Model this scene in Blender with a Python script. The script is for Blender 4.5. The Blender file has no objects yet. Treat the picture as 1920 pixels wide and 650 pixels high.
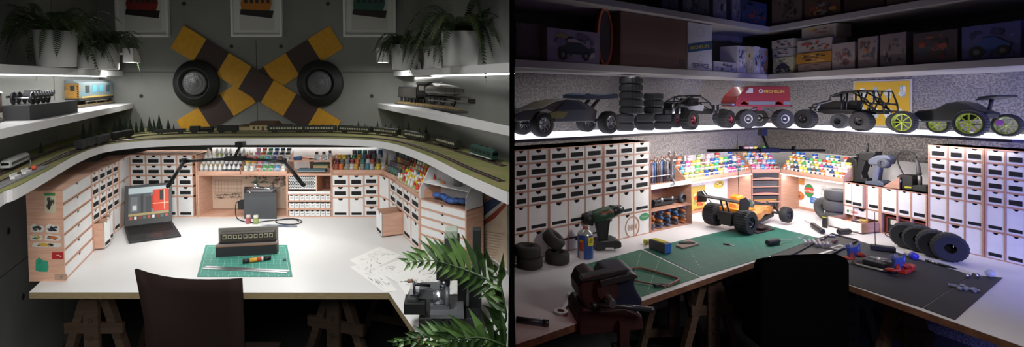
import bpy, bmesh, math, random
from mathutils import Matrix, Vector
random.seed(7)
PI = math.pi
SC = bpy.context.scene
COL = SC.collection
# ---------------------------------------------------------------- camera, world, exposure
F, CX, HV, CAMZ = 900.0, 850.0, 190.0, 1.68       # focal length and principal point for a 1920x650 frame
cam_d = bpy.data.cameras.new('camera'); cam = bpy.data.objects.new('camera', cam_d); COL.objects.link(cam)
cam.location = (0, 0, CAMZ); cam.rotation_euler = (PI/2, 0, 0)
cam_d.sensor_width = 36; cam_d.sensor_fit = 'HORIZONTAL'; cam_d.lens = F/1920*36
cam_d.shift_x = (960-CX)/1920; cam_d.shift_y = -(325-HV)/1920
cam_d.clip_start = 0.05; cam_d.clip_end = 50
SC.camera = cam
SC.view_settings.view_transform = 'Standard'; SC.view_settings.look = 'None'
SC.view_settings.gamma = 1; SC.view_settings.use_curve_mapping = False
SC.view_settings.exposure = 0.0
W = bpy.data.worlds.new('world'); SC.world = W; W.use_nodes = True
W.node_tree.nodes['Background'].inputs[0].default_value = (.75, .78, 1, 1)
W.node_tree.nodes['Background'].inputs[1].default_value = .03
# the left room stands on ground that falls 2.5 degrees towards the viewer; the right room is level
PHI = math.atan(40/900)
C0 = Vector((0, 0, CAMZ))
ROOMS = {'L': Matrix.Translation(C0) @ Matrix.Rotation(PHI, 4, 'X') @ Matrix.Translation(-C0), 'R': Matrix.Identity(4)}
ROOM = 'L'
def room(r):
    global ROOM; ROOM = r
def RM(): return ROOMS[ROOM]
def ray(u, v):
    d = Vector(((u-CX)/F, 1, -(v-HV)/F))
    return (Matrix.Rotation(-PHI, 3, 'X') @ d) if ROOM == 'L' else d
def gz(u, v, z):                      # point of the photo at height z
    d = ray(u, v); t = (z-CAMZ)/d.z; return C0 + d*t
def gy(u, v, y):                      # point of the photo at distance y
    d = ray(u, v); return C0 + d*(y/d.y)
class Plane:                          # a vertical plane through two plan points; s runs along it, y goes away from the viewer
    def __init__(s, A, B):
        s.A = Vector((A[0], A[1])); B = Vector((B[0], B[1])); s.w = (B-s.A).length
        s.e = (B-s.A)/s.w; s.n = Vector((-s.e.y, s.e.x)); s.rot = math.atan2(s.e.y, s.e.x)
    def hit(s, u, v):
        d = ray(u, v); A = s.A
        t = (A.x*s.n.x + A.y*s.n.y)/(d.x*s.n.x + d.y*s.n.y)
        P = C0 + d*t; return ((P.x-A.x)*s.e.x + (P.y-A.y)*s.e.y, P.z)
    def pt(s, x, y=0, z=0):
        p = s.A + s.e*x + s.n*y; return Vector((p.x, p.y, z))
# ---------------------------------------------------------------- lights
def area(name, loc, size, power, color=(1, 1, 1), look=(0, 0, -1), sy=None, spread=PI):
    l = bpy.data.lights.new(name, 'AREA'); o = bpy.data.objects.new(name, l); COL.objects.link(o)
    l.energy = power; l.color = color; l.size = size; l.spread = spread
    if sy: l.shape = 'RECTANGLE'; l.size_y = sy
    q = Vector(look).to_track_quat('-Z', 'Y')
    o.matrix_world = RM() @ Matrix.Translation(loc) @ q.to_matrix().to_4x4(); return o
def strip(name, A, B, power, color=(1, 1, 1), w=.02, look=(0, 0, -1)):   # a lamp as long as A-B
    A = Vector(A); B = Vector(B); l = bpy.data.lights.new(name, 'AREA'); o = bpy.data.objects.new(name, l); COL.objects.link(o)
    l.energy = power; l.color = color; l.shape = 'RECTANGLE'; l.size = (B-A).length; l.size_y = w
    x = (B-A).normalized(); z = -Vector(look).normalized(); y = z.cross(x).normalized(); z = x.cross(y)
    M = Matrix((x, y, z)).transposed().to_4x4(); M.translation = (A+B)/2
    o.matrix_world = RM() @ M; return o
# ---------------------------------------------------------------- materials
def lin(c):
    if isinstance(c, str):
        c = c.lstrip('#'); c = [int(c[i:i+2], 16)/255 for i in (0, 2, 4)]
    return tuple(x/12.92 if x <= .04045 else ((x+.055)/1.055)**2.4 for x in c)
MATS = {}
def mat(name, col='#888888', rough=.55, metal=0, emit=0, bump=0, bscale=60, var=0, vscale=8, alpha=1, trans=0, coat=0, col2=None, stretch=None, ior=None, blobs=0):
    if name in MATS: return MATS[name]
    m = bpy.data.materials.new(name); m.use_nodes = True; nt = m.node_tree; N = nt.nodes; L = nt.links
    p = N['Principled BSDF']; c = lin(col)
    p.inputs['Base Color'].default_value = (*c, 1); p.inputs['Roughness'].default_value = rough
    p.inputs['Metallic'].default_value = metal
    if ior: p.inputs['IOR'].default_value = ior
    if trans: p.inputs['Transmission Weight'].default_value = trans
    if alpha < 1: p.inputs['Alpha'].default_value = alpha
    if coat: p.inputs['Coat Weight'].default_value = coat
    if emit:
        p.inputs['Emission Color'].default_value = (*c, 1); p.inputs['Emission Strength'].default_value = emit
    tc = N.new('ShaderNodeTexCoord'); mp = N.new('ShaderNodeMapping'); L.new(tc.outputs['Object'], mp.inputs[0])
    if stretch: mp.inputs['Scale'].default_value = stretch
    if var or col2:
        n = N.new('ShaderNodeTexNoise'); n.inputs['Scale'].default_value = vscale; n.inputs['Detail'].default_value = 6
        L.new(mp.outputs[0], n.inputs[0]); r = N.new('ShaderNodeValToRGB'); L.new(n.outputs[0], r.inputs[0])
        if col2: c2 = lin(col2); a, b = c, c2
        else: a = tuple(x*(1-var) for x in c); b = tuple(min(1, x*(1+var)) for x in c)
        r.color_ramp.elements[0].color = (*a, 1); r.color_ramp.elements[1].color = (*b, 1)
        r.color_ramp.elements[0].position = .35; r.color_ramp.elements[1].position = .65
        L.new(r.outputs[0], p.inputs['Base Color'])
    if bump:
        n = N.new('ShaderNodeTexNoise'); n.inputs['Scale'].default_value = bscale; n.inputs['Detail'].default_value = 4
        L.new(mp.outputs[0], n.inputs[0]); b = N.new('ShaderNodeBump'); b.inputs['Strength'].default_value = bump
        b.inputs['Distance'].default_value = .01
        if blobs:
            r = N.new('ShaderNodeValToRGB'); L.new(n.outputs[0], r.inputs[0])
            r.color_ramp.elements[0].position = .5; r.color_ramp.elements[1].position = .5+blobs
            L.new(r.outputs[0], b.inputs['Height'])
        else: L.new(n.outputs[0], b.inputs['Height'])
        L.new(b.outputs[0], p.inputs['Normal'])
    MATS[name] = m; return m
def K(col, rough=.55, metal=0):       # plain paint of one colour
    return mat('paint_'+col.lstrip('#')+'_%d_%d' % (rough*100, metal*100), col, rough, metal)
m_white = mat('white_card', '#dcdcdc', .6, var=.03, vscale=20)
m_desk = mat('white_laminate', '#cfcfce', .42, var=.015, vscale=3)
m_wood = mat('birch_ply', '#cda48e', .55, col2='#bd917a', vscale=9, stretch=(1, 1, 12), bump=.05, bscale=80)
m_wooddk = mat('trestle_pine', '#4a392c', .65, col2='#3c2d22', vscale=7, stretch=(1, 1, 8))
m_ply = mat('ply_edge', '#8a7a5c', .6, col2='#6d6046', vscale=30, stretch=(1, 1, 30))
m_black = mat('black_plastic', '#17181a', .5)
m_blackm = mat('black_metal', '#1b1c1e', .38, .3)
m_rub = mat('tyre_rubber', '#1e1f21', .8, bump=.2, bscale=200)
m_slot = mat('black_label_notch_shade', '#161618', .95)  # label plates, also dark sheets standing in for shade behind drawer notches
m_conc = mat('concrete', '#868783', .8, col2='#73746f', vscale=1.3, bump=.12, bscale=14)
m_joint = mat('concrete_joint', '#3a3a38', .9)
m_shelf = mat('shelf_white', '#d4d4d4', .5)
m_steel = mat('steel', '#b9bcc0', .3, .95)
m_chrome = mat('chrome', '#d5d8dc', .12, 1)
m_dkm = mat('gunmetal', '#4a4c50', .35, .7)
m_led = mat('led_diffuser', '#ffffff', .5, emit=6)
# ---------------------------------------------------------------- mesh builder
TXT = {}
class MB:
    def __init__(s, T=None): s.v = []; s.f = []; s.m = []; s.sm = []; s.mats = []; s.T = T or Matrix.Identity(4)
    def mi(s, m):
        if m not in s.mats: s.mats.append(m)
        return s.mats.index(m)
    def add(s, vs, fs, m, smooth=False):
        b = len(s.v); T = s.T; s.v += [T @ Vector(p) for p in vs]; i = s.mi(m)
        for f in fs: s.f.append([b+k for k in f]); s.m.append(i); s.sm.append(smooth)
        return s
    def box(s, x0, x1, y0, y1, z0, z1, m):
        return s.add([(x, y, z) for x in (x0, x1) for y in (y0, y1) for z in (z0, z1)],
                     [(0, 1, 3, 2), (4, 6, 7, 5), (0, 4, 5, 1), (2, 3, 7, 6), (0, 2, 6, 4), (1, 5, 7, 3)], m)
    def bx(s, c, d, m, r=(0, 0, 0)):      # centred box with rotation
        from mathutils import Euler
        T = s.T; s.T = T @ Matrix.Translation(c) @ Euler(r).to_matrix().to_4x4()
        s.box(-d[0]/2, d[0]/2, -d[1]/2, d[1]/2, -d[2]/2, d[2]/2, m); s.T = T; return s
    def prism(s, poly, a, b, m, pl='xz', m2=None):
        n = len(poly)
        def P(p, c): return (p[0], c, p[1]) if pl == 'xz' else ((p[0], p[1], c) if pl == 'xy' else (c, p[0], p[1]))
        s.add([P(p, a) for p in poly]+[P(p, b) for p in poly], [(i, (i+1) % n, n+(i+1) % n, n+i) for i in range(n)], m2 or m)
        k = len(s.v)-2*n; i = s.mi(m)
        s.f += [list(range(k, k+n)), list(range(k+n, k+2*n))[::-1]]; s.m += [i, i]; s.sm += [False, False]; return s
    def rings(s, R, m, closed=False, caps=True, smooth=True):   # list of rings of points
        n = len(R[0]); vs = [p for r in R for p in r]; fs = []
        for a in range(len(R)-1):
            for i in range(n): fs.append((a*n+i, a*n+(i+1) % n, (a+1)*n+(i+1) % n, (a+1)*n+i))
        s.add(vs, fs, m, smooth)
        if caps:
            b = len(s.v)-len(vs); i = s.mi(m)
            s.f += [list(range(b, b+n))[::-1], list(range(b+len(vs)-n, b+len(vs)))]; s.m += [i, i]; s.sm += [False, False]
        return s
    def cyl(s, p0, p1, r, m, r1=None, n=16, caps=True, smooth=True):
        return s.tube([p0, p1], [r, r if r1 is None else r1], m, n, caps, smooth)
    def tube(s, pts, r, m, n=8, caps=True, smooth=True):
        P = [Vector(p) for p in pts]; q = len(P)
        rr = r if isinstance(r, (list, tuple)) else [r]*q; R = []; up = None
        for i in range(q):
            d = (P[min(i+1, q-1)]-P[max(i-1, 0)]).normalized()
            if up is None: up = Vector((0, 0, 1)) if abs(d.z) < .9 else Vector((1, 0, 0))
            x = d.cross(up).normalized(); y = x.cross(d).normalized(); up = y
            R.append([P[i]+x*math.cos(2*PI*k/n)*rr[i]+y*math.sin(2*PI*k/n)*rr[i] for k in range(n)])
        return s.rings(R, m, caps=caps, smooth=smooth)
    def lathe(s, prof, m, c=(0, 0, 0), ax='z', n=24, caps=False, smooth=True):
        R = []
        for r, h in prof:
            ring = []
            for k in range(n):
                a = 2*PI*k/n; x, y = r*math.cos(a), r*math.sin(a)
                p = (x, y, h) if ax == 'z' else ((x, h, y) if ax == 'y' else (h, x, y))
                ring.append((p[0]+c[0], p[1]+c[1], p[2]+c[2]))
            R.append(ring)
        return s.rings(R, m, caps=caps, smooth=smooth)
    def ball(s, c, r, m, n=14):
        if not isinstance(r, (tuple, list)): r = (r, r, r)
        R = []
        for i in range(1, n//2):
            t = PI*i/(n//2)
            R.append([(c[0]+r[0]*math.sin(t)*math.cos(2*PI*k/n), c[1]+r[1]*math.sin(t)*math.sin(2*PI*k/n), c[2]-r[2]*math.cos(t)) for k in range(n)])
        return s.rings(R, m)
    def text(s, t, size, o, m, ex=(1, 0, 0), ez=(0, 0, 1), bold=0, dep=.0006, sx=1, center=False):
        if (t, bold) not in TXT:
            c = bpy.data.curves.new('t', 'FONT'); c.body = t; c.size = 1; c.resolution_u = 2; c.offset = bold
            ob = bpy.data.objects.new('t', c); COL.objects.link(ob); dg = bpy.context.evaluated_depsgraph_get()
            me = bpy.data.meshes.new_from_object(ob.evaluated_get(dg))
            TXT[(t, bold)] = ([tuple(v.co) for v in me.vertices], [tuple(p.vertices) for p in me.polygons])
            bpy.data.objects.remove(ob); bpy.data.curves.remove(c); bpy.data.meshes.remove(me)
        V, Fc = TXT[(t, bold)]
        if not V: return s
        w = max(p[0] for p in V)
        o = Vector(o); ex = Vector(ex).normalized(); ez = Vector(ez).normalized(); ny = ez.cross(ex)
        if center: o = o-ex*w*size*sx/2
        return s.add([o+ex*p[0]*size*sx+ez*p[1]*size+ny*dep*(-1) for p in V], Fc, m)
    def build(s, name, parent=None, loc=None, rot=0, bevel=0, recalc=True):
        me = bpy.data.meshes.new(name); me.from_pydata([tuple(p) for p in s.v], [], s.f)
        for mm in s.mats: me.materials.append(mm)
        me.polygons.foreach_set('material_index', s.m); me.polygons.foreach_set('use_smooth', s.sm)
        if recalc:
            b = bmesh.new(); b.from_mesh(me); bmesh.ops.recalc_face_normals(b, faces=b.faces); b.to_mesh(me); b.free()
        o = bpy.data.objects.new(name, me); COL.objects.link(o)
        if parent: o.parent = parent
        else: o.matrix_world = RM() @ Matrix.Translation(loc or (0, 0, 0)) @ Matrix.Rotation(rot, 4, 'Z')
        if bevel:
            d = o.modifiers.new('bevel', 'BEVEL'); d.width = bevel; d.segments = 2; d.limit_method = 'ANGLE'; d.angle_limit = .7
        return o
def tag(o, label, cat, group=None, kind=None):
    o['label'] = label; o['category'] = cat
    if group: o['group'] = group
    if kind: o['kind'] = kind
    return o
def struct(o): o['kind'] = 'structure'; return o
def thing(name, label, cat, loc=(0, 0, 0), rot=0, group=None, mtx=None):
    o = bpy.data.objects.new(name, None); COL.objects.link(o); o.empty_display_size = .05
    o.matrix_world = RM() @ Matrix.Translation(loc) @ (mtx if mtx is not None else Matrix.Rotation(rot, 4, 'Z'))
    return tag(o, label, cat, group)
def clone(o, loc, rot=0, label=None, mtx=None, group=None):
    c = o.copy(); COL.objects.link(c)
    c.matrix_world = RM() @ Matrix.Translation(loc) @ (mtx if mtx is not None else Matrix.Rotation(rot, 4, 'Z'))
    if label: c['label'] = label
    if group: c['group'] = group
    def kids(a, b):
        for ch in a.children:
            d = ch.copy(); COL.objects.link(d); d.parent = b; kids(ch, d)
    kids(o, c); return c
ORD = ['first', 'second', 'third', 'fourth', 'fifth', 'sixth', 'seventh', 'eighth', 'ninth', 'tenth', 'eleventh', 'twelfth', 'thirteenth',
       'fourteenth', 'fifteenth', 'sixteenth', 'seventeenth', 'eighteenth', 'nineteenth', 'twentieth', 'twenty-first', 'twenty-second', 'twenty-third', 'twenty-fourth', 'twenty-fifth', 'twenty-sixth', 'twenty-seventh', 'twenty-eighth']
def smooth_path(P, k=8):
    P = [Vector(p) for p in P]; out = []
    for i in range(len(P)-1):
        a = P[max(i-1, 0)]; b = P[i]; c = P[i+1]; d = P[min(i+2, len(P)-1)]
        for j in range(k):
            t = j/k; out.append(.5*((2*b)+(c-a)*t+(2*a-5*b+4*c-d)*t*t+(-a+3*b-3*c+d)*t**3))
    return out+[P[-1]]
def along(P, n):                     # resample at equal steps: (point, direction)
    L = [0]
    for a, b in zip(P, P[1:]): L.append(L[-1]+(b-a).length)
    out = []; j = 0
    for i in range(n):
        t = L[-1]*(i+.5)/n
        while L[j+1] < t: j += 1
        q = (t-L[j])/(L[j+1]-L[j]); out.append((P[j].lerp(P[j+1], q), (P[j+1]-P[j]).normalized()))
    return out
def blotch(mb, x0, x1, z0, z1, y, cols, n, seed, ax='xz', lo=.05, hi=.3):   # loose flat colour patches of a printed picture
    r = random.Random(seed); w, h = x1-x0, z1-z0
    for i in range(n):
        a = r.uniform(lo, hi)*w*.5; b = r.uniform(lo, hi)*h*.5; cx = r.uniform(x0+a, x1-a); cz = r.uniform(z0+b, z1-b); k = r.choice([4, 5, 6, 7]); ph = r.uniform(0, 6)
        pts = [(cx+a*math.cos(ph+2*PI*j/k)*r.uniform(.7, 1), cz+b*math.sin(ph+2*PI*j/k)*r.uniform(.7, 1)) for j in range(k)]
        yy = y-.00012*(i+1)
        mb.add([(p[0], yy, p[1]) if ax == 'xz' else ((p[0], p[1], -yy) if ax == 'xy' else (yy, p[0], p[1])) for p in pts], [tuple(range(k))], K(r.choice(cols)))
# ---------------------------------------------------------------- drawers and cabinets
def notch_front(w, h, nr, y0, y1, mb, m, x0=0, z0=0):
    P = [(x0, z0), (x0+w, z0), (x0+w, z0+h), (x0+w/2+nr, z0+h)]
    P += [(x0+w/2+nr*math.cos(a), z0+h-nr*math.sin(a)*.85) for a in [PI*k/8 for k in range(1, 8)]]
    P += [(x0+w/2-nr, z0+h), (x0, z0+h)]
    mb.prism(P, y0, y1, m)
def cabinet(name, label, cat, pl, s0, z0, depth, cells, width, height, t=.006, ey=None, front_off=0, group=None, extra=None, top=True, nr=.2, wood=None):
    """cells: (x0,x1,z0,z1,type[,pull]) in metres from the lower left of the front"""
    wood = wood or m_wood
    e = pl.e; loc = pl.pt(s0, front_off, z0)
    if ey is None: B = None; rot = pl.rot
    else:
        rot = 0; B = Matrix(((e.x, ey[0], 0), (e.y, ey[1], 0), (0, 0, 1))).to_4x4()
    th = thing(name, label, cat, loc, rot, group)
    b = MB(B)
    b.box(0, width, depth-.004, depth, 0, height, wood)
    b.box(-.002, width+.002, 0, depth, height-t, height, wood).box(0, width, 0, depth, 0, t, wood)
    b.box(-.002, t, -.001, depth, 0, height, wood).box(width-t, width+.002, -.001, depth, 0, height, wood)
    for c in cells:
        x0, x1, a0, a1 = c[:4]
        b.box(x0, x1, .0008, depth, a0, a0+t*.8, wood).box(x0, x1, .0008, depth, a1-t*.8, a1, wood)
        b.box(x0, x0+t*.8, .0004, depth, a0, a1, wood).box(x1-t*.8, x1, .0004, depth, a0, a1, wood)
    b.build('carcass', th)
    for c in cells:
        x0, x1, a0, a1, ty = c[:5]; pull = c[5] if len(c) > 5 else 0
        if ty == 'o': continue
        g = t*.8+.0008; w = x1-x0-2*g; h = a1-a0-2*g; n_r = min(w*.17, h*.3, .024) if ty != 'w' else min(h*.28, .02)
        d = MB(B); y0 = .002-pull
        if pull > 0:
            d.box(x0+g, x0+g+.004, y0, y0+depth*.95, a0+g, a1-g, wood).box(x1-g-.004, x1-g, y0, y0+depth*.95, a0+g, a1-g, wood)
            d.box(x0+g, x1-g, y0, y0+depth*.95, a0+g, a0+g+.004, wood)
        notch_front(w, h, n_r, y0, y0+.005, d, m_white, x0+g, a0+g)
        d.box(x0+g, x1-g, y0+.010, y0+.014, a0+g, a1-g, m_slot) if pull == 0 else None  # dark sheet right behind the front paints the shade in the notch
        dr = d.build('drawer', th)
        if ty in 'st':
            q = MB(B); lh = min(.4*h, .030) if ty == 's' else .13*h; lw = w*(.74 if ty == 's' else .76); lz = a0+g+h*(.16 if ty == 's' else .08)
            q.box((x0+x1)/2-lw/2, (x0+x1)/2+lw/2, y0-.0015, y0+.001, lz, lz+lh, m_slot); q.build('label_plate', dr)
    return th
# ================================================================ LEFT ROOM
room('L')
TZ = .75
DEP = Vector((480-CX, F)).normalized()               # plan direction of the side walls and table sides
def XY(p): return (p.x, p.y)
def onW(P, y): return (P[0]+(y-P[1])*(480-CX)/F, y)
YB = 3.86
WL0 = XY(gz(0, 300, 1.29)); WR0 = XY(gz(955, 305, 1.29))
wl_n, wl_f = onW(WL0, .9), onW(WL0, YB); wr_f = onW(WR0, YB)
PD = Vector((960-CX, F)).normalized()                # partition direction
def part_x(y): return (960-CX)/F*y
def slab(P, Q, th, z0, z1, m, name, side=1):         # wall between plan points, thickness on the left side of P->Q
    P = Vector(P); Q = Vector(Q); d = (Q-P).normalized(); n = Vector((-d.y, d.x))*th*side
    b = MB(); b.prism([(0, 0), XYt(Q-P), XYt(Q-P+n), XYt(n)], z0, z1, m, 'xy'); return struct(b.build(name, loc=(P.x, P.y, 0)))
def XYt(v): return (v[0], v[1])
# ---- lights of the left room, some of them added fill
c_w = (1, .985, .96)
strip('under_layout_fill', gz(250, 275, 1.22)+Vector((0, .12, 0)), gz(700, 275, 1.22)+Vector((0, .12, 0)), 1.3, c_w, .03)  # unseen strip, added to brighten the cabinets below the layout
area('front_fill_left', (-.35, .3, 1.95), .5, 5, c_w, (-.55, 1, -.8), spread=1.75)  # unseen fill, added to lift the room from the viewer's side
area('side_fill_left', (-.7, .55, 1.2), .3, 2.2, c_w, (-1, .75, -.32), spread=1.25)  # unseen fill, added to brighten the dark left wall
area('ceiling_lamp_left', (-.75, 1.05, 2.75), .5, 17, c_w, (-.03, .75, -2), spread=1.75)
strip('shelf_led', (-1.95, 2.0, 1.70), (-2.62, 3.7, 1.70), 3.4, c_w, .02)
strip('shelf_led', (.27, 2.3, 1.70), (-.29, 3.6, 1.70), 3.4, c_w, .02)
# ---- shell
b = MB(); b.box(-4.2, 0.9, 0, .12, 0, 3.0, m_conc)
def wall_marks(b, holes, joints):
    for x, z in holes: b.cyl((x, .0005, z), (x, -.002, z), .016, m_joint, n=16).cyl((x, -.002, z), (x, -.0028, z), .009, K('#1c1c1c'), n=12)
    for x0, z0, x1, z1 in joints: b.box(x0, x1, -.0012, .0, z0, z1, m_joint)
H_ = []
for u, v in ((265, 180), (697, 180), (345, 7), (615, 7), (434, 87), (527, 87)): p = gy(u, v, YB); H_.append((p.x, p.z))
pj = gy(480, 75, YB); ph = gy(100, 135, YB)
wall_marks(b, H_, [(pj.x-.002, .3, pj.x+.002, pj.z), (-4.2, ph.z-.002, .9, ph.z+.002)])
struct(b.build('wall_back', loc=(0, YB, 0)))
w = Plane(wl_n, wl_f); b = MB(); b.box(0, w.w+.1, 0, .12, 0, 3.0, m_conc)
hs = [w.hit(15, 433), w.hit(42, 556)]; j = w.hit(105, 260)[0]; zj = w.hit(20, 505)[1]
# the left wall is looked at from its right-hand side: its plane runs away from the viewer, front on the -y side is the far one
T_ = b.T; wall_marks(b, [], [])
b2 = MB()
for s_, z_ in hs: b.cyl((s_, -.001, z_), (s_, -.003, z_), .018, m_joint, n=16).cyl((s_, -.003, z_), (s_, -.004, z_), .010, K('#1c1c1c'), n=12)
b.box(j-.002, j+.002, -.0012, 0, 0, 3, m_joint).box(0, w.w, -.0012, 0, zj-.002, zj+.002, m_joint)
struct(b.build('wall_left', loc=(w.A.x, w.A.y, 0), rot=w.rot))
wy_ = WR0[1]; b = MB(); P_ = [wr_f, WR0, (part_x(wy_)-.006, wy_), (part_x(YB)-.006, YB)]; b.prism([(p[0]-WR0[0], p[1]-WR0[1]) for p in P_], 0, 3.0, m_conc, 'xy'); struct(b.build('wall_right', loc=(WR0[0], WR0[1], 0)))
b = MB(); b.box(-5, 1, 0, 5, -.1, 0, mat('floor_dark', '#3a3a3a', .7, var=.1)); struct(b.build('floor', loc=(0, 0, 0)))
b = MB(); b.prism([(-5, 0), (0, 0), (part_x(4.2), 4.2), (-5, 4.2)], 3.0, 3.1, m_conc, 'xy'); struct(b.build('ceiling'))
# ---- shelves on the side walls (front edge traced, back edge at the wall)
def side_shelf(uvN, uvF, zt, zb, wallf, label, u0):
    pN = gz(*uvN, zb); pF = gz(*uvF, zb)
    d = (pF-pN); far = Vector((pN.x+d.x*(YB-pN.y)/d.y, YB)); 
    near = Vector((pN.x-d.x*.35/d.y, pN.y-.35)) if u0 else Vector((pN.x, pN.y))
    P = [tuple(near), tuple(far), (wallf(YB), YB), (wallf(near.y), near.y)]
    o = P[0]; b = MB(); b.prism([(p[0]-o[0], p[1]-o[1]) for p in P], 0, zt-zb, m_shelf, 'xy')
    return tag(b.build('wall_shelf', loc=(o[0], o[1], zb), bevel=.0015), label, 'shelf')
wlf = lambda y: onW(WL0, y)[0]
wrf = lambda y: min(onW(WR0, y)[0], part_x(y)-.006)
side_shelf((0, 261), (249, 203), 1.493, 1.453, wlf, 'lower white shelf on the left concrete wall carrying the shunter and bogie models', 1)
side_shelf((0, 137), (232, 143), 1.75, 1.71, wlf, 'upper white shelf on the left concrete wall carrying three fern pots', 1)
side_shelf((955, 255), (709, 203), 1.493, 1.453, wrf, 'lower white shelf on the right of the railway room carrying the steam locomotive', 0)
side_shelf((955, 136), (738, 143), 1.75, 1.71, wrf, 'upper white shelf on the right of the railway room carrying three ferns', 0)
for A, B_, who in (((0, 139), (228, 144), 'left'), ((955, 138), (742, 144), 'right')):
    p = gz(*A, 1.708); q = gz(*B_, 1.708)
    b = MB(); d = (q-p); b.tube([(0, 0, 0), tuple(d)], .0045, m_led, 6)
    tag(b.build('led_strip', loc=p+Vector((-.02 if who == 'left' else .02, 0, 0))), 'glowing white light strip under the upper %s shelf of the railway room' % who, 'light strip')
# ---- desk
tp = [XY(gz(55, 547, TZ)), XY(gz(729, 548, TZ)), XY(gz(783, 627, TZ)), (.06, 1.3), (part_x(1.3)-.01, 1.3), (part_x(2.25)-.01, 2.25), (wr_f[0]-.005, YB-.005), (onW(XY(gz(55, 547, TZ)), YB)[0], YB-.005)]
o = tp[0]; th = thing('corner_desk', 'large white U-shaped desk top with plywood edge in the railway room', 'desk', (o[0], o[1], TZ))
b = MB(); b.prism([(p[0]-o[0], p[1]-o[1]) for p in tp], -.030, -.002, m_ply, 'xy'); b.build('plywood_core', th)
b = MB(); b.prism([(p[0]-o[0], p[1]-o[1]) for p in tp], -.002, 0, m_desk, 'xy'); b.build('laminate_top', th)
# ---- model railway layout board
edge_px = [(-60, 420), (0, 363), (31, 350), (85, 322), (140, 292), (174, 278), (200, 271), (240, 266), (300, 262), (380, 259.5), (480, 259), (600, 259), (688, 262), (738, 269), (789, 286), (823, 301), (857, 318), (907, 340), (951, 359)]
LZ = 1.29
E = smooth_path([gz(u, v, LZ) for u, v in edge_px], 5)
E = [p for p in E if p.x < part_x(p.y)-.01]
back = [(part_x(E[-1].y)-.008, E[-1].y), (part_x(2.25)-.008, 2.25), (wr_f[0]-.003, YB-.028), (wl_f[0]+.003, YB-.028), (wlf(E[0].y)+.003, E[0].y)]
m_grass = mat('static_grass', '#6f7a3c', .95, col2='#8a8058', vscale=9, bump=.6, bscale=160)
lay = thing('layout_board', 'white curved shelf board carrying the model railway landscape around the room', 'model railway board', (0, YB-.5, LZ))
ofs = Vector((0, YB-.5, LZ)); poly = [(p.x, p.y-ofs.y) for p in E]+[(x, y-ofs.y) for x, y in back]
b = MB(); b.prism(poly, -.045, -.001, m_shelf, 'xy'); b.build('white_board', lay)
gp = [(p.x, p.y-ofs.y) for p in [q for q in E]]
b = MB(); b.prism(poly, -.001, .0035, m_grass, 'xy'); b.build('grass_ground', lay)
def offset(P, d):
    out = []
    for i, p in enumerate(P):
        t = (P[min(i+1, len(P)-1)]-P[max(i-1, 0)]).normalized(); out.append(p+Vector((-t.y, t.x, 0))*d)
    return out
def track(path, label, gauge=.0165, wd=.034):
    o_ = path[0].copy(); P = [p-o_ for p in path]
    th = thing('railway_track', label, 'model track', (o_.x, o_.y, LZ+.0035), 0, None)
    b = MB(); L_, R_ = offset(P, wd/2), offset(P, -wd/2)
    m_bal = mat('ballast', '#5d5046', .95, col2='#453c36', vscale=60)
    for i in range(len(P)-1): b.add([(L_[i].x, L_[i].y, .002), (L_[i+1].x, L_[i+1].y, .002), (R_[i+1].x, R_[i+1].y, .002), (R_[i].x, R_[i].y, .002), (L_[i].x*1, L_[i].y, 0), (L_[i+1].x, L_[i+1].y, 0), (R_[i+1].x, R_[i+1].y, 0), (R_[i].x, R_[i].y, 0)], [(0, 1, 2, 3), (0, 4, 5, 1), (3, 2, 6, 7)], m_bal)
    b.build('ballast_bed', th, recalc=False)
    b = MB(); ln = sum((a-c).length for a, c in zip(P, P[1:])); n = int(ln/.011)
    for p, d in along(P, n):
        b.bx((p.x, p.y, .003), (.0035, gauge*1.75, .002), K('#3b2f28', .9), (0, 0, math.atan2(d.y, d.x)))
    b.build('sleepers', th)
    for s in (1, -1):
        b = MB(); b.tube([(q.x, q.y, .0055) for q in offset(P, s*gauge/2)], .0013, mat('rail', '#8a7f78', .4, .6), 4); b.build('rail', th)
clip = lambda P: [p for p in P if p.x < part_x(p.y)-.03 and p.x > wlf(p.y)+.03]
C_px = [(145, 285), (178, 276), (210, 266.5), (257, 257.5), (300, 253.5), (360, 251.5), (480, 250.5), (620, 250), (688, 253), (735, 257), (813, 271), (877, 291), (945, 313)]
PC = smooth_path([gz(-90, 400, LZ), gz(0, 345, LZ), gz(75, 312, LZ)]+[gz(u, v, LZ) for u, v in C_px], 5)
PD_ = smooth_path([gz(u, v, LZ) for u, v in [(-80, 372), (-20, 337), (30, 315), (68, 296), (115, 279), (150, 271), (200, 259), (260, 252), (360, 247.5), (620, 246.5), (700, 249), (760, 255), (850, 272), (945, 298)]], 5)
PA = offset(E, .055)
track(clip(PA), 'model railway track nearest the white front edge of the layout')
track(clip(PC), 'model railway track carrying the long coach train')
track(clip(PD_), 'model railway track nearest the wall with the white railcar')
m_tree = mat('conifer_flock', '#202a20', .95, col2='#2b352a', vscale=40)
def conifer(h, seed):
    r = random.Random(seed); b = MB(); R = h*.24; n = 9
    for k in range(7):
        z0 = h*(.1+.125*k); rr = R*(1-k/7.6)*r.uniform(.85, 1.1)
        ring = [(rr*math.cos(2*PI*i/18)*(1 if i % 2 else .55), rr*math.sin(2*PI*i/18)*(1 if i % 2 else .55), z0-(h*.03 if i % 2 else 0)) for i in range(18)]
        b.add(ring+[(0, 0, z0+h*.24)], [(i, (i+1) % 18, 18) for i in range(18)], m_tree)
    b2 = MB(); b2.cyl((0, 0, 0), (0, 0, h*.3), h*.02, K('#3a2d25', .9), n=6); return b, b2
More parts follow.
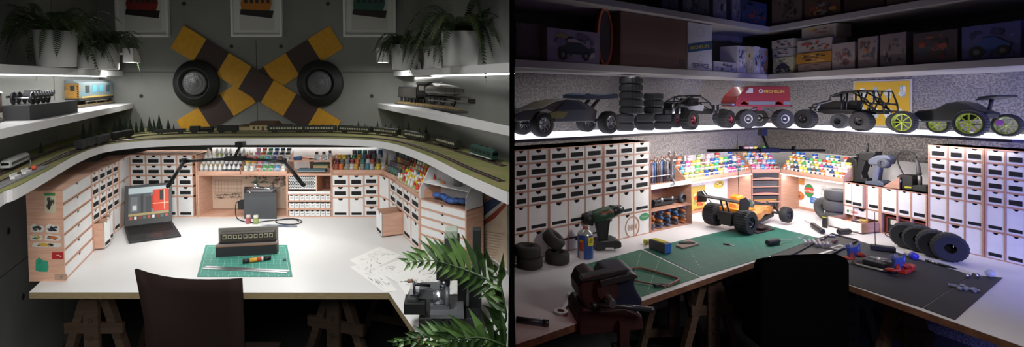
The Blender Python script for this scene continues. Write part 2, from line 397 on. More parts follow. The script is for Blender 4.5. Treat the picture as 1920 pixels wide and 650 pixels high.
tree_px = [(77, 288, .05), (157, 268, .10), (171, 266, .11), (186, 262, .075), (198, 259, .08), (216, 256, .10), (226, 254, .12), (236, 254, .11), (245, 253, .10), (256, 251, .08), (266, 250, .09), (281, 249, .10), (289, 249, .085), (299, 249, .115), (316, 248, .085), (326, 247, .05),
           (672, 247, .07), (684, 247, .055), (708, 249, .075), (723, 250, .06), (733, 250, .07), (748, 252, .055), (766, 253, .08), (786, 256, .055), (799, 258, .07)]
for i, (u, v, h) in enumerate(tree_px):
    p = gz(u, v, LZ+.0035); p.y = min(p.y, YB-.06)
    side = 'left' if u < 400 else 'right'; k = i if u < 400 else i-16
    th = thing('miniature_conifer', 'miniature dark conifer on the layout, %s from the left among the %s-hand trees' % (ORD[k], side), 'model tree', (p.x, p.y, LZ+.0035), i, 'conifers on the layout')
    f_, t_ = conifer(h*1.15, i); f_.build('foliage', th, recalc=False); t_.build('trunk', th)
# ---- rolling stock on the layout
def vehicle(name, label, path, pu, L, h, kind, w=.036, cat='model train', flip=False, col='#2a2b2c', col2=None, z=LZ+.0095):
    """body between two path points nearest to the photo column pu"""
    q = min(path, key=lambda p: abs(proj(p)[0]-pu)); i = path.index(q); d = (path[min(i+3, len(path)-1)]-path[max(i-3, 0)]).normalized()
    rot = math.atan2(d.y, d.x)+(PI if flip else 0)
    th = thing(name, label, cat, (q.x, q.y, z), rot); m1 = K(col, .6); m2 = K(col2 or col, .5)
    c = MB(); c.box(-L/2+.004, L/2-.004, -w*.42, w*.42, .009, .014, K('#202020'))
    for s in (-.33, .33):
        c.box(L*s-.016, L*s+.016, -w*.36, w*.36, .004, .010, K('#191919'))
    c.build('underframe', th)
    for s in (-.38, -.28, .28, .38):
        c = MB(); c.cyl((L*s, -w*.3, .005), (L*s, -w*.24, .005), .005, K('#111111'), n=12).cyl((L*s, w*.3, .005), (L*s, w*.24, .005), .005, K('#111111'), n=12); c.build('wheelset', th)
    c = MB()
    if kind == 'tank':
        c.lathe([(0, -L*.46), (h*.34, -L*.45), (h*.4, -L*.42), (h*.4, L*.42), (h*.34, L*.45), (0, L*.46)], m1, (0, 0, .014+h*.4), 'x', 16).cyl((0, 0, h*.8), (0, 0, h*.95), .006, m1, n=10); c.build('tank', th)
    elif kind == 'wagon':
        c.box(-L/2, L/2, -w/2, w/2, .014, h, m1)
        for k in range(9): x = -L/2+L*k/8; c.box(x-.001, x+.001, -w/2-.0015, w/2+.0015, .014, h, m2)
        c.box(-L/2+.004, L/2-.004, -w/2+.004, w/2-.004, h, h+.002, K('#151515', .9)); c.build('wagon_body', th)
    elif kind in ('coach', 'loco', 'railcar'):
        sl = .0 if kind == 'coach' else .014
        prof = [(-w/2, .012), (w/2, .012), (w/2, h*.78), (w*.4, h*.93), (w*.18, h), (-w*.18, h), (-w*.4, h*.93), (-w/2, h*.78)]
        R = []
        for x, k in ((-L/2, .86 if sl else 1), (-L/2+sl+.001, 1), (L/2-sl-.001, 1), (L/2, .86 if sl else 1)): R.append([(x, p[0]*k, p[1]*(1 if k == 1 else (.9 if p[1] > h*.5 else 1))) for p in prof])
        c.rings(R, m1, smooth=False); c.build('body_shell', th)
        c = MB(); 
        for s in (-1, 1):
            n = {'coach': 12, 'loco': 5, 'railcar': 9}[kind]
            for k in range(n):
                x = -L*.44+L*.88*(k+.5)/n; c.box(x-L*.36/n*.8, x+L*.36/n*.8, s*(w/2+.0004)-.0004, s*(w/2+.0004)+.0004, h*.48, h*.7, K('#b9b49c' if kind == 'coach' else '#15181a', .3))
        c.build('window_band', th)
        c = MB(); c.box(-L*.46, L*.46, -w/2-.0008, w/2+.0008, h*.2, h*.27, m2)
        if kind != 'coach': c.box(-L/2-.0008, -L/2+.003, -w*.36, w*.36, h*.5, h*.74, K('#101214', .2)).box(L/2-.003, L/2+.0008, -w*.36, w*.36, h*.5, h*.74, K('#101214', .2))
        c.build('stripe', th)
        if kind != 'railcar':
            c = MB(); 
            for k in range(4): c.bx((-L*.36+L*.24*k, 0, h+.001), (L*.08, w*.3, .003), K('#4c4f50') if kind == 'loco' else K('#2c2c2c')); c.build('roof_vents', th)
    elif kind == 'steam':
        c.lathe([(0, -L*.1), (h*.24, -L*.1), (h*.26, -L*.08), (h*.26, L*.44), (0, L*.46)], m1, (0, 0, h*.55), 'x', 14).box(-L*.48, -L*.1, -w*.45, w*.45, .012, h*.9, m1).cyl((L*.38, 0, h*.7), (L*.38, 0, h), .004, m1, n=10); c.build('boiler', th)
    return th
def proj(p):
    q = (RM() @ Vector(p)) - C0; return (CX+F*q.x/q.y, HV-F*q.z/q.y)
vehicle('railcar', 'white model railcar with slanted cab at the left end of the layout', PD_, 32, .26, .045, 'railcar', col='#c9cbcb', col2='#2b2d2e')
vehicle('freight_wagon', 'first dark model freight wagon at the rear of the train on the left bend', PC, 161, .17, .048, 'wagon', col='#262728')
vehicle('freight_wagon', 'second dark model freight wagon on the left bend', PC, 193, .17, .05, 'wagon', col='#2a2b2b')
vehicle('freight_wagon', 'third and widest looking dark wagon on the left bend beside faint trees', PC, 233, .2, .048, 'wagon', col='#232425')
vehicle('flat_wagon', 'low dark wagon left of the tank locomotive on the layout', PC, 325, .19, .03, 'wagon', col='#202122')
vehicle('steam_locomotive', 'small black model steam locomotive left of the station house', PC, 378, .17, .055, 'steam', col='#191a1b')
vehicle('tender_wagon', 'black covered wagon directly behind the small layout steam engine', PC, 428, .14, .05, 'wagon', col='#1c1d1e')
for k, (u, nm) in enumerate(((530, 'just right of the station house'), (604, 'between station and right bend'), (668, 'at the start of the right bend'), (722, 'halfway round the right bend'), (781, 'second before the green locomotive'), (842, 'coupled to the green locomotive'))):
    vehicle('passenger_coach', 'dark model coach with pale windows %s' % nm, PC, u, .27 if k < 3 else .265, .052, 'coach', col='#23251f', col2='#3c3a2c', cat='model train')
vehicle('diesel_locomotive', 'green and white model diesel locomotive at the head of the coach train', PC, 906, .235, .06, 'loco', col='#23423c', col2='#c9ccc8')
# station house and platform
p = gz(487, 247, LZ); th = thing('station_house', 'tiny cream station building with brown roof in the middle of the layout', 'model building', (p.x, YB-.14, LZ+.003))
b = MB(); b.box(-.10, .10, -.05, .05, 0, .045, K('#b8a878')).box(.10, .2, -.035, .04, 0, .03, K('#a89a70')).box(-.19, -.10, -.035, .04, 0, .03, K('#a89a70')); b.build('house_walls', th)
b = MB(); b.prism([(-.11, .044), (.11, .044), (.085, .068), (-.085, .068)], -.058, .058, K('#4c3426')).prism([(.1, .03), (.205, .03), (.195, .042), (.1, .042)], -.04, .045, K('#4c3426')).prism([(-.195, .03), (-.1, .03), (-.1, .042), (-.185, .042)], -.04, .045, K('#4c3426')); b.build('roof', th)
for x in (-.07, -.035, 0, .035, .07): b = MB(); b.box(x-.007, x+.007, -.0515, -.049, .012, .032, K('#3a3f42', .3)); b.build('window', th)
b = MB(); b.box(-.008, .008, -.0525, -.049, 0, .03, K('#5b3c28')); b.build('front_door', th)
p = gz(40, 333, LZ); dd = (gz(82, 313, LZ)-gz(0, 350, LZ)); th = thing('station_platform', 'grey model platform with white benches beside the white railcar', 'model platform', (p.x, p.y, LZ+.003), math.atan2(dd.y, dd.x))
b = MB(); b.box(-.27, .24, -.022, .022, 0, .006, K('#77787a', .8)); b.build('platform_slab', th)
for x in (-.05, .06): b = MB(); b.box(x-.03, x+.03, -.006, .008, .006, .015, K('#c9c9c9')).box(x-.03, x+.03, .006, .010, .015, .024, K('#c9c9c9')); b.build('bench', th)
b = MB(); b.ball((.13, 0, .016), (.011, .011, .011), K('#b24a2e')).cyl((.13, .01, 0), (.13, .01, .05), .0015, K('#6c6c6c'), n=6); b.build('red_kiosk', th)
# ---- level crossing sign on the back wall
ys = YB-.01
def W2(u, v): p = gy(u, v, ys); return Vector((p.x, p.z))
Oc = W2(481, 133); m_y = mat('sign_yellow', '#c99520', .6, col2='#bf8b1c', vscale=30, bump=.05, bscale=200); m_bn = mat('sign_brown', '#3a2a26', .6)
th = thing('crossing_sign', 'large crossed yellow and brown level crossing sign on concrete wall', 'sign', (Oc.x, ys, Oc.y))
for sgn, yo in ((1, 0), (-1, .012)):
    st = W2(346, 48)-Oc if sgn > 0 else W2(618, 48)-Oc; un = 48.5*YB/F
    d = Vector((.853*sgn, -.523)); n = Vector((-.523*sgn, -.853)); b = MB()
    for k in range(7):
        a = st+d*un*k; c_ = st+d*un*(k+1)
        b.prism([(a.x, a.y), (c_.x, c_.y), (c_.x+n.x*un, c_.y+n.y*un), (a.x+n.x*un, a.y+n.y*un)], yo-.012, yo-.001, m_y if k % 2 == 0 else m_bn)
    b.build('crossing_board', th)
for u, who in ((363.5, 'left'), (598, 'right')):
    p = gy(u, 156, YB-.07); R = 44*YB/F*.98; th = thing('signal_lamp', 'round black hooded signal lamp with grey lens on the %s arm of the crossing sign' % who, 'signal lamp', (p.x, YB-.03, p.z))
    b = MB(); b.lathe([(0, 0), (R, 0), (R, -.01), (R*.97, -.018), (R*.8, -.026), (R*.68, -.05), (R*.64, -.05), (R*.62, -.02), (0, -.02)], mat('signal_black', '#1b1c1d', .6), ax='y', n=48); b.build('background_disc', th)
    b = MB(); b.lathe([(R*.53, -.021), (R*.52, -.032), (R*.44, -.037), (R*.4, -.034), (R*.36, -.04), (R*.3, -.037), (R*.2, -.044), (0, -.046)], mat('lens_grey', '#5b5d5f', .25, bump=.3, bscale=90), ax='y', n=40); b.build('lens', th)
# ---- framed prints
def print_loco(b, w, z0, col, y, seed):
    s = w*.30
    for k, (dx, dz) in enumerate(((0, 0),)):
        b.prism([(-s, z0), (s*.8, z0-.02), (s, z0+.06), (s*.9, z0+.12), (s*.2, z0+.15), (-s*.9, z0+.13), (-s*1.05, z0+.06)], y-.001, y, K(col))
        b.prism([(-s*1.1, z0-.03), (s*1, z0-.06), (s*1.1, z0+.0), (-s*1.05, z0+.012)], y-.0014, y, K('#26211f'))
        for q in range(5): x = -s*.8+q*s*.36; b.prism([(x, z0+.06), (x+s*.2, z0+.058), (x+s*.2, z0+.1), (x, z0+.103)], y-.0018, y, K('#2e3236'))
for (u0, u1, col, who) in ((217, 316, '#7e2a24', 'red locomotive print, leftmost of three'), (433, 529, '#b0702a', 'orange locomotive print, between the other two'), (643.5, 742, '#31594f', 'green locomotive print, rightmost of three')):
    a = gy(u0, 69, YB-.03); c_ = gy(u1, 69, YB-.03); wd = c_.x-a.x; hh = wd*1.38
    th = thing('framed_print', 'white framed %s above the crossing sign' % who, 'picture', ((a.x+c_.x)/2, YB-.002, a.z))
    f = .018; b = MB()
    for x0, x1, z0, z1 in ((-wd/2, wd/2, 0, f), (-wd/2, wd/2, hh-f, hh), (-wd/2, -wd/2+f, f, hh-f), (wd/2-f, wd/2, f, hh-f)): b.box(x0, x1, -.03, -.001, z0, z1, m_white)
    b.build('frame', th)
    b = MB(); b.box(-wd/2+f, wd/2-f, -.012, -.004, f, hh-f, mat('mat_board', '#cfcfcb', .8)); b.build('mat_board', th)
    b = MB(); k = .065; b.box(-wd/2+k, wd/2-k, -.0135, -.012, k-.01, hh-k, K('#bdbdb8', .8)); zz = gy(480, 20, YB-.02).z-a.z
    print_loco(b, wd, zz, col, -.0136, 1); b.build('print', th)
# ---- wall lamps at the ends of the upper shelves
for sg, who, cu, uu in ((1, 'left', 172, (177, 213, 217, 237, 247)), (-1, 'right', 786, (783, 751, 748, 729, 718))):
    y = 3.45; P = [gy(uu[0], 125, y), gy(uu[1], 124.5, y), gy(uu[2], 101, y), gy(uu[3], 100, y)]
    o_ = P[0]; th = thing('wall_lamp', 'small white square downlight on a bent arm at the end of the upper %s shelf' % who, 'lamp', (o_.x, o_.y, 1.75))
    z_ = o_.z-1.75; q = [Vector((p.x-o_.x, 0, p.z-1.75)) for p in P]
    q = [q[0], q[0].lerp(q[1], .9), q[1]+Vector((0, 0, .012)), q[1].lerp(q[2], .9), q[2].lerp(q[3], .2), q[3]]
    b = MB(); b.tube(q, .008, m_shelf, 10); b.build('arm', th)
    b = MB(); b.prism([(-.03, 0), (.03, 0), (.022, .05), (.005, .075), (-.012, .05)], -.02, .02, m_shelf); b.build('clamp', th)
    c_ = gy(uu[4], 104, y)-o_; c_.z = gy(uu[4], 104, y).z-1.75; s = .039
    b = MB(); 
    for x0, x1, y0, y1 in ((-s, s, -s, -s+.003), (-s, s, s-.003, s), (-s, -s+.003, -s, s), (s-.003, s, -s, s)): b.box(c_.x+x0, c_.x+x1, y0, y1, c_.z-.05, c_.z+.048, m_shelf)
    b.box(c_.x-s, c_.x+s, -s, s, c_.z+.046, c_.z+.05, m_shelf); b.build('shade', th)
    b = MB(); b.box(c_.x-s+.004, c_.x+s-.004, -s+.004, s-.004, c_.z-.047, c_.z-.043, mat('lamp_glow', '#ffffff', .5, emit=8)); b.build('bulb', th)
    area('wall_lamp_light', (o_.x+c_.x, o_.y, 1.75+c_.z-.055), .06, 2.2, c_w)
# ---- ferns
m_pot = mat('white_pot', '#b9b9b6', .7, bump=.05, bscale=50); m_soil = K('#1d1814', .95)
m_fern = mat('fern_green', '#2c3d1c', .6, col2='#1f2d14', vscale=12); m_fern2 = mat('fern_tip', '#33451f', .6)
def frond(b, base, az, L, rise, droop, lw, n, m, tw=0, cur=0):
    P = []; k = 16
    for i in range(k+1):
        t = i/k; r_ = L*(t-.12*t*t); z = rise*L*(t-t*t*droop); a = az+cur*t
        P.append(Vector(base)+Vector((math.cos(a)*r_, math.sin(a)*r_, z)))
    b.tube(P, [.0022*(1-.7*i/k) for i in range(k+1)], m, 4)
    for p, d in along(P, n):
        pass
    S = along(P, n)
    for j, (p, d) in enumerate(S):
        t = (j+.5)/n; l = lw*math.sin(PI*min(1, .12+t*.9))**.7*(1-.25*t); side = d.cross(Vector((0, 0, 1))).normalized(); up = side.cross(d).normalized()
        for s in (1, -1):
            a = p; tip = p+side*s*l+d*l*.45-up*l*.22; w_ = d*(L/n*.42)
            b.add([a-w_, a+w_, tip+w_*.3, tip-w_*.25, (a+tip)/2+up*l*.1+w_, (a+tip)/2+up*l*.1-w_], [(0, 1, 4, 5), (5, 4, 2, 3)], m)
def fern(u0, u1, vt, vb, z, label, nf, L, seed, dy=0, fx=1.0):
    a = gz((u0+u1)/2, vb, z); a = a+Vector((0, dy, 0)); c_ = gy(u0, vb, a.y); d_ = gy(u1, vb, a.y); R = (d_.x-c_.x)/2*.92
    h = gy((u0+u1)/2, vt, a.y).z-gy((u0+u1)/2, vb, a.y).z
    th = thing('potted_fern', label, 'potted plant', (a.x, a.y, z))
    b = MB(); b.lathe([(0, 0), (R*.84, 0), (R*.88, .004), (R, h), (R*.93, h), (R*.92, h*.9), (0, h*.9)], m_pot, n=32); b.build('pot', th)
    b = MB(); b.lathe([(R*.92, h*.9+.001), (0, h*.93)], m_soil, n=20); b.build('soil', th)
    r = random.Random(seed); b = MB()
    for i in range(nf):
        az = 2*PI*i/nf*1.0+r.uniform(-.3, .3); l = L*r.uniform(.65, 1.1)
        frond(b, (R*.3*math.cos(az), R*.3*math.sin(az), h*.92), az, l, r.uniform(.5, 1.5), r.uniform(.9, 1.9), .033*r.uniform(.8, 1.2), 26, m_fern if i % 3 else m_fern2, cur=r.uniform(-.5, .5))
    b.build('fronds', th, recalc=False)
ST = 1.75
def pot_on(u0, u1, vt, vb, y, label, nf, L, seed):
    a = gy((u0+u1)/2, vb, y); R = (gy(u1, vb, y).x-gy(u0, vb, y).x)/2; h = gy(u0, vt, y).z-ST
    th = thing('potted_fern', label, 'potted plant', (a.x, y, ST))
    b = MB(); b.lathe([(0, 0), (R*.84, 0), (R*.88, .004), (R, h), (R*.93, h), (R*.92, h*.9), (0, h*.9)], m_pot, n=32); b.build('pot', th)
    b = MB(); b.lathe([(R*.92, h*.9+.001), (0, h*.93)], m_soil, n=20); b.build('soil', th)
    r = random.Random(seed); b = MB()
    nf = int(nf*1.9)
    for i in range(nf):
        az = 2*PI*i/nf*2+r.uniform(-.3, .3); l = L*r.uniform(.5, 1.0)
        if y+l*math.sin(az) > YB-.05: l = max(.08, (YB-.05-y)/math.sin(az))
        frond(b, (R*.3*math.cos(az), R*.3*math.sin(az), h*.92), az, l, r.uniform(.7, 2.0), r.uniform(.8, 1.5), .026*r.uniform(.8, 1.25), 30, m_fern if i % 3 else m_fern2, cur=r.uniform(-.5, .5))
    b.build('fronds', th, recalc=False)
pot_on(73, 140, 59, 125, 2.55, 'dark fern in the largest white pot on the left upper shelf', 26, .36, 3)
pot_on(140, 175, 88, 127, 3.0, 'small fern half hidden between the two others on the left upper shelf', 14, .2, 5)
pot_on(174, 222, 82, 129, 3.3, 'fern in a medium white pot nearest the back wall, left upper shelf', 24, .27, 8)
pot_on(733, 786, 84, 130, 3.3, 'fern in a white pot nearest the lamp on the right upper shelf', 24, .27, 11)
pot_on(794, 829, 86, 128, 3.0, 'small fern in the middle of the right upper shelf', 14, .22, 13)
pot_on(827, 900, 61, 125, 2.5, 'dark fern in the largest white pot on the right upper shelf', 28, .36, 17)
# ---- desk cabinets
plT = Plane(XY(gz(122, 527, TZ)), XY(gz(176, 470, TZ))); plA = Plane(XY(gz(176, 470, TZ)), XY(gz(226, 428, TZ)))
yb = gz(370, 406.7, TZ).y; xb = gy(246, 408, yb).x
plB = Plane(plA.pt(plA.w)[:2], (xb, yb)); plC = Plane((xb, yb), (xb+1, yb))
HT = .427
tw = .165; n6 = 6
cells = [(.004, plT.w-.004, HT*k/6+.003, HT*(k+1)/6-.001, 'w') for k in range(6)]
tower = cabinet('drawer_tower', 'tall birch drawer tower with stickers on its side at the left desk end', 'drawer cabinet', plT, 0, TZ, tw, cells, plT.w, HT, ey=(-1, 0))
rows5 = [0, .33, .495, .665, .835, 1]
def rowcells(xs, H, fr, types, skip=None, x0=0, pull={}):
    out = []
    for i in range(len(xs)-1):
        f_ = fr[i] if isinstance(fr[0], list) else fr; ty = types[i] if isinstance(types[0], list) else types
        for k in range(len(f_)-1): out.append((xs[i]-x0, xs[i+1]-x0, H*f_[k], H*f_[k+1], ty[k], pull.get((i, k), 0)))
    return out
w_ = plA.w; fA = [0, .355, .516, .677, .838, 1]
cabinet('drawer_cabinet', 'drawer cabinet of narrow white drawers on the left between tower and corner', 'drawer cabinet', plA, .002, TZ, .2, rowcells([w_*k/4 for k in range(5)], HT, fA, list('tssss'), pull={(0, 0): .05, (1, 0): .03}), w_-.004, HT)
cabinet('corner_cabinet', 'narrow angled corner cabinet with tall white doors in the left rear corner', 'drawer cabinet', plB, .002, TZ, .12, rowcells([0, plB.w-.004], HT, [0, .33, .665, 1], list('www')), plB.w-.004, HT)
sx = lambda u, v=350: plC.hit(u, v)[0]
X4 = [0, sx(274), sx(303), sx(332), sx(362)]
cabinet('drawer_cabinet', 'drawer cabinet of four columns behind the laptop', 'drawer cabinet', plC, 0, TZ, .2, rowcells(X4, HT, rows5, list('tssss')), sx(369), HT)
HS = .29
# hutch with bottles on top and sketch poster behind
h0, h1, h2 = sx(371), sx(538), sx(622)
cabinet('desk_hutch', 'open birch hutch carrying the paint bottles above the train sketches', 'shelf unit', plC, h0, TZ, .19, [(0, h1-h0, 0, HS, 'o')], h1-h0, HS)
pk = mat('kraft_paper', '#c2ab98', .8, col2='#b79f8b', vscale=5); p0 = plC.pt(h0+.008, .176, TZ+.01)
th = thing('sketch_poster', 'brown paper poster with pencil sketches of locomotives inside the hutch', 'poster', p0)
Wp = h1-h0-.016; Hp = HS-.03; b = MB(); b.box(0, Wp, 0, .002, 0, Hp, pk); b.build('paper', th)
b = MB(); ik = K('#4e423a')
def ln(b, pts, m, w=.0013, y=-.0006):
    for p, q in zip(pts, pts[1:]):
        p = Vector(p); q = Vector(q); d = (q-p)
        if d.length < 1e-6: continue
        n = Vector((-d.y, d.x)).normalized()*w/2
        b.add([(p.x+n.x, y, p.y+n.y), (q.x+n.x, y, q.y+n.y), (q.x-n.x, y, q.y-n.y), (p.x-n.x, y, p.y-n.y)], [(0, 1, 2, 3)], m)
r = random.Random(4)
for (x0, x1, z0, z1) in ((.02*Wp, .36*Wp, .28*Hp, .8*Hp), (.44*Wp, .7*Wp, .38*Hp, .52*Hp)):
    for k in range(2): ln(b, [(x0, z0+(z1-z0)*.3), (x1, z0+(z1-z0)*.3), (x1, z1), (x0, z1), (x0, z0+(z1-z0)*.3)], ik, .002)
    for k in range(9): x = x0+(x1-x0)*(k+.5)/9; ln(b, [(x, z1), (x, z0+(z1-z0)*.35)], ik); ln(b, [(x+(x1-x0)*.045*math.cos(a), z0+(z1-z0)*.14+(z1-z0)*.12*math.sin(a)) for a in [PI*j/5 for j in range(11)]], ik, .002)
    for k in range(4): z = z0+(z1-z0)*(.35+.2*k); ln(b, [(x0, z), (x1, z+r.uniform(-.003, .003))], ik)
    blotch(b, x0, x1, z0, z0+(z1-z0)*.3, -.0005, ['#6a5a4e', '#4e423a', '#5f5046'], 22, 3)
blotch(b, .4*Wp, .7*Wp, .62*Hp, .98*Hp, -.0005, ['#5f8068', '#8a4a38', '#4a5a50', '#6a6258'], 26, 5); blotch(b, .7*Wp, .99*Wp, .5*Hp, .95*Hp, -.0005, ['#7a685c', '#5f5046', '#8a786a'], 30, 6)
b.build('sketch_drawing', th, recalc=False)
# white back board behind the paints
b = MB(); q0 = plC.pt(h0, .2, 0); a_ = gz(745, 418, TZ); 
bz = [(q0.x, q0.y), (plC.pt(sx(735), .2)[0], q0.y)]
b.box(0, plC.hit(735, 300)[0]-h0, 0, .006, 0, .445, m_white)
tag(b.build('back_board', loc=(q0.x, q0.y+.005, TZ)), 'white board standing behind the paint bottles along the back wall', 'board')
# cubby unit between hutch and drawers
cab = cabinet('cubby_unit', 'birch cubby unit with honeycomb brush rack and three rows of small white trays', 'shelf unit', plC, h1, TZ, .19,
    [(0, h2-h1, 0, .055, 'o'), (0, h2-h1, .055, .11, 'o'), (0, h2-h1, .11, .155, 'o'), (0, (h2-h1)*.66, .155, HS, 'o'), ((h2-h1)*.66, h2-h1, .155, HS, 'o')], h2-h1, HS)
cw = h2-h1
b = MB(); r0 = .0095
for j in range(9):
    for i in range(14):
        x = .014+i*(cw*.62-.02)/13.5+(.0075 if j % 2 else 0); z = .20+j*.0105
        if x > cw*.66-.012: continue
        b.add([(x+r0*.62*math.cos(k*PI/3+.5), .0112, z+r0*.50*math.sin(k*PI/3+.5)) for k in range(6)], [tuple(range(6))], K('#2c2c30', .9))
b.box(.008, cw*.65, .012, .02, .19, .284, m_white); b.build('honeycomb_rack', cab, recalc=False)
b = MB(); b.box(.008, cw-.008, -.004, .004, .160, .178, m_white); b.build('white_ledge', cab)
b = MB(); b.box(cw*.67, cw-.01, .15, .154, .165, .282, K('#6b4a3c')); blotch(b, cw*.67, cw-.01, .165, .282, .149, ['#8d6a55', '#3a2c28', '#a34a35', '#77665c'], 16, 9); b.build('photo_card', cab)
for rr_, z in enumerate((.008, .062, .114)):
    for k in range(8):
        b = MB(); w1 = (cw-.02)/8; x = .01+k*w1
        b.box(x+.0015, x+w1-.0015, .004, .06, z, z+.034, m_white).box(x+w1*.25, x+w1*.75, .0035, .0045, z+.03, z+.038, m_slot).box(x+w1*.3, x+w1*.8, .0032, .004, z+.014, z+.018, K('#777777'))
        tag(b.build('small_tray', loc=plC.pt(h1, 0, TZ)), 'tiny white paint tray, %s from the left in the %s row of the cubby unit' % (ORD[k], ['bottom', 'middle', 'top'][rr_]), 'tray', 'small white trays in the cubby unit')
# shelves with tools and books above the cubby unit
sh = thing('tool_shelf', 'open birch tool shelf with books under brushes and bottles', 'shelf', plC.pt(h1, 0, TZ+HS))
b = MB(); b.box(0, cw, .0, .18, 0, .008, m_wood).box(.01, cw, .03, .17, .085, .092, m_wood).box(cw-.006, cw, .0, .18, .006, .12, m_wood).box(cw*.45, cw*.45+.004, .05, .17, .008, .085, m_wood); b.build('boards', sh)
b = MB(); b.bx((cw*.52, .06, .022), (cw*.62, .05, .018), K('#3f6472')); b.box(cw*.2, cw*.83, .034, .036, .015, .018, K('#cfc9bc')); tag(b.build('teal_book', loc=plC.pt(h1, 0, TZ+HS)), 'long teal book lying on the open tool shelf', 'book')
b = MB(); b.bx((cw*.68, .11, .038), (cw*.33, .06, .028), K('#b29a70')).bx((cw*.68, .108, .056), (cw*.34, .064, .010), K('#2b5a40')); tag(b.build('green_book', loc=plC.pt(h1, 0, TZ+HS+.0)), 'thick book with green cover lying behind the teal book', 'book')
b = MB(); b.tube([(cw*.1, .06, .10), (cw*.28, .06, .105)], [.012, .014], K('#2f5488'), 10).tube([(cw*.28, .06, .105), (cw*.45, .06, .1)], [.006, .004], K('#c07a4a'), 8).tube([(cw*.45, .06, .1), (cw*.62, .06, .098)], [.006, .003], m_black, 8); tag(b.build('dusting_brush', loc=plC.pt(h1, 0, TZ+HS)), 'blue handled brush lying on the upper tool shelf', 'brush')
for i, (fx, s) in enumerate(((.62, 1), (.78, 1), (.88, .92))):
    th = thing('glass_bottle', 'clear glass bottle with black cap on the upper tool shelf, %s from the left' % ORD[i], 'bottle', plC.pt(h1+cw*fx, .06 if i < 2 else .11, TZ+HS+.092), 0, 'black capped clear bottles')
    b = MB(); b.lathe([(0, 0), (.017*s, 0), (.018*s, .03), (.011*s, .037), (.009*s, .042)], mat('clear_bottle', '#b9c3c8', .15, trans=.6), n=16); b.build('bottle_body', th)
    b = MB(); b.lathe([(.011*s, .040), (.011*s, .056), (0, .056)], m_black, n=14); b.build('cap', th)
# right of it: drawers
dx = [sx(622), sx(654), sx(682), sx(710)]
cabinet('drawer_cabinet', 'low drawer cabinet of three columns under the coloured paint jars', 'drawer cabinet', plC, dx[0], TZ, .19, rowcells(dx, HS, [[0, .46, .73, 1], [0, .46, .73, 1], [0, .25, .5, .75, 1]], [list('tss'), list('tss'), list('ssss')], x0=dx[0]), dx[3]-dx[0], HS)
plR = Plane(XY(gz(730, 416, TZ)), XY(gz(786, 470, TZ))); plQ = Plane(plC.pt(dx[3])[:2], plR.pt(0)[:2])
cabinet('corner_cabinet', 'angled corner cabinet with tall white doors in the right rear corner', 'drawer cabinet', plQ, .002, TZ, .12, rowcells([0, plQ.w-.004], HS, [0, .5, 1], list('ww')), plQ.w-.004, HS)
wR = plR.w; cabinet('drawer_cabinet', 'drawer cabinet on the right with one tall drawer pulled open', 'drawer cabinet', plR, .002, TZ, .2, rowcells([wR*k/4 for k in range(5)], HS, [[0, .25, .5, .75, 1], [0, .5, .75, 1], [0, .5, .75, 1], [0, .5, .75, 1]], [list('ssss'), list('tss'), list('tss'), list('tss')], pull={(1, 0): .13}), wR-.004, HS)
plE = Plane(XY(gz(787, 471, TZ)), XY(gz(874, 503, TZ))); wE = plE.w
cabinet('drawer_cabinet', 'cabinet of six wide shallow drawers beside the railway poster', 'drawer cabinet', plE, 0, TZ, .13, [(.004, wE-.004, HS*k/6, HS*(k+1)/6, 'w') for k in range(6)], wE, HS)
st = thing('angled_shelf', 'white corner shelf with sloping sides on top of the wide drawers', 'shelf', plE.pt(0, 0, TZ+HS), plE.rot)
b = MB(); b.box(.0, wE, .02, .12, .085, .090, m_white).box(0, wE, .12, .125, 0, .17, m_white); b.build('shelf_board', st)
for x in (0, wE-.005): b = MB(); b.prism([(.0, 0), (.125, 0), (.125, .17), (.08, .17), (0, .06)], x, x+.005, m_white, 'yz'); b.build('side_gusset', st)
b = MB(); b.lathe([(0, 0), (.024, 0), (.026, .04), (.024, .04), (.022, .004), (0, .004)], K('#8a8c8e', .4, .3)); b.lathe([(.018, .01), (.019, .06), (0, .06)], m_black, n=14); tag(b.build('tape_pot', loc=plE.pt(wE*.62, .08, TZ+HS+.090)), 'grey pot holding a black roll on the angled corner shelf', 'pot')
b = MB(); 
for k in range(7): a = k*1.1; b.ball((wE*(.25+.09*k), .05+.012*math.sin(a), .018+.006*math.cos(a)), (.03, .025, .015), K('#2c4b86' if k % 2 else '#3b5f9c', .5), 10)
tag(b.build('blue_gloves', loc=plE.pt(0, 0, TZ+HS+.001), rot=plE.rot), 'crumpled blue gloves lying on the wide drawer cabinet', 'gloves')
b = MB(); b.bx((wE*.35, .06, .1), (.03, .012, .012), K('#c98a68')); tag(b.build('wooden_block', loc=plE.pt(0, 0, TZ+HS-.003), rot=plE.rot), 'small wooden stick lying on the angled corner shelf', 'stick')
# stickers on the tower side
yt = plT.A.y-.001
def Tp(u, v): p = gy(u, v, yt); return p
def sticker(u0, v0, u1, v1, base, cols, label, seed, shape='r', extra=None):
    a = Tp(u0, v1); c_ = Tp(u1, v0); w_, h_ = c_.x-a.x, c_.z-a.z; b = MB()
    if shape == 'r': b.box(0, w_, -.0006, 0, 0, h_, K(base))
    else: b.prism([(0, h_*.1), (w_*.3, 0), (w_*.9, 0), (w_, h_*.3), (w_*.95, h_*.75), (w_*.6, h_*.8), (w_*.3, h_), (w_*.05, h_*.8)], -.0006, 0, K(base))
    blotch(b, w_*.08, w_*.92, h_*.1, h_*.85, -.0007, cols, 9, seed, lo=.2, hi=.6)
    if extra: extra(b, w_, h_)
    return tag(b.build('sticker', loc=(a.x, yt-.0005, a.z), recalc=False), label, 'sticker')
off = 3
def exp(b, w_, h_): b.box(0, w_, -.0022, -.0008, h_*.86, h_, K('#3f7a45'))
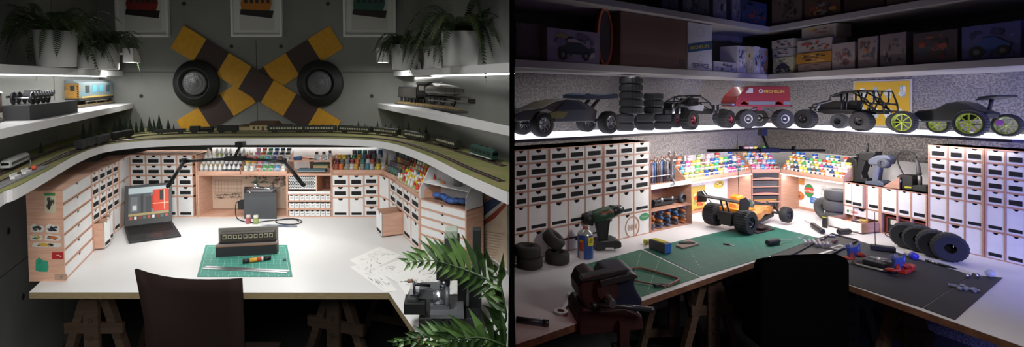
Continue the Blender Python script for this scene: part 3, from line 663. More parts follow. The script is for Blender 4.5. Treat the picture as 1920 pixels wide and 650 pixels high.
sticker(85, 361, 104, 399, '#b9b39a', ['#2c2e2b', '#474a44', '#1d1f1e'], 'pale poster sticker with a green top bar and locomotive on the tower side', 2, extra=exp)
for k, (q, cs, nm) in enumerate((((57, 419, 82, 435), ['#222a24', '#3b4038'], 'dark locomotive sticker, upper left of the five train stickers'), ((86, 419, 112, 436), ['#23272e', '#3c4048'], 'grey locomotive sticker, upper right of the five train stickers'),
        ((57, 438, 80, 450), ['#2f5d43', '#b89a3c'], 'green and yellow train sticker, middle left on the tower'), ((84, 438, 114, 451), ['#b5652f', '#3a2a24'], 'orange train sticker, middle right on the tower'), ((60, 453, 116, 463), ['#c09a32', '#23252a', '#4a4f55'], 'long yellow and black train sticker on the tower side'))):
    sticker(*q, '#c9c5bd', cs, nm, 20+k, 's')
sticker(98, 472, 119, 485, '#a8262a', ['#a8262a', '#d6c4bd'], 'small red flag sticker low on the tower side', 31)
sticker(67, 482, 91, 509, '#2f8f72', ['#2f8f72', '#277a60'], 'teal map shaped sticker low on the tower side', 32, 's')
sticker(103, 513, 126, 524, '#a08575', ['#b59b8a', '#8c7263'], 'faded tan sticker near the bottom of the tower side', 33)
# ================================================================ LEFT ROOM: paints
def EM(col, s=1.0): return mat('glow_'+col.lstrip('#')+'_%d' % (s*100), col, .6, emit=s)
CACHE = {}
def share(key, maker):
    if key not in CACHE: CACHE[key] = maker()
    return CACHE[key]
def put(key, maker, name, label, cat, loc, group, rot=0, mtx=None):
    """first use builds the object, later uses share its mesh"""
    if key in CACHE:
        o = CACHE[key].copy(); COL.objects.link(o)
    else:
        o = maker().build(name); CACHE[key] = o
    o.name = name
    o.matrix_world = RM() @ Matrix.Translation(loc) @ (mtx if mtx is not None else Matrix.Rotation(rot, 4, 'Z'))
    return tag(o, label, cat, group)
def dropper(cap, body='#d5d4d2', band=None, h=.058, r=.0125):
    def f():
        b = MB(); b.lathe([(0, 0), (r, 0), (r, h*.55), (r*.8, h*.64)], K(body, .4), n=12)
        if band: b.lathe([(r*1.03, h*.12), (r*1.03, h*.4)], K(band, .5), n=12)
        b.lathe([(r*.8, h*.64), (r*.7, h*.7), (r*.36, h*.95), (r*.3, h), (0, h)], K(cap, .4), n=12); return b
    return f
def pot(cap, body='#d2cfca', h=.042, r=.017, sq=True):
    def f():
        b = MB(); n = 6 if sq else 14
        b.lathe([(0, 0), (r*.88, 0), (r*.92, h*.68), (0, h*.68)], K(body, .4), n=12); b.box(-r*.6, r*.6, -r*.93, -r*.85, h*.12, h*.5, K(cap, .5))
        b.lathe([(0, h*.68), (r, h*.68), (r, h*.96), (r*.9, h), (0, h)], K(cap, .4), n=n if sq else 16, smooth=not sq); return b
    return f
def jar(col, h=.05, r=.017):
    def f():
        b = MB(); b.lathe([(0, 0), (r, 0), (r*1.02, h*.5), (r*.9, h*.62), (r*.8, h*.66)], mat('jar_'+col.lstrip('#'), col, .15, coat=.5), n=14)
        b.lathe([(r*.93, h*.66), (r*.93, h*.98), (r*.88, h), (0, h)], mat('jarcap_'+col.lstrip('#'), col, .35, var=.25, vscale=2), n=14); return b
    return f
ROWN = ['front', 'second', 'third', 'fourth', 'fifth', 'sixth', 'top']
ZS = TZ+HS
# stepped racks in the hutch
def rack(pl, s0, s1, z, rows, dy, dz, y0, name, label, ends=True, hmin=.012):
    th = thing(name, label, 'paint rack', pl.pt(s0, y0, z), pl.rot); b = MB()
    for r_ in range(rows): b.box(0, s1-s0, dy*r_, dy*rows, 0 if r_ == 0 else hmin+dz*(r_-1), hmin+dz*r_-.0005, m_white if r_ else m_wood)
    b.box(0, s1-s0, -.004, -.001, 0, hmin+.012, m_wood); b.build('steps', th)
    for x in (-.0045, s1-s0+.0005): b = MB(); b.prism([(-.004, 0), (dy*rows, 0), (dy*rows, hmin+dz*rows), (0, hmin+.02), (-.004, .02)], x, x+.004, m_wood, 'yz'); b.build('side_panel', th)
    return th
ra = (sx(371), sx(449)); rb = (sx(453), sx(536))
rack(plC, ra[0], ra[1], ZS, 4, .03, .031, .012, 'paint_rack', 'stepped birch rack of white dropper bottles on the hutch')
rack(plC, rb[0], rb[1], ZS, 5, .028, .026, .012, 'paint_rack', 'stepped birch rack of square paint pots right of the dropper rack')
rnd = random.Random(12)
for r_ in range(4):
    n = 9
    for c in range(n):
        if r_ == 3 and c in (1, 6): continue
        x = ra[0]+(c+.5)*(ra[1]-ra[0])/n; band = None
        cap = '#dcdcda'
        if r_ == 3: band = {2: '#c3c33c', 3: '#b9c83c', 5: '#333333', 7: '#3a3a3a', 4: '#777777'}.get(c)
        elif r_ == 0: band = '#4c4f55' if c > 4 else '#a8a8a8'
        elif r_ == 1: band = '#5a5e66' if c > 4 else '#b9a27c'
        put(('dr', cap, band), dropper(cap, band=band), 'dropper_bottle', 'white dropper bottle, %s from the left in the %s row of the hutch rack' % (ORD[c], ROWN[r_]), 'paint bottle',
            plC.pt(x, .012+.03*r_+.015, ZS+.012+.031*r_), 'white dropper bottles in the hutch rack')
capc = [['#cfd8cc', '#d8d8d6', '#b8604a', '#4aa352', '#4aa352', '#5e9ad0', '#e0dcd8'], ['#d9b64a', '#d28a3c', '#d77896', '#6f8fb0', '#4f5d58', '#6a5148', '#cfcfcf'], ['#b9583a', '#c04f45', '#5aa050', '#4fa3c4', '#3c4a6c', '#6a4038', '#cccccc'],
        ['#d8c9a0', '#cf7fb0', '#d6642f', '#2e7a4a', '#2d5296', '#2c3346', '#1e2026'], ['#c9b898', '#d58bb4', '#d5602c', '#31794a', '#2f55a0', '#303a52', '#202228']]
CN = {}
def cname(h):
    import colorsys
    r, g, b = [int(h.lstrip('#')[i:i+2], 16)/255 for i in (0, 2, 4)]; hh, s, v = colorsys.rgb_to_hsv(r, g, b)
    if v < .2: return 'black'
    if s < .14: return 'white' if v > .72 else ('grey' if v > .3 else 'dark grey')
    hh *= 360; d = 'dark ' if v < .45 else ''
    if hh < 18 or hh > 345: n = 'red' if s > .5 else ('pink' if v > .6 else 'brown')
    elif hh < 45: n = 'orange' if (s > .6 and v > .6) else ('tan' if v > .6 else 'brown')
    elif hh < 68: n = 'yellow' if s > .45 else 'cream'
    elif hh < 165: n = 'green'
    elif hh < 195: n = 'teal'
    elif hh < 255: n = 'blue'
    elif hh < 300: n = 'purple'
    else: n = 'pink'
    return (d+n).strip()
for r_ in range(5):
    for c in range(7):
        if r_ == 4 and c == 0: continue
        x = rb[0]+(c+.5)*(rb[1]-rb[0])/7; col = capc[r_][c]
        put(('sq', col), pot(col, h=.046, r=.0165), 'paint_pot', '%s-capped paint pot, %s from the left in the %s row of the hutch rack' % (cname(col), ORD[c], ROWN[r_]), 'paint pot',
            plC.pt(x, .012+.028*r_+.015, ZS+.012+.026*r_), 'square paint pots on the hutch rack')
# glass jars of enamel paint behind the low drawers
js0, js1 = sx(624), sx(712)
rack(plC, js0, sx(720), ZS, 4, .036, .026, .012, 'paint_rack', 'white stepped rack of glass paint jars above the low drawers', hmin=.02)
jc = ['#a34a44', '#7c7a74', '#b9622f', '#8d8672', '#b3b4b4', '#b88a35', '#5c5a52', '#2f6f7a', '#79828a', '#c0a62c', '#5b5563', '#4b5560', '#7b2f36', '#3a7a86', '#536b4a', '#2f5e8c', '#8c7f74', '#35564a', '#5a2a33', '#276a64', '#a8503a', '#3f6e46', '#405a78', '#62605c']
rr = random.Random(5)
for r_ in range(4):
    n = 9
    for c in range(n):
        if r_ == 3 and c < 3: continue
        x = js0+(c+.5+.15*rr.uniform(-1, 1))*(js1-js0)/n; col = rr.choice(jc)
        if r_ == 0: col = ['#9a4a40', '#c4652f', '#8d8672', '#b3b4b4', '#b88a35', '#7d7c78', '#35707c', '#9aa2a8', '#c0a62c'][c]
        put(('jar', col), jar(col), 'paint_jar', '%s paint jar, %s from left, %s row above the low drawers' % (cname(col), ORD[c], ROWN[r_]), 'paint jar', plC.pt(x, .012+.036*r_+.018, ZS+.02+.026*r_), 'glass jars above the low drawers')
# jars round the corner
plJ = Plane(plC.pt(sx(712), -.0)[:2], plR.pt(wR*.22)[:2]); th = None
rack(plJ, 0.004, plJ.w, ZS, 4, .036, .026, .02, 'paint_rack', 'stepped rack of dark paint jars turning the right rear corner', hmin=.02)
for r_ in range(4):
    n = 5
    for c in range(n):
        col = rr.choice(['#55525e', '#3d6f86', '#4b5560', '#7b2f36', '#5a4a58', '#6c5a3a', '#8c4a3a', '#3c6a55', '#c0a62c'])
        put(('jar', col), jar(col), 'paint_jar', '%s glass jar, %s from left, %s row round the right corner' % (cname(col), ORD[c], ROWN[r_]), 'paint jar', plJ.pt(.012+(c+.5)*(plJ.w-.01)/n, .02+.036*r_+.018, ZS+.02+.026*r_), 'glass jars round the corner')
# colour droppers on the right
rack(plR, wR*.24, wR*.995, ZS, 7, .027, .019, .006, 'paint_rack', 'stepped rack crowded with red, yellow and white dropper bottles at right', hmin=.01)
dc = ['#d9c022', '#d8d8d6', '#c93a26', '#e0c832', '#dcdcda', '#dcdcda', '#c7c7c4', '#d3b41c', '#b62f25', '#2f6a8c', '#3c7a44']
for r_ in range(7):
    n = 9
    for c in range(n):
        col = rr.choice(dc); body = rr.choice(['#d8d6d2', '#d8d6d2', '#cf3f2a', '#d9c022', '#8fae4a', '#d8d6d2'])
        put(('cd', col, body), dropper(col, body, band=rr.choice([None, '#c8bfa0']), h=.054, r=.0118), 'dropper_bottle', '%s-topped dropper bottle, %s from the rear, %s row beside the corner shelf' % (cname(col), ORD[c], ROWN[r_]), 'paint bottle',
            plR.pt(wR*.24+(c+.5)*wR*.75/n, .006+.027*r_+.0135, ZS+.01+.019*r_), 'coloured dropper bottles at the right')
# ================================================================ desk lamp
mb_ = m_blackm
hd = gy(441, 298, 3.02); th = thing('desk_lamp', 'black light bar lamp with two folding arms hanging below the layout board', 'lamp', (hd.x, hd.y, hd.z))
def rel(p): return p-hd
b = MB(); b.bx((0, 0, .005), (.125, .05, .028), mb_).bx((-.075, 0, 0), (.05, .03, .014), mb_).bx((.085, 0, 0), (.05, .03, .014), mb_); b.build('lamp_head', th, bevel=.004)
tp_ = rel(gy(451, 274, 3.15)); b = MB(); b.tube([(0, 0, .015), (.012, .0, .045), tuple(tp_)], .009, mb_, 8).bx((tp_.x, tp_.y, tp_.z+.012), (.05, .05, .035), mb_); b.build('hanging_bracket', th)
kL, kR = rel(gz(345, 303, hd.z-.004)), rel(gz(533, 301.5, hd.z-.004)); eL, eR = rel(gz(315, 349, hd.z-.008)), rel(gz(569, 348, hd.z-.008))
kL = rel(gy(345, 302, 2.98)); kR = rel(gy(533, 302, 2.98)); eL = rel(gy(315, 349, 2.50)); eR = rel(gy(569, 347, 2.50))
for k, e_ in ((kL, eL), (kR, eR)):
    sg = -1 if k.x < 0 else 1
    b = MB(); b.tube([(sg*.06, 0, 0), tuple(k)], .009, mb_, 8); b.build('inner_arm', th)
    b = MB(); b.cyl(tuple(k+Vector((0, 0, -.014))), tuple(k+Vector((0, 0, .018))), .016, mb_, n=16); b.build('elbow_joint', th)
    d = (e_-k).normalized(); b = MB(); b.tube([tuple(k), tuple(e_)], .011, mb_, 8); a_ = b.build('light_arm', th)
    b = MB(); b.tube([tuple(k+d*.03+Vector((0, 0, -.0105))), tuple(e_-d*.01+Vector((0, 0, -.0105)))], .004, EM('#ffffff', 5), 6); b.build('led_line', a_)
    strip('desk_lamp_light', hd+k+d*.03+Vector((0, 0, -.02)), hd+e_+Vector((0, 0, -.02)), 1.6, c_w, .03)
    strip('desk_lamp_light', hd+Vector((sg*.08, 0, -.025)), hd+k+Vector((0, 0, -.02)), 1.0, c_w, .03)
# ================================================================ things on the desk
def frame_on(u0, v0, u1, v1, z):       # origin and angle of an edge drawn from one pixel to another at height z
    a = gz(u0, v0, z); c_ = gz(u1, v1, z); d = c_-a; return a, math.atan2(d.y, d.x), d.length
# laptop
a, rt, L_ = frame_on(233, 427, 323, 416, TZ+.008); f0 = gz(240.5, 457, TZ+.008); f1 = gz(339.6, 436.5, TZ+.008)
Dl = ((f0-a).length+(f1-gz(323, 416, TZ+.008)).length)/2*.98; a.z = TZ
Bm = Matrix.Rotation(rt, 4, 'Z').inverted().to_3x3()
sh_ = Bm @ ((f0-a)*.5+(f1-gz(323, 416, TZ))*.5); kx = sh_.x/-sh_.y
th = thing('laptop', 'open black laptop showing a red and a grey locomotive on its screen', 'laptop', a, rt)
SK = Matrix(((1, -kx, 0, 0), (0, 1, 0, 0), (0, 0, 1, 0), (0, 0, 0, 1))); Dl = -sh_.y
b = MB(SK); b.box(0, L_, -Dl, 0, .001, .014, K('#232427', .5)); b.build('base', th, bevel=.003)
b = MB(SK); nk = 13
for j in range(5):
    for i in range(nk): b.box(L_*.06+i*L_*.88/nk, L_*.06+(i+.86)*L_*.88/nk, -Dl*(.16+.105*j)-.0, -Dl*(.16+.105*j)+Dl*.085, .014, .0155, K('#141416', .6))
b.build('keyboard', th)
b = MB(SK); b.box(L_*.34, L_*.66, -Dl*.95, -Dl*.7, .014, .0144, K('#2b2c30', .35)); b.build('touchpad', th)
zt = gy(317, 356, a.y+.10).z; HSn = (gz(0, 0, 0), 0)[1]
tl = .10; hh = .255
SM = Matrix.Translation((0, 0, .014)) @ Matrix.Rotation(math.radians(-19), 4, 'X')
b = MB(SM); b.box(0, L_, 0, .007, 0, hh, K('#161719', .4)); lid = b.build('lid', th, bevel=.002)
b = MB(SM); x0, x1, z0, z1 = L_*.08, L_*.93, hh*.13, hh*.93; wS = x1-x0; hS = z1-z0
b.box(x0, x1, -.0006, 0, z0, z1, EM('#6f7a80', .2))
q = lambda fx0, fx1, fz0, fz1, col, y: b.box(x0+wS*fx0, x0+wS*fx1, -y, -y+.0004, z0+hS*fz0, z0+hS*fz1, EM(col, .20))
q(0, 1, .82, 1, '#a9b7bb', .0008); q(0, .55, .2, .80, '#4a4d50', .001); q(.05, .22, .25, .72, '#60666a', .0012); q(.1, .2, .3, .45, '#b9bcbd', .0014); q(.3, .36, .22, .78, '#2f3133', .0012); q(.42, .56, .2, .7, '#3a3c40', .0013)
q(.60, 1, .22, .9, '#c23c22', .0014); q(.56, .62, .3, .75, '#9c2f1d', .0016); q(.77, .86, .55, .86, '#2a2224', .0018); q(.6, 1, .45, .47, '#d8b7a4', .0018); q(.88, .9, .25, .88, '#d8b7a4', .0018); q(0, 1, .13, .2, '#9b8a5c', .0018); q(0, 1, 0, .13, '#3a3f40', .0012)
for k in range(9): q(.03+.11*k, .09+.11*k, .02, .11, ['#b34a38', '#c9c9c4', '#7a2a24', '#4f6a5c'][k % 4], .002)
b.build('screen', lid)
# cutting mat
co = [gz(369, 519, TZ), gz(548.5, 519, TZ), gz(538.5, 459.5, TZ), gz(385.5, 459.5, TZ)]; o_ = co[0]
cc = [(p.x-o_.x, p.y-o_.y) for p in co]
th = thing('cutting_mat', 'green gridded cutting mat in the middle of the white railway desk', 'cutting mat', o_)
b = MB(); b.prism(cc, .0003, .0025, mat('mat_teal', '#2f8272', .6, var=.05), 'xy'); b.build('mat_sheet', th, bevel=.0008)
b = MB(); m_line = K('#8fc4b4', .7)
def gl(s, t): p = Vector(cc[0]).lerp(Vector(cc[1]), s).lerp(Vector(cc[3]).lerp(Vector(cc[2]), s), t); return p
def gline(b, A, B_, w, m, z):
    d = (B_-A).normalized(); n = Vector((-d.y, d.x))*w/2
    b.add([(*(A+n), z), (*(B_+n), z), (*(B_-n), z), (*(A-n), z)], [(0, 1, 2, 3)], m)
for i in range(61): gline(b, gl(.03+.94*i/60, .04), gl(.03+.94*i/60, .93), .0003 if i % 5 else .0009, m_line if i % 5 else K('#b5dccd', .7), .0028)
for i in range(41): gline(b, gl(.03, .04+.89*i/40), gl(.97, .04+.89*i/40), .0004 if i % 5 else .0010, m_line if i % 5 else K('#b5dccd', .7), .0028)
gline(b, gl(.04, .95), gl(.17, .95), .008, m_line, .0028); gline(b, gl(.75, .95), gl(.96, .95), .008, m_line, .0028)
for i in range(9): gline(b, gl(.12+.105*i, .0), gl(.12+.105*i, .035), .003, m_line, .0028)
b.build('printed_grid', th, recalc=False)
ZM = TZ+.003
a, rt, L_ = frame_on(404.5, 482, 519, 476, ZM); th = thing('display_case', 'dark case with a model passenger coach inside standing on the cutting mat', 'display case', a, rt)
hh = .052; b = MB(); b.box(0, L_, 0, .05, 0, hh, K('#26282a', .6)); b.build('case_base', th)
b = MB(); b.box(-.001, L_+.001, -.001, .05, hh, hh+.006, K('#8d6a55', .6)).box(0, L_, .002, .048, hh+.006, hh+.009, K('#7b7470', .7)); b.build('rim', th)
b = MB(); b.box(0, L_*.99, .050, .060, 0, hh+.085, K('#77756f', .7)); b.build('back_panel', th)
b = MB(); b.box(L_*.06, L_*.95, .02, .046, hh+.016, hh+.062, K('#35302c', .5)); b.prism([(.018, hh+.062), (.048, hh+.062), (.042, hh+.070), (.024, hh+.070)], L_*.06, L_*.95, K('#4c4642'), 'yz')
b.box(L_*.04, L_*.97, .02, .044, hh+.009, hh+.018, K('#1d1b1b')); co_ = b.build('model_coach', th)
b = MB()
for k in range(10): b.box(L_*(.1+.085*k), L_*(.1+.085*k+.06), .0185, .0195, hh+.036, hh+.056, K('#b9b394', .5)).box(L_*(.108+.085*k), L_*(.108+.085*k+.044), .018, .019, hh+.040, hh+.053, K('#2c2a28', .3))
b.build('windows', co_)
a, rt, L_ = frame_on(378, 504, 537, 512, ZM); th = tag(MB().box(0, L_, 0, .038, 0, .002, m_steel).box(0, L_, .016, .019, .002, .0032, K('#8c8f92', .3, .6)).build('steel_ruler', loc=a, rot=rt), 'flat steel ruler lying along the front of the green cutting mat', 'ruler')
a, rt, L_ = frame_on(455, 494, 508, 486.5, ZM); th = thing('glue_tube', 'black ended glue pen with yellow and red label on the cutting mat', 'glue', (a.x, a.y, ZM+.0115), rt)
b = MB(); b.cyl((L_*.2, 0, 0), (L_*.72, 0, 0), .011, K('#c8922c', .4), n=16).cyl((L_*.5, 0, 0), (L_*.66, 0, 0), .0112, K('#b03a24', .4), n=16).cyl((L_*.66, 0, 0), (L_*.73, 0, 0), .0112, K('#d0cdc6', .4), n=16); b.build('label_barrel', th)
b = MB(); b.cyl((0, 0, 0), (L_*.24, 0, 0), .0113, m_black, n=16); b.build('end_cap', th); b = MB(); b.cyl((L_*.73, 0, 0), (L_, 0, 0), .0105, m_black, n=16); b.build('cap', th)
a = gz(533.5, 487.5, ZM); tag(MB().lathe([(0, 0), (.008, 0), (.009, .004), (.006, .009), (0, .009)], K('#56585c'), n=16).build('round_button', loc=a), 'small grey round magnet at the right of the cutting mat', 'button')  # small round button lying on the mat
# airbrush compressor box
a, rt, L_ = frame_on(458, 410, 519, 410, TZ); th = thing('airbrush_compressor', 'dark grey cube shaped compressor with airbrush on top, standing at the hutch', 'compressor', a)
hc = gy(458, 362, a.y).z-TZ; b = MB(Matrix(((1, -.411, 0, 0), (0, 1, 0, 0), (0, 0, 1, 0), (0, 0, 0, 1)))); b.box(0, L_, 0, .2, 0, hc, mat('dark_grey_box', '#3c3d40', .55, bump=.05)).box(.002, L_-.002, -.001, 0, .004, hc-.022, K('#424448', .5)); b.build('housing', th, bevel=.004)
b = MB(); b.bx((L_/2-.02, .1, hc+.004), (L_*.8, .12, .006), K('#8c8d90', .4)); b.build('top_plate', th)
b = MB(); b.tube([(.01, .06, hc+.02), (.06, .06, hc+.026), (.12, .06, hc+.02), (.19, .07, hc+.01)], [.004, .009, .008, .003], m_chrome, 10).cyl((.06, .06, hc+.02), (.055, .06, hc+.055), .008, m_chrome, .013, n=14).tube([(.03, .04, hc+.02), (.03, .02, hc+.005), (.06, .01, hc-.02)], .004, m_steel, 8).cyl((.15, .1, hc+.006), (.15, .1, hc+.03), .014, K('#55585c'), n=12); b.build('airbrush', th)
pg = gy(447, 377, a.y); b = MB(); b.bx((pg.x-a.x+.018, .04, .5*hc+.0), (.06, .05, .055), m_black); b.build('plug_block', th)
P = [gz(u, v, TZ+.004) for u, v in ((457, 376), (0, 0))][:0]
cab_pts = [gy(450, 378, a.y), gy(443, 380, a.y-.02), gy(441.5, 395, a.y-.03), gz(444, 408, TZ+.01), gz(455, 414, TZ+.004), gz(475, 416.5, TZ+.004), gz(500, 414, TZ+.004), gz(540, 410, TZ+.004), gz(560, 411, TZ+.004), gz(565, 416, TZ+.004), gz(552, 420, TZ+.004), gz(525, 419, TZ+.004), gz(517, 414, TZ+.004), gz(530, 410.5, TZ+.008), gz(550, 409.5, TZ+.008), gz(560, 414, TZ+.008)]
o_ = cab_pts[5]; b = MB(); b.tube([p-o_ for p in smooth_path(cab_pts, 6)], .0032, m_black, 8); tag(b.build('air_hose', loc=o_), 'black hose looping over the desk beside the compressor', 'hose')
for u, v, col, nm in ((466, 418.5, '#9a4a4e', 'small jar of red paint in front of the compressor'), (480, 419, '#8c9e5c', 'small jar of green paint in front of the compressor')):
    p = gz(u, v, TZ); th = thing('paint_jar', nm, 'paint jar', p); R = .016
    b = MB(); b.lathe([(0, 0), (R, 0), (R, .03), (R*.8, .036), (R*.8, .040)], mat('jar_'+col.lstrip('#'), col, .15, coat=.5), n=16); b.build('jar_body', th)
    b = MB(); b.lathe([(R*.92, .038), (R*.92, .056), (0, .056)], K('#b9b4a6', .3) if 'green' in nm else K('#a89a98', .3), n=16); b.build('lid', th)
a, rt, L_ = frame_on(503, 423, 557, 425, TZ+.004); b = MB(); b.tube([(-.05, 0, .002), (0, 0, .004), (L_*.6, 0, .005), (L_, .0, .004)], [.001, .005, .006, .003], K('#5f6a80', .3, .5), 8); tag(b.build('airbrush_pen', loc=a, rot=rt), 'slim blue grey airbrush lying on the desk in front of the hose', 'airbrush')
# technical drawings
rq = random.Random(3)
sheets = [((655, 487), (712, 462), (752, 478), (690, 510), 'small drawing sheet nearest the mat'), ((655, 500), (700, 492), (745, 545), (722, 548), 'narrow drawing sheet reaching the inner desk corner'),
          ((700, 505), (775, 478), (820, 492), (745, 530), 'pencil shaded drawing sheet in the middle of the pile'), ((735, 515), (830, 495), (870, 545), (775, 575), 'large drawing sheet under the milling machine')]
for k, q in enumerate(sheets):
    pts = [gz(*p, TZ) for p in q[:4]]; o_ = pts[0].copy(); z = .0004+.0006*k
    th = thing('drawing_sheet', q[4]+' of the white railway desk', 'paper', (o_.x, o_.y, TZ)); c2 = [(p.x-o_.x, p.y-o_.y) for p in pts]
    b = MB(); b.prism(c2, z-.0002, z, mat('paper_white', '#dfdfdc', .8), 'xy'); b.build('paper', th, recalc=False)
    b = MB()
    def pq(s, t): return Vector(c2[0]).lerp(Vector(c2[1]), s).lerp(Vector(c2[3]).lerp(Vector(c2[2]), s), t)
    for i in range(34):
        s, t = rq.uniform(.08, .85), rq.uniform(.1, .85); A = pq(s, t); B_ = pq(min(.95, max(.05, s+rq.choice([0, .12, -.1, .2])*rq.random())), min(.95, max(.05, t+rq.choice([0, .2, -.15])*rq.random())))
        if (B_-A).length > .002: gline(b, A, B_, rq.choice([.001, .0016, .003]), K(rq.choice(['#6d7074', '#8d9094', '#55585c'])), z+.0002+.00001*i)
    for i in range(3):
        s, t = rq.uniform(.2, .8), rq.uniform(.2, .8); cp = pq(s, t); R = .008+.01*rq.random()
        for j in range(12): a1, a2 = 2*PI*j/12, 2*PI*(j+1)/12; gline(b, cp+Vector((math.cos(a1), math.sin(a1)))*R, cp+Vector((math.cos(a2), math.sin(a2)))*R, .0012, K('#6d7074'), z+.0006)
    b.build('line_drawing', th, recalc=False)
# ================================================================ LEFT ROOM: shelf models, mill, palm, chair
SZ = 1.493
def wheel_pair(b, x, y, r, m, w=.01, z=0):
    b.cyl((x, y, z+r), (x, y+w, z+r), r, m, n=20)
# steam locomotive on the right shelf
pa, pb = gz(741, 195, SZ), gz(932, 219, SZ); d = pb-pa; L_ = d.length; rt = math.atan2(d.y, d.x)
base = thing('track_plinth', 'grey plinth with brass sleepered track under the large steam locomotive', 'display base', pa, rt)
b = MB(); b.box(0, L_, -.005, .13, 0, .012, K('#4a4846', .7)); b.build('plinth_board', base)
b = MB()
for i in range(44): x = L_*(.02+.96*i/44); b.box(x, x+L_*.012, .0, .075, .012, .019, K('#a68a58', .5))
b.build('sleepers', base)
for y in (.012, .055): b = MB(); b.box(0.01, L_-.01, y, y+.004, .019, .026, K('#b09a6c', .35, .6)); b.build('rail', base)
g1 = mat('loco_black', '#2c2c2d', .32, .5); g2 = mat('loco_grey', '#6a6864', .35, .5)
th = thing('steam_locomotive', 'large black model steam locomotive with tender on the lower right shelf', 'model locomotive', pa+Vector((0, 0, .026)), rt)
x0, x1 = L_*.60, L_*.93; zc = .096; R = .041; yc = .038
LT = L_; tl = LT*.62
sc = LT
b = MB(); b.lathe([(0, LT*.40), (R*1.12, LT*.40), (R*1.08, LT*.55), (R*.95, LT*.72), (R*.93, LT*.80)], g2, (0, yc, zc), 'x', 28); b.lathe([(R*.97, LT*.80), (R*.99, LT*.87), (R*.95, LT*.875), (R*.5, LT*.885), (0, LT*.888)], g1, (0, yc, zc), 'x', 28)
for fx in (.45, .52, .6, .68, .76): b.lathe([(R*1.1*(1-.25*(fx-.4)), LT*fx), (R*1.1*(1-.25*(fx-.4)), LT*(fx+.005))], g1, (0, yc, zc), 'x', 28)
b.build('boiler', th)
b = MB(); b.cyl((LT*.84, yc, zc+R*.8), (LT*.84, yc, zc+R*1.45), R*.28, g1, n=16); b.build('chimney', th)
for fx in (.52, .66): b = MB(); b.lathe([(R*.5, R*.8), (R*.42, R*1.15), (R*.25, R*1.32), (0, R*1.36)], g2, (LT*fx, yc, zc), n=18); b.build('dome', th)
b = MB(); b.lathe([(0, 0), (R*.34, 0), (R*.34, .010), (0, .014)], mat('lamp_lens', '#c9c6bc', .2), (LT*.888, yc, zc+R*.05), 'x', 16); b.build('headlamp', th)
b = MB(); b.box(LT*.30, LT*.41, yc-.042, yc+.042, .055, .135, g1); b.prism([(yc-.047, .133), (yc+.047, .133), (yc+.03, .148), (yc-.03, .148)], LT*.285, LT*.42, g1, 'yz'); b.box(LT*.325, LT*.385, yc-.0435, yc-.042, .09, .122, K('#8c8a84', .3)); b.build('cab', th)
b = MB(); b.box(LT*.30, LT*.9, yc-.034, yc+.034, .045, .056, g1).box(LT*.42, LT*.86, yc-.046, yc+.046, .064, .068, g2).bx((LT*.85, yc-.04, .045), (LT*.08, .024, .026), g1).bx((LT*.85, yc+.04, .045), (LT*.08, .024, .026), g1); b.build('frame', th)
for fx in (.46, .56, .66): 
    for y in (yc-.035, yc+.027):
        b = MB(); b.lathe([(.03, 0), (.03, .008), (.024, .008), (.024, .003), (.006, .003), (.006, .009), (0, .009)], g1, (LT*fx, y, .033), 'y', 24, caps=False)
        for k in range(10): a = 2*PI*k/10; b.bx((LT*fx+.015*math.cos(a), y+.004, .033+.015*math.sin(a)), (.022, .003, .003), g2, (0, -a, 0))
        b.build('driving_wheel', th)
for fx in (.36, .76, .83):
    for y in (yc-.033, yc+.027): b = MB(); b.lathe([(.017, 0), (.017, .007), (.012, .007), (.005, .002), (0, .002)], g1, (LT*fx, y, .02), 'y', 18); b.build('small_wheel', th)
b = MB(); b.bx((LT*.56, yc-.044, .03), (LT*.24, .004, .008), m_steel).bx((LT*.72, yc-.046, .038), (LT*.2, .004, .006), m_steel, (0, .05, 0)); b.build('side_rods', th)
b = MB(); b.tube([(LT*.42, yc-.043, zc+.02), (LT*.6, yc-.041, zc+.022), (LT*.8, yc-.038, zc+.018)], .0016, K('#a59c86', .3, .6), 6).box(LT*.89, LT*.9, yc-.045, yc+.045, .03, .05, g1)
for k in range(5): b.bx((LT*.905, yc-.03+.015*k, .02), (.02, .004, .03), g1, (0, .4, 0))
b.build('front_buffer', th)
b = MB(); b.box(LT*.05, LT*.285, yc-.04, yc+.04, .036, .10, K('#35332f', .5)).box(LT*.05, LT*.285, yc-.036, yc+.036, .10, .112, K('#1a1a1a', .8)).box(LT*.04, LT*.29, yc-.042, yc+.042, .030, .036, g1); tn = b.build('tender', th)
for fx in (.08, .13, .2, .25):
    b = MB(); b.cyl((LT*fx, yc-.034, .017), (LT*fx, yc-.026, .017), .016, g1, n=18).cyl((LT*fx, yc+.026, .017), (LT*fx, yc+.034, .017), .016, g1, n=18); b.build('tender_wheels', tn)
# diesel shunter on the left shelf
p0, p1 = gz(149, 203, SZ), gz(213, 194, SZ); d = p1-p0; L_ = d.length; rt = math.atan2(d.y, d.x)
base = thing('track_plinth', 'short wooden track base under the blue shunter on the left shelf', 'display base', p0+Vector((-.0, 0, 0)), rt)
b = MB(); b.box(-.02, L_+.03, -.005, .13, 0, .012, K('#57504a', .7)).box(-.01, L_+.02, .01, .014, .012, .02, K('#b09a6c', .4, .4)).box(-.01, L_+.02, .095, .099, .012, .02, K('#b09a6c', .4, .4))
for i in range(12): b.box(L_*(i/12), L_*(i/12)+.008, .0, .12, .012, .015, K('#9a8058'))
b.build('plinth_board', base)
th = thing('diesel_shunter', 'weathered blue model shunter with yellow wasp striped end on the lower left shelf', 'model locomotive', p0+Vector((0, 0, .02)), rt)
bl = mat('weathered_blue', '#5f8796', .55, col2='#7a7a70', vscale=22); yl = mat('weathered_yellow', '#b98a3a', .55, col2='#8d6a38', vscale=25); dk = K('#2a2725', .6)
hb = .168
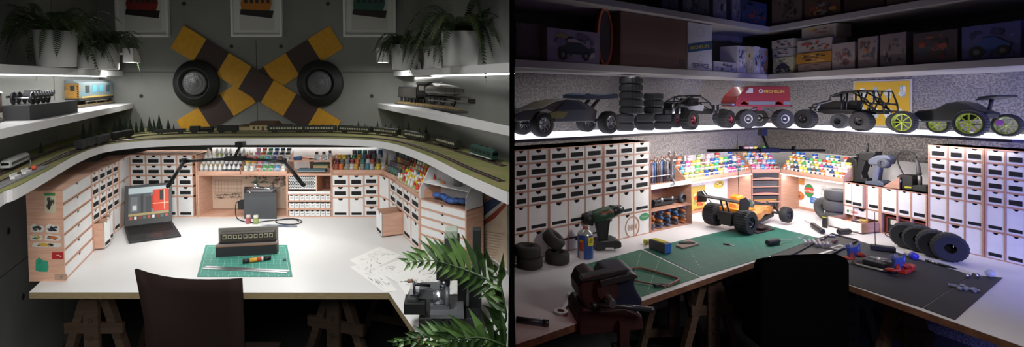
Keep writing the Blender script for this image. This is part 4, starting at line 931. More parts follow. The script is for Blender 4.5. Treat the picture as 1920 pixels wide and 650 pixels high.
b = MB(); b.box(0.01, L_, .0, .125, .045, hb*.88, bl); b.prism([(-.002, hb*.86), (.127, hb*.86), (.09, hb), (.035, hb)], .0, L_, K('#7c8688', .6), 'yz'); b.build('body', th, bevel=.002)
b = MB(); b.box(.004, .010, .0, .125, .045, hb*.86, yl)
for k in range(5): b.prism([(.002, .05+k*.016), (.012, .058+k*.016), (.012, .066+k*.016), (.002, .058+k*.016)], .002, .0045, dk, 'yz'); b.prism([(.123, .05+k*.016), (.108, .058+k*.016), (.108, .066+k*.016), (.123, .058+k*.016)], .002, .0045, dk, 'yz')
b.box(.001, .0045, .024, .048, .095, .13, K('#2f3638', .3)).box(.001, .0045, .076, .100, .095, .13, K('#2f3638', .3)); b.build('striped_end', th)
b = MB()
for k in range(4): b.box(L_*(.16+.2*k), L_*(.27+.2*k), -.0012, 0, .08, .13, K('#39464c', .3) if k in (0, 3) else K('#5aa0b4', .4))
b.box(L_*.06, L_*.97, -.002, 0, .045, .056, K('#b59a50')); b.build('side_panels', th)
b = MB(); b.box(0, L_, .0, .125, .028, .046, dk)
for k in range(3):
    for y in (.008, .108): b.cyl((L_*(.22+.28*k), y, .018), (L_*(.22+.28*k), y+.008, .018), .018, K('#4a3a30', .5), n=20)
b.bx((L_*.5, .0, .02), (L_*.65, .004, .006), K('#8c8478', .4, .5)); b.build('wheels_and_frame', th)
# bogie model on a grey block
q0 = gz(84, 222, SZ); q1 = gz(146, 210, SZ); d = q1-q0; L1 = d.length; rt = math.atan2(d.y, d.x); q2 = gz(32, 221, SZ)
hb = .07; a_ = gz(36, 214, SZ); 
th = thing('display_block', 'matt grey block carrying the wheel sets on the lower left shelf', 'display base', q0, rt)
b = MB(); b.box(0, L1, 0, .12, 0, hb, K('#3b3c3e', .8)); b.prism([(0, 0), (0, .12), (-.11, .12), (-.115, .02)], 0, hb, K('#3b3c3e', .8), 'xy'); b.build('block', th)
th = thing('bogie_model', 'dark metal model of locomotive wheel sets and springs on the grey block', 'model', q0+Vector((0, 0, hb)), rt)
xs = [-.08, -.02, .05, .11]
for k, x in enumerate(xs):
    for y in (.015, .085):
        b = MB(); b.lathe([(.030, 0), (.030, .006), (.024, .008), (.012, .003), (.008, .01), (0, .01)], K('#4c4d50', .35, .6), (x, y, .032), 'y', 22); b.build('wheel', th)
    b = MB(); b.cyl((x, .015, .032), (x, .09, .032), .004, m_steel, n=8); b.build('axle', th)
b = MB(); b.box(-.12, .145, .005, .012, .035, .045, K('#3a3b3d', .4, .4)).box(-.12, .145, .095, .102, .035, .045, K('#3a3b3d', .4, .4)).bx((.02, .05, .055), (.05, .05, .03), K('#5a5b5e', .4, .5))
for k in range(8): b.cyl((-.1+.033*k, .0, .045), (-.1+.033*k, .0, .065), .006, K('#77787c', .35, .6), n=10)
b.tube([(.1, .02, .05), (.125, .02, .065), (.14, .03, .05)], .003, m_steel, 6); b.build('bogie_frame', th)
# carriage at the far left of the shelf
p0 = gz(12, 226, SZ); d = (gz(12, 226, SZ)-gz(-90, 262, SZ)); rt = math.atan2(d.y, d.x); Lc = .30
th = thing('vintage_wagon', 'brown model van with white roof cut by the left picture edge', 'model wagon', p0+Vector((0, 0, .0)), rt)
b = MB(); b.box(-Lc, .01, .0, .1, 0, .012, K('#5a5650', .7)).box(-Lc, .01, .02, .03, .012, .02, K('#b09a6c', .4)); b.build('track_base', th)
b = MB(); b.box(-Lc, -.015, .01, .085, .04, .13, K('#4a3028', .6)); b.build('van_body', th)
b = MB(); b.prism([(.004, .128), (.091, .128), (.07, .145), (.025, .145)], -Lc-.005, -.01, K('#a9a7a2', .6), 'yz'); b.build('roof', th)
for x in (-.06, -.22): b = MB(); b.cyl((x, .014, .032), (x, .08, .032), .016, K('#4a4440', .4, .4), n=18); b.build('wheelset', th)
# poster on the right wall
plW = Plane(wr_f, WR0); s0, z1 = plW.hit(897, 352); s1 = plW.hit(953, 352)[0]; z0 = TZ+.03
th = thing('railway_poster', 'tall pale poster of a blue nosed express train on the right wall', 'poster', plW.pt(s0, -.004, z0), plW.rot)
Wp = s1-s0; Hp = z1-z0; b = MB(); b.box(-.012, Wp, .001, .003, -.012, Hp+.012, m_white); b.build('border', th)
b = MB(); b.box(0, Wp, -.0005, .001, 0, Hp, mat('poster_paper', '#c8b9a5', .7, col2='#bda991', vscale=14)); b.build('paper', th)
def PW(u, v): s_, z_ = plW.hit(u, v); return (s_-s0, z_-z0)
b = MB()
def pol(pts, col, k): q = [PW(*p) for p in pts]; b.add([(p[0], -.0008-.0004*k, p[1]) for p in q], [tuple(range(len(q)))], K(col, .6))
pol([(893, 415), (897, 395), (910, 375), (925, 367), (951, 362), (951, 385), (930, 408), (905, 425)], '#8f3a30', 0)
pol([(895, 410), (899, 393), (912, 376), (926, 369), (950, 366), (949, 378), (925, 400), (905, 416)], '#c9c6bd', 1)
pol([(897, 405), (901, 391), (914, 376), (927, 370), (945, 369), (940, 380), (918, 397), (903, 410)], '#3a4668', 2)
for k in range(12): y = 430+5*k; pol([(886, y), (888, y-1.2), (948-2*k, y+8), (946-2*k, y+9.5)], '#a08f7c', 0)
b.build('train_picture', th, recalc=False)
# milling machine
mo = gz(850, 612, TZ); YM = mo.y; S_ = YM/F
th = thing('milling_machine', 'small black and grey bench milling machine among the drawings behind the palm', 'machine', mo)
def M2(u, v, dy=0): p = gy(u, v, YM+dy); return p-mo
def bxp(b, u0, u1, v0, v1, y0, y1, m):
    a = M2(u0, v1, y0); c_ = M2(u1, v0, y0); b.box(a.x, c_.x, y0, y1, max(a.z, .001), c_.z, m)
gr = K('#6d7074', .4, .5); wh = K('#b9bbbd', .4)
b = MB(); bxp(b, 785, 903, 596, 640, -.06, .14, m_black); b.build('base_casting', th, bevel=.004)
b = MB(); bxp(b, 858, 903, 520, 600, .02, .12, m_black); bxp(b, 874, 880, 530, 575, .012, .02, K('#77797c', .3, .6)); bxp(b, 886, 902, 430, 522, .05, .09, K('#2b2f2e', .5)); b.build('column', th, bevel=.003)
b = MB(); bxp(b, 818, 872, 484, 526, -.02, .07, K('#232625', .5)); bxp(b, 833, 862, 446, 486, .0, .06, K('#39413c', .5)); bxp(b, 835, 858, 432, 447, .0, .06, K('#a9b4a6', .5)); b.build('motor_head', th, bevel=.003)
c1 = M2(833, 535, .02); b = MB(); b.lathe([(.0, -.05), (.012, -.05), (.014, -.02), (.022, .0), (.024, .03), (0, .03)], m_steel, tuple(c1), n=18); b.build('spindle', th)
c1 = M2(830, 556, -.02); b = MB(); b.cyl((c1.x-.035, c1.y, c1.z), (c1.x+.01, c1.y, c1.z), .030, m_steel, n=24).cyl((c1.x+.01, c1.y, c1.z), (c1.x+.026, c1.y, c1.z), .036, gr, n=24).bx((c1.x-.01, c1.y, c1.z-.04), (.07, .06, .04), gr); b.build('chuck', th)
b = MB(); bxp(b, 786, 824, 543, 560, -.03, .04, gr); bxp(b, 768, 786, 541, 552, -.02, .03, wh); b.build('headstock', th)
b = MB(); bxp(b, 806, 870, 590, 597, -.09, .06, gr)
zz = M2(830, 590, 0).z+.001
for k in range(4): b.box(M2(812, 0).x+k*.028, M2(812, 0).x+k*.028+.010, -.085, .055, zz, zz+.004, K('#2a2b2d', .4))
b.build('slotted_table', th)
b = MB(); bxp(b, 757, 797, 569, 590, -.06, .02, m_black); bxp(b, 763, 785, 560, 572, -.04, .03, K('#3b3d3f')); b.build('cross_slide', th, bevel=.002)
P_ = [M2(798, 534, -.03), M2(777, 532, -.05), M2(777, 548, -.05)]
b = MB(); b.tube([M2(776, 527, -.05), M2(777, 550, -.05)], .005, K('#505356', .4, .5), 8).tube([M2(777, 532, -.05), M2(806, 535, -.02)], .006, K('#303234', .4, .4), 8).cyl(M2(777, 550, -.05), M2(790, 551, -.02), .006, gr, n=8); b.build('crank', th)
b = MB(); b.tube([M2(775, 526, -.05), M2(764, 526.5, -.05)], [.006, .007], K('#7a5f4c', .5), 10).tube([M2(764, 526.5, -.05), M2(750, 528, -.05)], .0015, m_steel, 6); b.build('crank_handle', th)
# chair
Yc = 1.78; top = [(252, 505), (275, 512.5), (301, 519), (328, 523), (354, 525), (390, 525.5), (424, 525), (452, 523)]
ch = thing('desk_chair', 'dark brown chair with a curved solid back in front of the white desk', 'chair', (gy(354, 600, Yc).x, Yc, 0))
o_ = Vector((gy(354, 600, Yc).x, Yc, 0)); R = []; nn = len(top); bot = [(266, 545), (290, 545), (310, 545), (330, 545), (354, 545), (390, 545), (424, 545), (456, 545)]
for row in range(9):
    t = row/8; pts = []
    for i, (u, v) in enumerate(top):
        bend = .07*(1-((i-3.5)/3.5)**2); p = gy(u, v, Yc+bend); 
        ub = 272+(457-272)*i/7; q = gy(ub, v, Yc+bend); x = p.x+(q.x-p.x)*min(1, t*2.2); z = p.z+(.50-p.z)*t
        pts.append(Vector((x-o_.x, bend-.02*t, z)))
    R.append(pts)
b = MB(); vs = []; n_ = nn
for off in (0, .012):
    for r_ in R: vs += [p+Vector((0, off, 0)) for p in r_]
fs = []; N = 9*n_
for r_ in range(8):
    for i in range(n_-1): a = r_*n_+i; fs += [(a, a+1, a+n_+1, a+n_), (N+a, N+a+n_, N+a+n_+1, N+a+1)]
for i in range(n_-1): fs += [(i, N+i, N+i+1, i+1), (8*n_+i, 8*n_+i+1, N+8*n_+i+1, N+8*n_+i)]
for r_ in range(8): a = r_*n_; fs += [(a, a+n_, N+a+n_, N+a), (a+n_-1, N+a+n_-1, N+a+2*n_-1, a+2*n_-1)]
m_ch = mat('chair_brown', '#1c1412', .8, ior=1.15); b.add(vs, fs, m_ch, True); b.build('backrest', ch)
b = MB(); b.box(-.2, .2, .02, .42, .43, .46, m_ch); b.build('seat', ch, bevel=.01)
for x in (-.17, .17):
    for y in (.06, .38): b = MB(); b.tube([(x, y, .43), (x*1.1, y, 0)], [.014, .01], m_dkm, 8); b.build('leg', ch)
# trestles
def trestle(name, label, loc, rot=0, w=.62, h=.69, dep=.7, adj=True, m=None):
    m = m or m_wooddk; th = thing(name, label, 'trestle', loc, rot)
    b = MB(); b.bx((0, 0, h-.03), (.10, dep+.06, .058), m); b.build('top_beam', th)
    for y in (-dep/2, dep/2):
        for s in (-1, 1): b = MB(); b.prism([(s*.05-.02, h-.06), (s*.05+.02, h-.06), (s*w/2+.02, 0), (s*w/2-.02, 0)], y-.02, y+.02, m); b.build('leg', th)
        b = MB(); b.box(-w*.28, w*.28, y-.025, y-.005, h*.68, h*.68+.05, m); b.build('crossbar', th); b = MB(); b.box(-w*.42, w*.42, y-.025, y-.005, h*.22, h*.22+.05, m); b.build('crossbar', th)
        b = MB(); b.box(-.035, .035, y-.04, y-.02, h*.3, h-.05, m)
        for k in range(4): b.cyl((0, y-.041, h*(.42+.12*k)), (0, y-.048, h*(.42+.12*k)), .010, K('#3a2d24'), n=10)
        b.build('slotted_post', th)
    return th
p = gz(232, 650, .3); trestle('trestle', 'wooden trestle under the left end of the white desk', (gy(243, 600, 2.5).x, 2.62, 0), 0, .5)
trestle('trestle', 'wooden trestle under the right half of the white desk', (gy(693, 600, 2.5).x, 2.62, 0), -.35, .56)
# palm
m_palm = mat('palm_green', '#4a6b34', .45, col2='#5f8042', vscale=6); m_palm2 = mat('palm_dark', '#365229', .45)
PX_ = Vector((.075, 1.32, TZ))
th = thing('potted_palm', 'green palm reaching over the milling machine in the right foreground of the railway room', 'potted plant', PX_)
b = MB(); b.lathe([(0, 0), (.055, 0), (.07, .12), (.064, .12), (.062, .1), (0, .1)], m_pot, n=28); b.build('pot', th)
b = MB(); b.lathe([(.062, .1), (0, .104)], m_soil, n=20); b.build('soil', th)
def palm_frond(px, up, dn, n, seed, y0, y1, Lx=1, ang=.9):
    r = random.Random(seed); P = []
    for i, (u, v) in enumerate(px): P.append(gy(u, v, y0+(y1-y0)*i/(len(px)-1))-PX_)
    P = smooth_path([Vector((.0, .0, .1)), (Vector((0, 0, .1))+P[0])*.5+Vector((0, 0, .03))]+P, 8)
    b = MB(); k = len(P); b.tube(P, [.005*(1-.8*i/k) for i in range(k)], m_palm2, 6)
    S = along(P[10:], n)
    for j, (p, d) in enumerate(S):
        t = j/n; env = (.55+.45*math.sin(PI*min(1, .15+t)))*(1-.5*t**3)
        for s, ln_ in ((1, up), (-1, dn)):
            l = ln_*env*r.uniform(.85, 1.1)
            side = Vector((0, r.uniform(-.25, .1), s)); side = (side-d*side.dot(d)).normalized()
            a = ang*(.55+.5*t) if True else 0
            di = (side*math.cos(a*.8)+d*math.sin(a*.8)).normalized(); w_ = di.cross(Vector((0, 1, 0))).normalized()*(.0105 if l > .05 else .007)
            m1 = p+di*l*.4; tip = p+di*l+Vector((-.01, r.uniform(-.02, .02), -.012*(l/.1))); tw = Vector((0, -.003, 0))
            if max(q.x+PX_.x-part_x(q.y+PX_.y) for q in (m1, tip)) > -.012: continue
            b.add([p-w_*.4, p+w_*.4, m1+w_+tw, m1-w_, tip, m1+Vector((0, .002, 0))], [(0, 5, 3), (0, 1, 2, 5), (3, 5, 4), (5, 2, 4)], m_palm if r.random() < .6 else m_palm2)
    b.build('frond', th, recalc=False)
palm_frond([(944, 560), (915, 525), (880, 508), (845, 496), (810, 488), (762, 494)], .145, .065, 17, 1, 1.38, 1.55)
palm_frond([(930, 655), (890, 640), (850, 632), (800, 632), (738, 642)], .07, .06, 16, 2, 1.3, 1.4)
palm_frond([(948, 600), (944, 560), (938, 530), (925, 500)], .09, .05, 7, 3, 1.28, 1.3, ang=1.2)
palm_frond([(948, 650), (900, 632), (850, 640), (800, 655)], .10, .09, 11, 4, 1.22, 1.25)
# partition between the two rooms
room('R')
b = MB(); d = PD; n = Vector((d.y, -d.x)); y0, y1 = .62, 3.1; t = 9.5/F*.62/2
A = d*(y0/d.y); B_ = d*(y1/d.y)
b.prism([tuple(A+n*t), tuple(B_+n*t), tuple(B_-n*t), tuple(A-n*t)], 0, 3.2, mat('partition_black', '#050505', .9), 'xy'); struct(b.build('wall_partition'))
room('L')
# ================================================================ RIGHT ROOM
room('R')
m_wc = mat('woodchip_wall', '#8d8886', .75, bump=.9, bscale=70, blobs=.12)
m_shR = mat('shelf_grey', '#a9a6a5', .5); m_woodR = mat('birch_ply_b', '#b98f7a', .55, col2='#aa806b', vscale=9, stretch=(1, 1, 12))
WCn = Vector((3.081, 4.7)); wlA = Vector((.405, 3.17)); wlD = Vector((3.64, 3.06))
dl = (wlA-WCn).normalized(); dr = (wlD-WCn).normalized()
wl_end = WCn+dl*((WCn.x-.372)/-dl.x); wr_end = WCn+dr*3.7
pWL = Plane(wl_end, WCn); pWR = Plane(WCn, wr_end)
for nm, pl in (('wall_left_woodchip', pWL), ('wall_right_woodchip', pWR)):
    b = MB(); b.box(0, pl.w, 0, .1, 0, 3.0, m_wc); o = struct(b.build(nm.replace('_woodchip', ''), loc=pl.pt(0, 0, 0), rot=pl.rot))
b = MB(); b.prism([(0, 0), (6, 0), (6, 6), (.74, 6)], -.1, 0, MATS['floor_dark'], 'xy'); struct(b.build('floor'))
b = MB(); b.prism([(.0, 0), (6, 0), (6, 6), (.74, 6)], 3.0, 3.1, mat('ceiling_dark', '#3a3838', .8), 'xy'); struct(b.build('ceiling'))
# ---- lights
cR = (1, .93, .90)
area('red_signal_light', (.50, 1.25, 1.30), .12, .6, (1, .18, .12), (.3, 1, -.7))
area('blue_room_light', (3.2, .9, 1.2), .3, 24, (.25, .28, 1), (.22, 1, -.22), spread=1.7)
area('front_fill_right', (1.6, .9, 1.92), .4, 6, cR, (.0, 1, -.8), spread=1.55)  # unseen fill, added to lift desk and cabinet fronts
# ---- polygons along the walls
def corner_board(name, A, B_, C, z0, z1, m, label, cat, pl1=pWL, pl2=pWR, back=0.003):
    """board whose front runs A-B-C in plan and whose back lies on the two walls"""
    a = Vector(A[:2]); c = Vector(C[:2])
    def on(pl, p): s = (p-pl.A).dot(pl.e); q = pl.A+pl.e*s-pl.n*back; return q
    a2 = on(pl1, a); a2 = pl1.A+pl1.e*.01-pl1.n*back if (a-pl1.A).dot(pl1.e) < .3 else a2
    cc = pl1.A+pl1.e*pl1.w-pl1.n*back-pl2.n*back*0
    P = [a, Vector(B_[:2]), c, on(pl2, c), cc, a2]; o = P[0]
    b = MB(); b.prism([tuple(p-o) for p in P], 0, z1-z0, m, 'xy')
    return tag(b.build(name, loc=(o.x, o.y, z0), bevel=.001), label, cat)
gA, gB, gC = gz(966, 267.8, 1.451), gz(1438, 241.8, 1.451), gz(1898, 267, 1.451)
glow = thing('display_shelf', 'dark edged shelf with glowing white top carrying the radio controlled cars', 'shelf', (gA.x, gA.y, 1.451))
def shelf_poly(A, B_, C, o, back=.003, tipc=True):
    a = Vector(A[:2]); c = Vector(C[:2]); o = Vector(o[:2])
    a2 = pWL.A+pWL.e*.012-pWL.n*back; cc = WCn-pWL.n*back-pWR.n*back
    s = (c-pWR.A).dot(pWR.e); q = pWR.A+pWR.e*(s+.35)-pWR.n*back
    return [tuple(p-o) for p in (a, Vector(B_[:2]), c, q, cc, a2)]
pp = shelf_poly(gA, gB, gC, gA)
b = MB(); b.prism(pp, 0, .017, mat('shelf_edge', '#221f2c', .5), 'xy'); b.build('shelf_body', glow)
b = MB(); b.prism(pp, .017, .020, mat('opal_light', '#f4f4ff', .4, emit=1.15), 'xy'); b.build('light_panel', glow)
uA, uB, uC = gz(966, 125, 1.871), gz(1439, 148.5, 1.871), gz(1919, 122, 1.871)
b = MB(); uC2 = uC+(uC-uB)*.25; pz = shelf_poly(uA, uB, uC2, uA); b.prism(pz, 0, .041, m_shR, 'xy'); tag(b.build('wall_shelf', loc=(uA.x, uA.y, 1.871)), 'grey corner shelf carrying cartons and model kit boxes above the cars', 'shelf')
tB = gz(1441, 59, 2.277); tR = gz(1760, 7, 2.277); tL = gz(1130, 10, 2.277)
tR = tR+(tR-tB)*.6; tL = tL+(tL-tB)*.35; tL.x = max(tL.x, part_x(tL.y)+.02)
b = MB(); q = shelf_poly(tL, tB, tR, tL); b.prism(q, 0, .041, m_shR, 'xy'); tag(b.build('wall_shelf', loc=(tL.x, tL.y, 2.277)), 'topmost grey corner shelf with more kit boxes', 'shelf')
for A, B_, n_ in ((uA, uB, pWL), (uB, uC, pWR)):
    off_ = Vector((n_.n.x, n_.n.y, 0))*.12
    strip('shelf_led_right', Vector((A.x, A.y, 1.866))+off_+(B_-A)*.03, Vector((B_.x, B_.y, 1.866))+off_-(B_-A)*.05, 1.6, cR, .02)
# ---- desk
t0 = gz(967, 645, TZ); t1 = gz(1442.5, 481, TZ); t2 = gz(1919, 649, TZ); t2 = t1+(t2-t1)*1.35
dk_ = [XY(t0), XY(t1), XY(t2), tuple(wr_end-pWR.n*.01), tuple(WCn-pWR.n*.01-pWL.n*.01), tuple(pWL.A+pWL.e*.015-pWL.n*.01)]
s2 = (Vector(XY(t2))-pWR.A).dot(pWR.e); dk_[3] = tuple(pWR.A+pWR.e*s2-pWR.n*.01)
o_ = Vector(XY(t0)); th = thing('corner_desk', 'white L-shaped desk with dark plywood edge in the model car room', 'desk', (t0.x, t0.y, TZ))
b = MB(); b.prism([(p[0]-o_.x, p[1]-o_.y) for p in dk_], -.032, -.002, mat('ply_brown', '#6b4a34', .55, col2='#54382a', vscale=20), 'xy'); b.build('plywood_core', th)
b = MB(); b.prism([(p[0]-o_.x, p[1]-o_.y) for p in dk_], -.002, 0, mat('desk_white_r', '#c9c7c9', .5, var=.02, vscale=4), 'xy'); b.build('laminate_top', th)
# ---- cabinets
CRN = Vector((2.777, 4.24)); pL = Plane(XY(gz(962, 493.6, TZ)), XY(gz(1439.6, 387.4, TZ))); pR = Plane(XY(gz(1439.6, 387.4, TZ)), XY(gz(1920, 499, TZ)))
sl = lambda u, v=420: pL.hit(u, v)[0]; sr = lambda u, v=420: pR.hit(u, v)[0]
HB = .648; fb = [0, .25, .49, .62, .745, .872, 1]
def unit(pl, name, label, us, fr, ty, H, dep=.22, sf=None, pull={}, tall=None):
    f = sl if pl is pL else sr
    xs = [f(u) for u in us]
    return cabinet(name, label, 'drawer cabinet', pl, xs[0], TZ, dep, rowcells(xs, H, fr, ty, x0=xs[0], pull=pull), xs[-1]-xs[0]-.003, H, wood=m_woodR), xs
unit(pL, 'drawer_cabinet', 'drawer cabinet cut by the dividing wall behind the two tyre piles', [964, 991, 1029.5], fb, list('wtssss'), HB)
c, xs = unit(pL, 'drawer_cabinet', 'three column drawer cabinet behind the blue spray can and drill', [1030.5, 1066, 1098, 1131.5], [fb]*3, [list('otssss')]*3, HB)
W3 = xs[3]-xs[0]
def wide(cab, x0, x1, z0, z1, logo=None):
    g = .006; d = MB(); notch_front(x1-x0-2*g, z1-z0-2*g, .022, .002, .007, d, m_white, x0+g, z0+g); d.box(x0+g, x1-g, .012, .016, z0+g, z1-g, m_slot); dr_ = d.build('drawer', cab); return dr_  # the dark sheet behind the wide front stands in for notch shade
wide(c, 0, W3, 0, HB*.12); wide(c, 0, W3, HB*.12, HB*.25)
c, xs = unit(pL, 'drawer_cabinet', 'three column drawer cabinet with round brown emblem on its wide bottom drawer', [1132.5, 1161, 1189, 1219], [fb]*3, [list('otssss')]*3, HB)
W3 = xs[3]-xs[0]; dr_ = wide(c, 0, W3, 0, HB*.25)
b = MB(); tcx, tcz = W3*.60, HB*.105; tn_ = K('#b0856d')
b.lathe([(.066, -.0005), (.066, .001), (.074, .001), (.074, -.0005)], tn_, (tcx, -.0, tcz), 'y', 40)
b.text('H/H', .052, (tcx, -.0005, tcz-.018), tn_, center=True, bold=.02); b.build('round_emblem', dr_, recalc=False)
b = MB(); b.add([(W3*.87+.052*math.cos(a*PI/12), .0005, HB*.19+.026*math.sin(a*PI/12)) for a in range(24)], [tuple(range(24))], K('#3f8a5c')); b.text('CASTROL', .016, (W3*.87, -.0003, HB*.19-.005), K('#d0d0cc'), center=True); b.build('green_oval_sticker', dr_, recalc=False)
# open shelf unit with brushes
HL = .325; x0, x1 = sl(1220), sl(1297); wU = x1-x0
uu = cabinet('shelf_unit', 'open birch shelf unit with brushes on top and a car chassis inside', 'shelf unit', pL, x0, TZ, .22, [(0, wU, 0, HL*.46, 'o'), (0, wU, HL*.46, HL*.95, 'o')], wU, HL, wood=m_woodR)
b = MB(); b.box(0, wU, -.003, .002, HL-.02, HL+.012, m_white); b.build('front_strip', uu)
bh = thing('brush_rack', 'clear rack of upright paint brushes on the open shelf unit', 'brush rack', pL.pt(x0+.012, .03, TZ+HL), pL.rot)
b = MB(); b.box(0, wU*.6, 0, .07, 0, .006, m_woodR).box(0, wU*.6, 0, .004, .06, .066, K('#b9b9b9', .3)).box(0, wU*.6, .066, .07, .0, .09, K('#8c8c90')); b.build('rack_frame', bh)
rb = random.Random(9)
for k in range(22):
    x = pL.pt(x0+.02+k*wU*.57/22, .055+.02*(k % 2), TZ+HL+.006); col = rb.choice(['#5a2b2e', '#2c2f3a', '#7a7a80', '#3a5a9a', '#6a3a2c', '#8a8e96', '#41262a'])
    h = rb.uniform(.17, .20); th = thing('paint_brush', '%s handled paint brush, %s from the left in the brush rack' % (cname(col), ORD[k]), 'paint brush', x, 0, 'brushes in the rack')
    b = MB(); b.tube([(0, 0, 0), (0, 0, h*.45), (0, 0, h*.8)], [.004, .006, .004], K(col, .4), 6); b.build('handle', th); b = MB(); b.tube([(0, 0, h*.8), (0, 0, h*.92)], [.0045, .005], K('#9a9da2', .3, .7), 6); b.build('ferrule', th)
    b = MB(); b.tube([(0, 0, h*.92), (0, 0, h)], [.005, .0015], K('#9a5a34', .8), 6); b.build('bristles', th)
def wrench(name, label, M_, L_, w, loc, rot):
    th = MB(M_); m = m_steel
    th.bx((0, 0, 0), (L_*.78, w*.5, .006), m)
    R_ = w*.95; q = [(L_*.5+R_*math.cos(a), R_*math.sin(a)) for a in [PI*(.22+1.56*k/14) for k in range(15)]]; q2 = [(L_*.5+R_*.45*math.cos(a), R_*.5*math.sin(a)) for a in [PI*(1.78-1.56*k/14) for k in range(15)]]
    th.prism(q+q2, -.004, .004, m, 'xy'); th.rings([[(-L_*.5+R_*f*math.cos(2*PI*k/20), R_*f*math.sin(2*PI*k/20), z) for k in range(20)] for f, z in ((.95, -.005), (.95, .005), (.5, .005), (.5, -.005), (.95, -.005))], m, caps=False, smooth=False)
    return tag(th.build(name, loc=loc, rot=rot), label, 'spanner')
wrench('combination_spanner', 'shiny combination spanner leaning against the brush rack', Matrix.Rotation(-1.50, 4, 'Y'), .20, .034, pL.pt(sl(1259), .0, TZ+HL+.115), pL.rot)
b = MB(); b.lathe([(0, 0), (.022, 0), (.022, .05), (.016, .09), (.02, .12), (.008, .16), (0, .17)], K('#2b3038', .5), n=16).tube([(.01, 0, .1), (.03, 0, .13)], .006, K('#3a4652'), 8).bx((0, -.005, .08), (.05, .02, .02), K('#30425c')); tag(b.build('spray_gun', loc=pL.pt(sl(1273), .06, TZ+HL)), 'dark upright airbrush bottle right of the leaning spanner', 'spray gun')
# chassis in the upper compartment, rods in the lower
ca = thing('car_chassis', 'bare metal car chassis lying in the open shelf unit', 'model car', pL.pt(x0+.03, .06, TZ+HL*.46+.007), pL.rot)
b = MB(); b.tube([(.02, 0, .03), (.06, .0, .05), (.12, .01, .035), (.2, 0, .05), (wU-.08, 0, .03)], [.008, .01, .014, .01, .008], m_dkm, 8).bx((wU*.4, .02, .02), (wU*.55, .07, .018), K('#3a3c40', .4, .4)); b.build('frame', ca)
for x in (.03, wU-.08): b = MB(); b.lathe([(.03, 0), (.036, .006), (.036, .03), (.03, .036), (.012, .03), (0, .03)], K('#55585e', .45, .4), (x, -.03, .036), 'y', 20); b.build('wheel', ca)
b = MB(); b.ball((wU*.35, 0, .045), (.018, .018, .02), m_steel).ball((wU*.62, 0, .045), (.014, .014, .018), m_steel); b.build('shock_absorber', ca)
r2 = random.Random(2)
for k in range(30):
    j, i = divmod(k, 5); z = TZ+.014+j*.0215; x = x0+.018+i*(wU-.03)/5+.01*(j % 2); col = ['#2f4f7c', '#a8602f', '#39404a', '#31587f', '#b06a38', '#5c6168'][r2.randrange(6)]
    th = thing('screwdriver', '%s handled screwdriver lying in the lower compartment, %s in the %s layer' % (cname(col), ORD[i], ORD[j]), 'screwdriver', pL.pt(x+.03, .01, z+.006), pL.rot, 'screwdrivers stored in the shelf unit')
    b = MB(); b.tube([(0, 0, 0), (0, .03, 0), (0, .09, 0)], [.009, .0095, .006], K(col, .4), 8); b.build('handle', th)
    b = MB(); b.tube([(0, .09, 0), (0, .17, 0)], .0025, m_steel, 6); b.build('shaft', th)
# paint shelves: boards over the recesses with lights, back boards
xL0, xL1 = sl(1297), sl(1410); xR0, xR1 = sr(1462), sr(1581)
def span_unit(pl, s0, s1, label, nm):
    th = thing('paint_shelf', label, 'shelf', pl.pt(s0, 0, TZ), pl.rot); w = s1-s0
    b = MB(); b.box(0, w, .0, .22, HL-.012, HL, m_woodR); b.build('shelf_board', th)
    b = MB(); b.box(0, w, .2, .206, 0, HL-.012, m_white).box(0, w, .19, .2, 0, .022, m_woodR); b.build('back_board', th)
    b = MB(); b.box(.005, w-.005, -.004, .004, HL-.020, HL-.012, EM('#fff4ea', 3.0)); b.build('light_strip', th)
    strip('recess_light', pl.pt(s0+.01, .03, TZ+HL-.022), pl.pt(s1-.01, .03, TZ+HL-.022), 1.3, cR, .015); return th
span_unit(pL, xL0, xL1, 'paint shelf left of the room corner with a light line under its front', 'left'); span_unit(pR, xR0, xR1, 'paint shelf right of the room corner with a light line under its front', 'right')
b = MB(); b.box(0, .008, .0, .22, 0, HL, m_woodR); tag(b.build('side_board', loc=pL.pt(sl(1408), 0, TZ), rot=pL.rot), 'upright birch board closing the left paint shelf at the corner cabinet', 'board')
b = MB(); b.box(0, .008, .0, .22, 0, HL, m_woodR); tag(b.build('side_board', loc=pR.pt(sr(1463), 0, TZ), rot=pR.rot), 'upright birch board closing the right paint shelf at the corner cabinet', 'board')
pC = Plane(pL.pt(sl(1410))[:2], pR.pt(sr(1463))[:2]); wc = pC.w
cc_ = thing('corner_cabinet', 'corner cabinet of curved birch shelves with dark drawers under the paint pots', 'cabinet', pC.pt(0, 0, TZ), pC.rot)
b = MB(); b.box(0, .007, 0, .15, 0, HL, m_woodR).box(wc-.007, wc, 0, .15, 0, HL, m_woodR).box(0, wc, .14, .15, 0, HL, m_woodR).box(0, wc, 0, .15, HL-.008, HL, m_woodR); b.build('carcass', cc_)
for k in range(5):
    z = HL*(.0+.2*k)
    b = MB(); arc = [(0, z+.0), (wc, z+.0), (wc, z+.008)]+[(wc-wc*i/10, z+.008+(.012*math.sin(PI*i/10) if k in (2, 4) else 0)) for i in range(1, 10)]+[(0, z+.008)]
    b.prism(arc, -.002, .14, m_woodR); b.build('curved_shelf', cc_)
    b = MB(); b.box(.01, wc-.01, .012, .1, z+.009, z+HL*.2-.012, K(['#3a3d40', '#343638', '#3b3f42', '#4a4644', '#3a3d3f'][k], .5)); d_ = b.build('drawer', cc_)
    b = MB(); b.box(wc*.1, wc*.9, .010, .012, z+.014, z+.024, K(['#7c4a34', '#c08a3c', '#5c3035', '#55585a', '#2f3233'][k])); b.build('coloured_stock', d_)
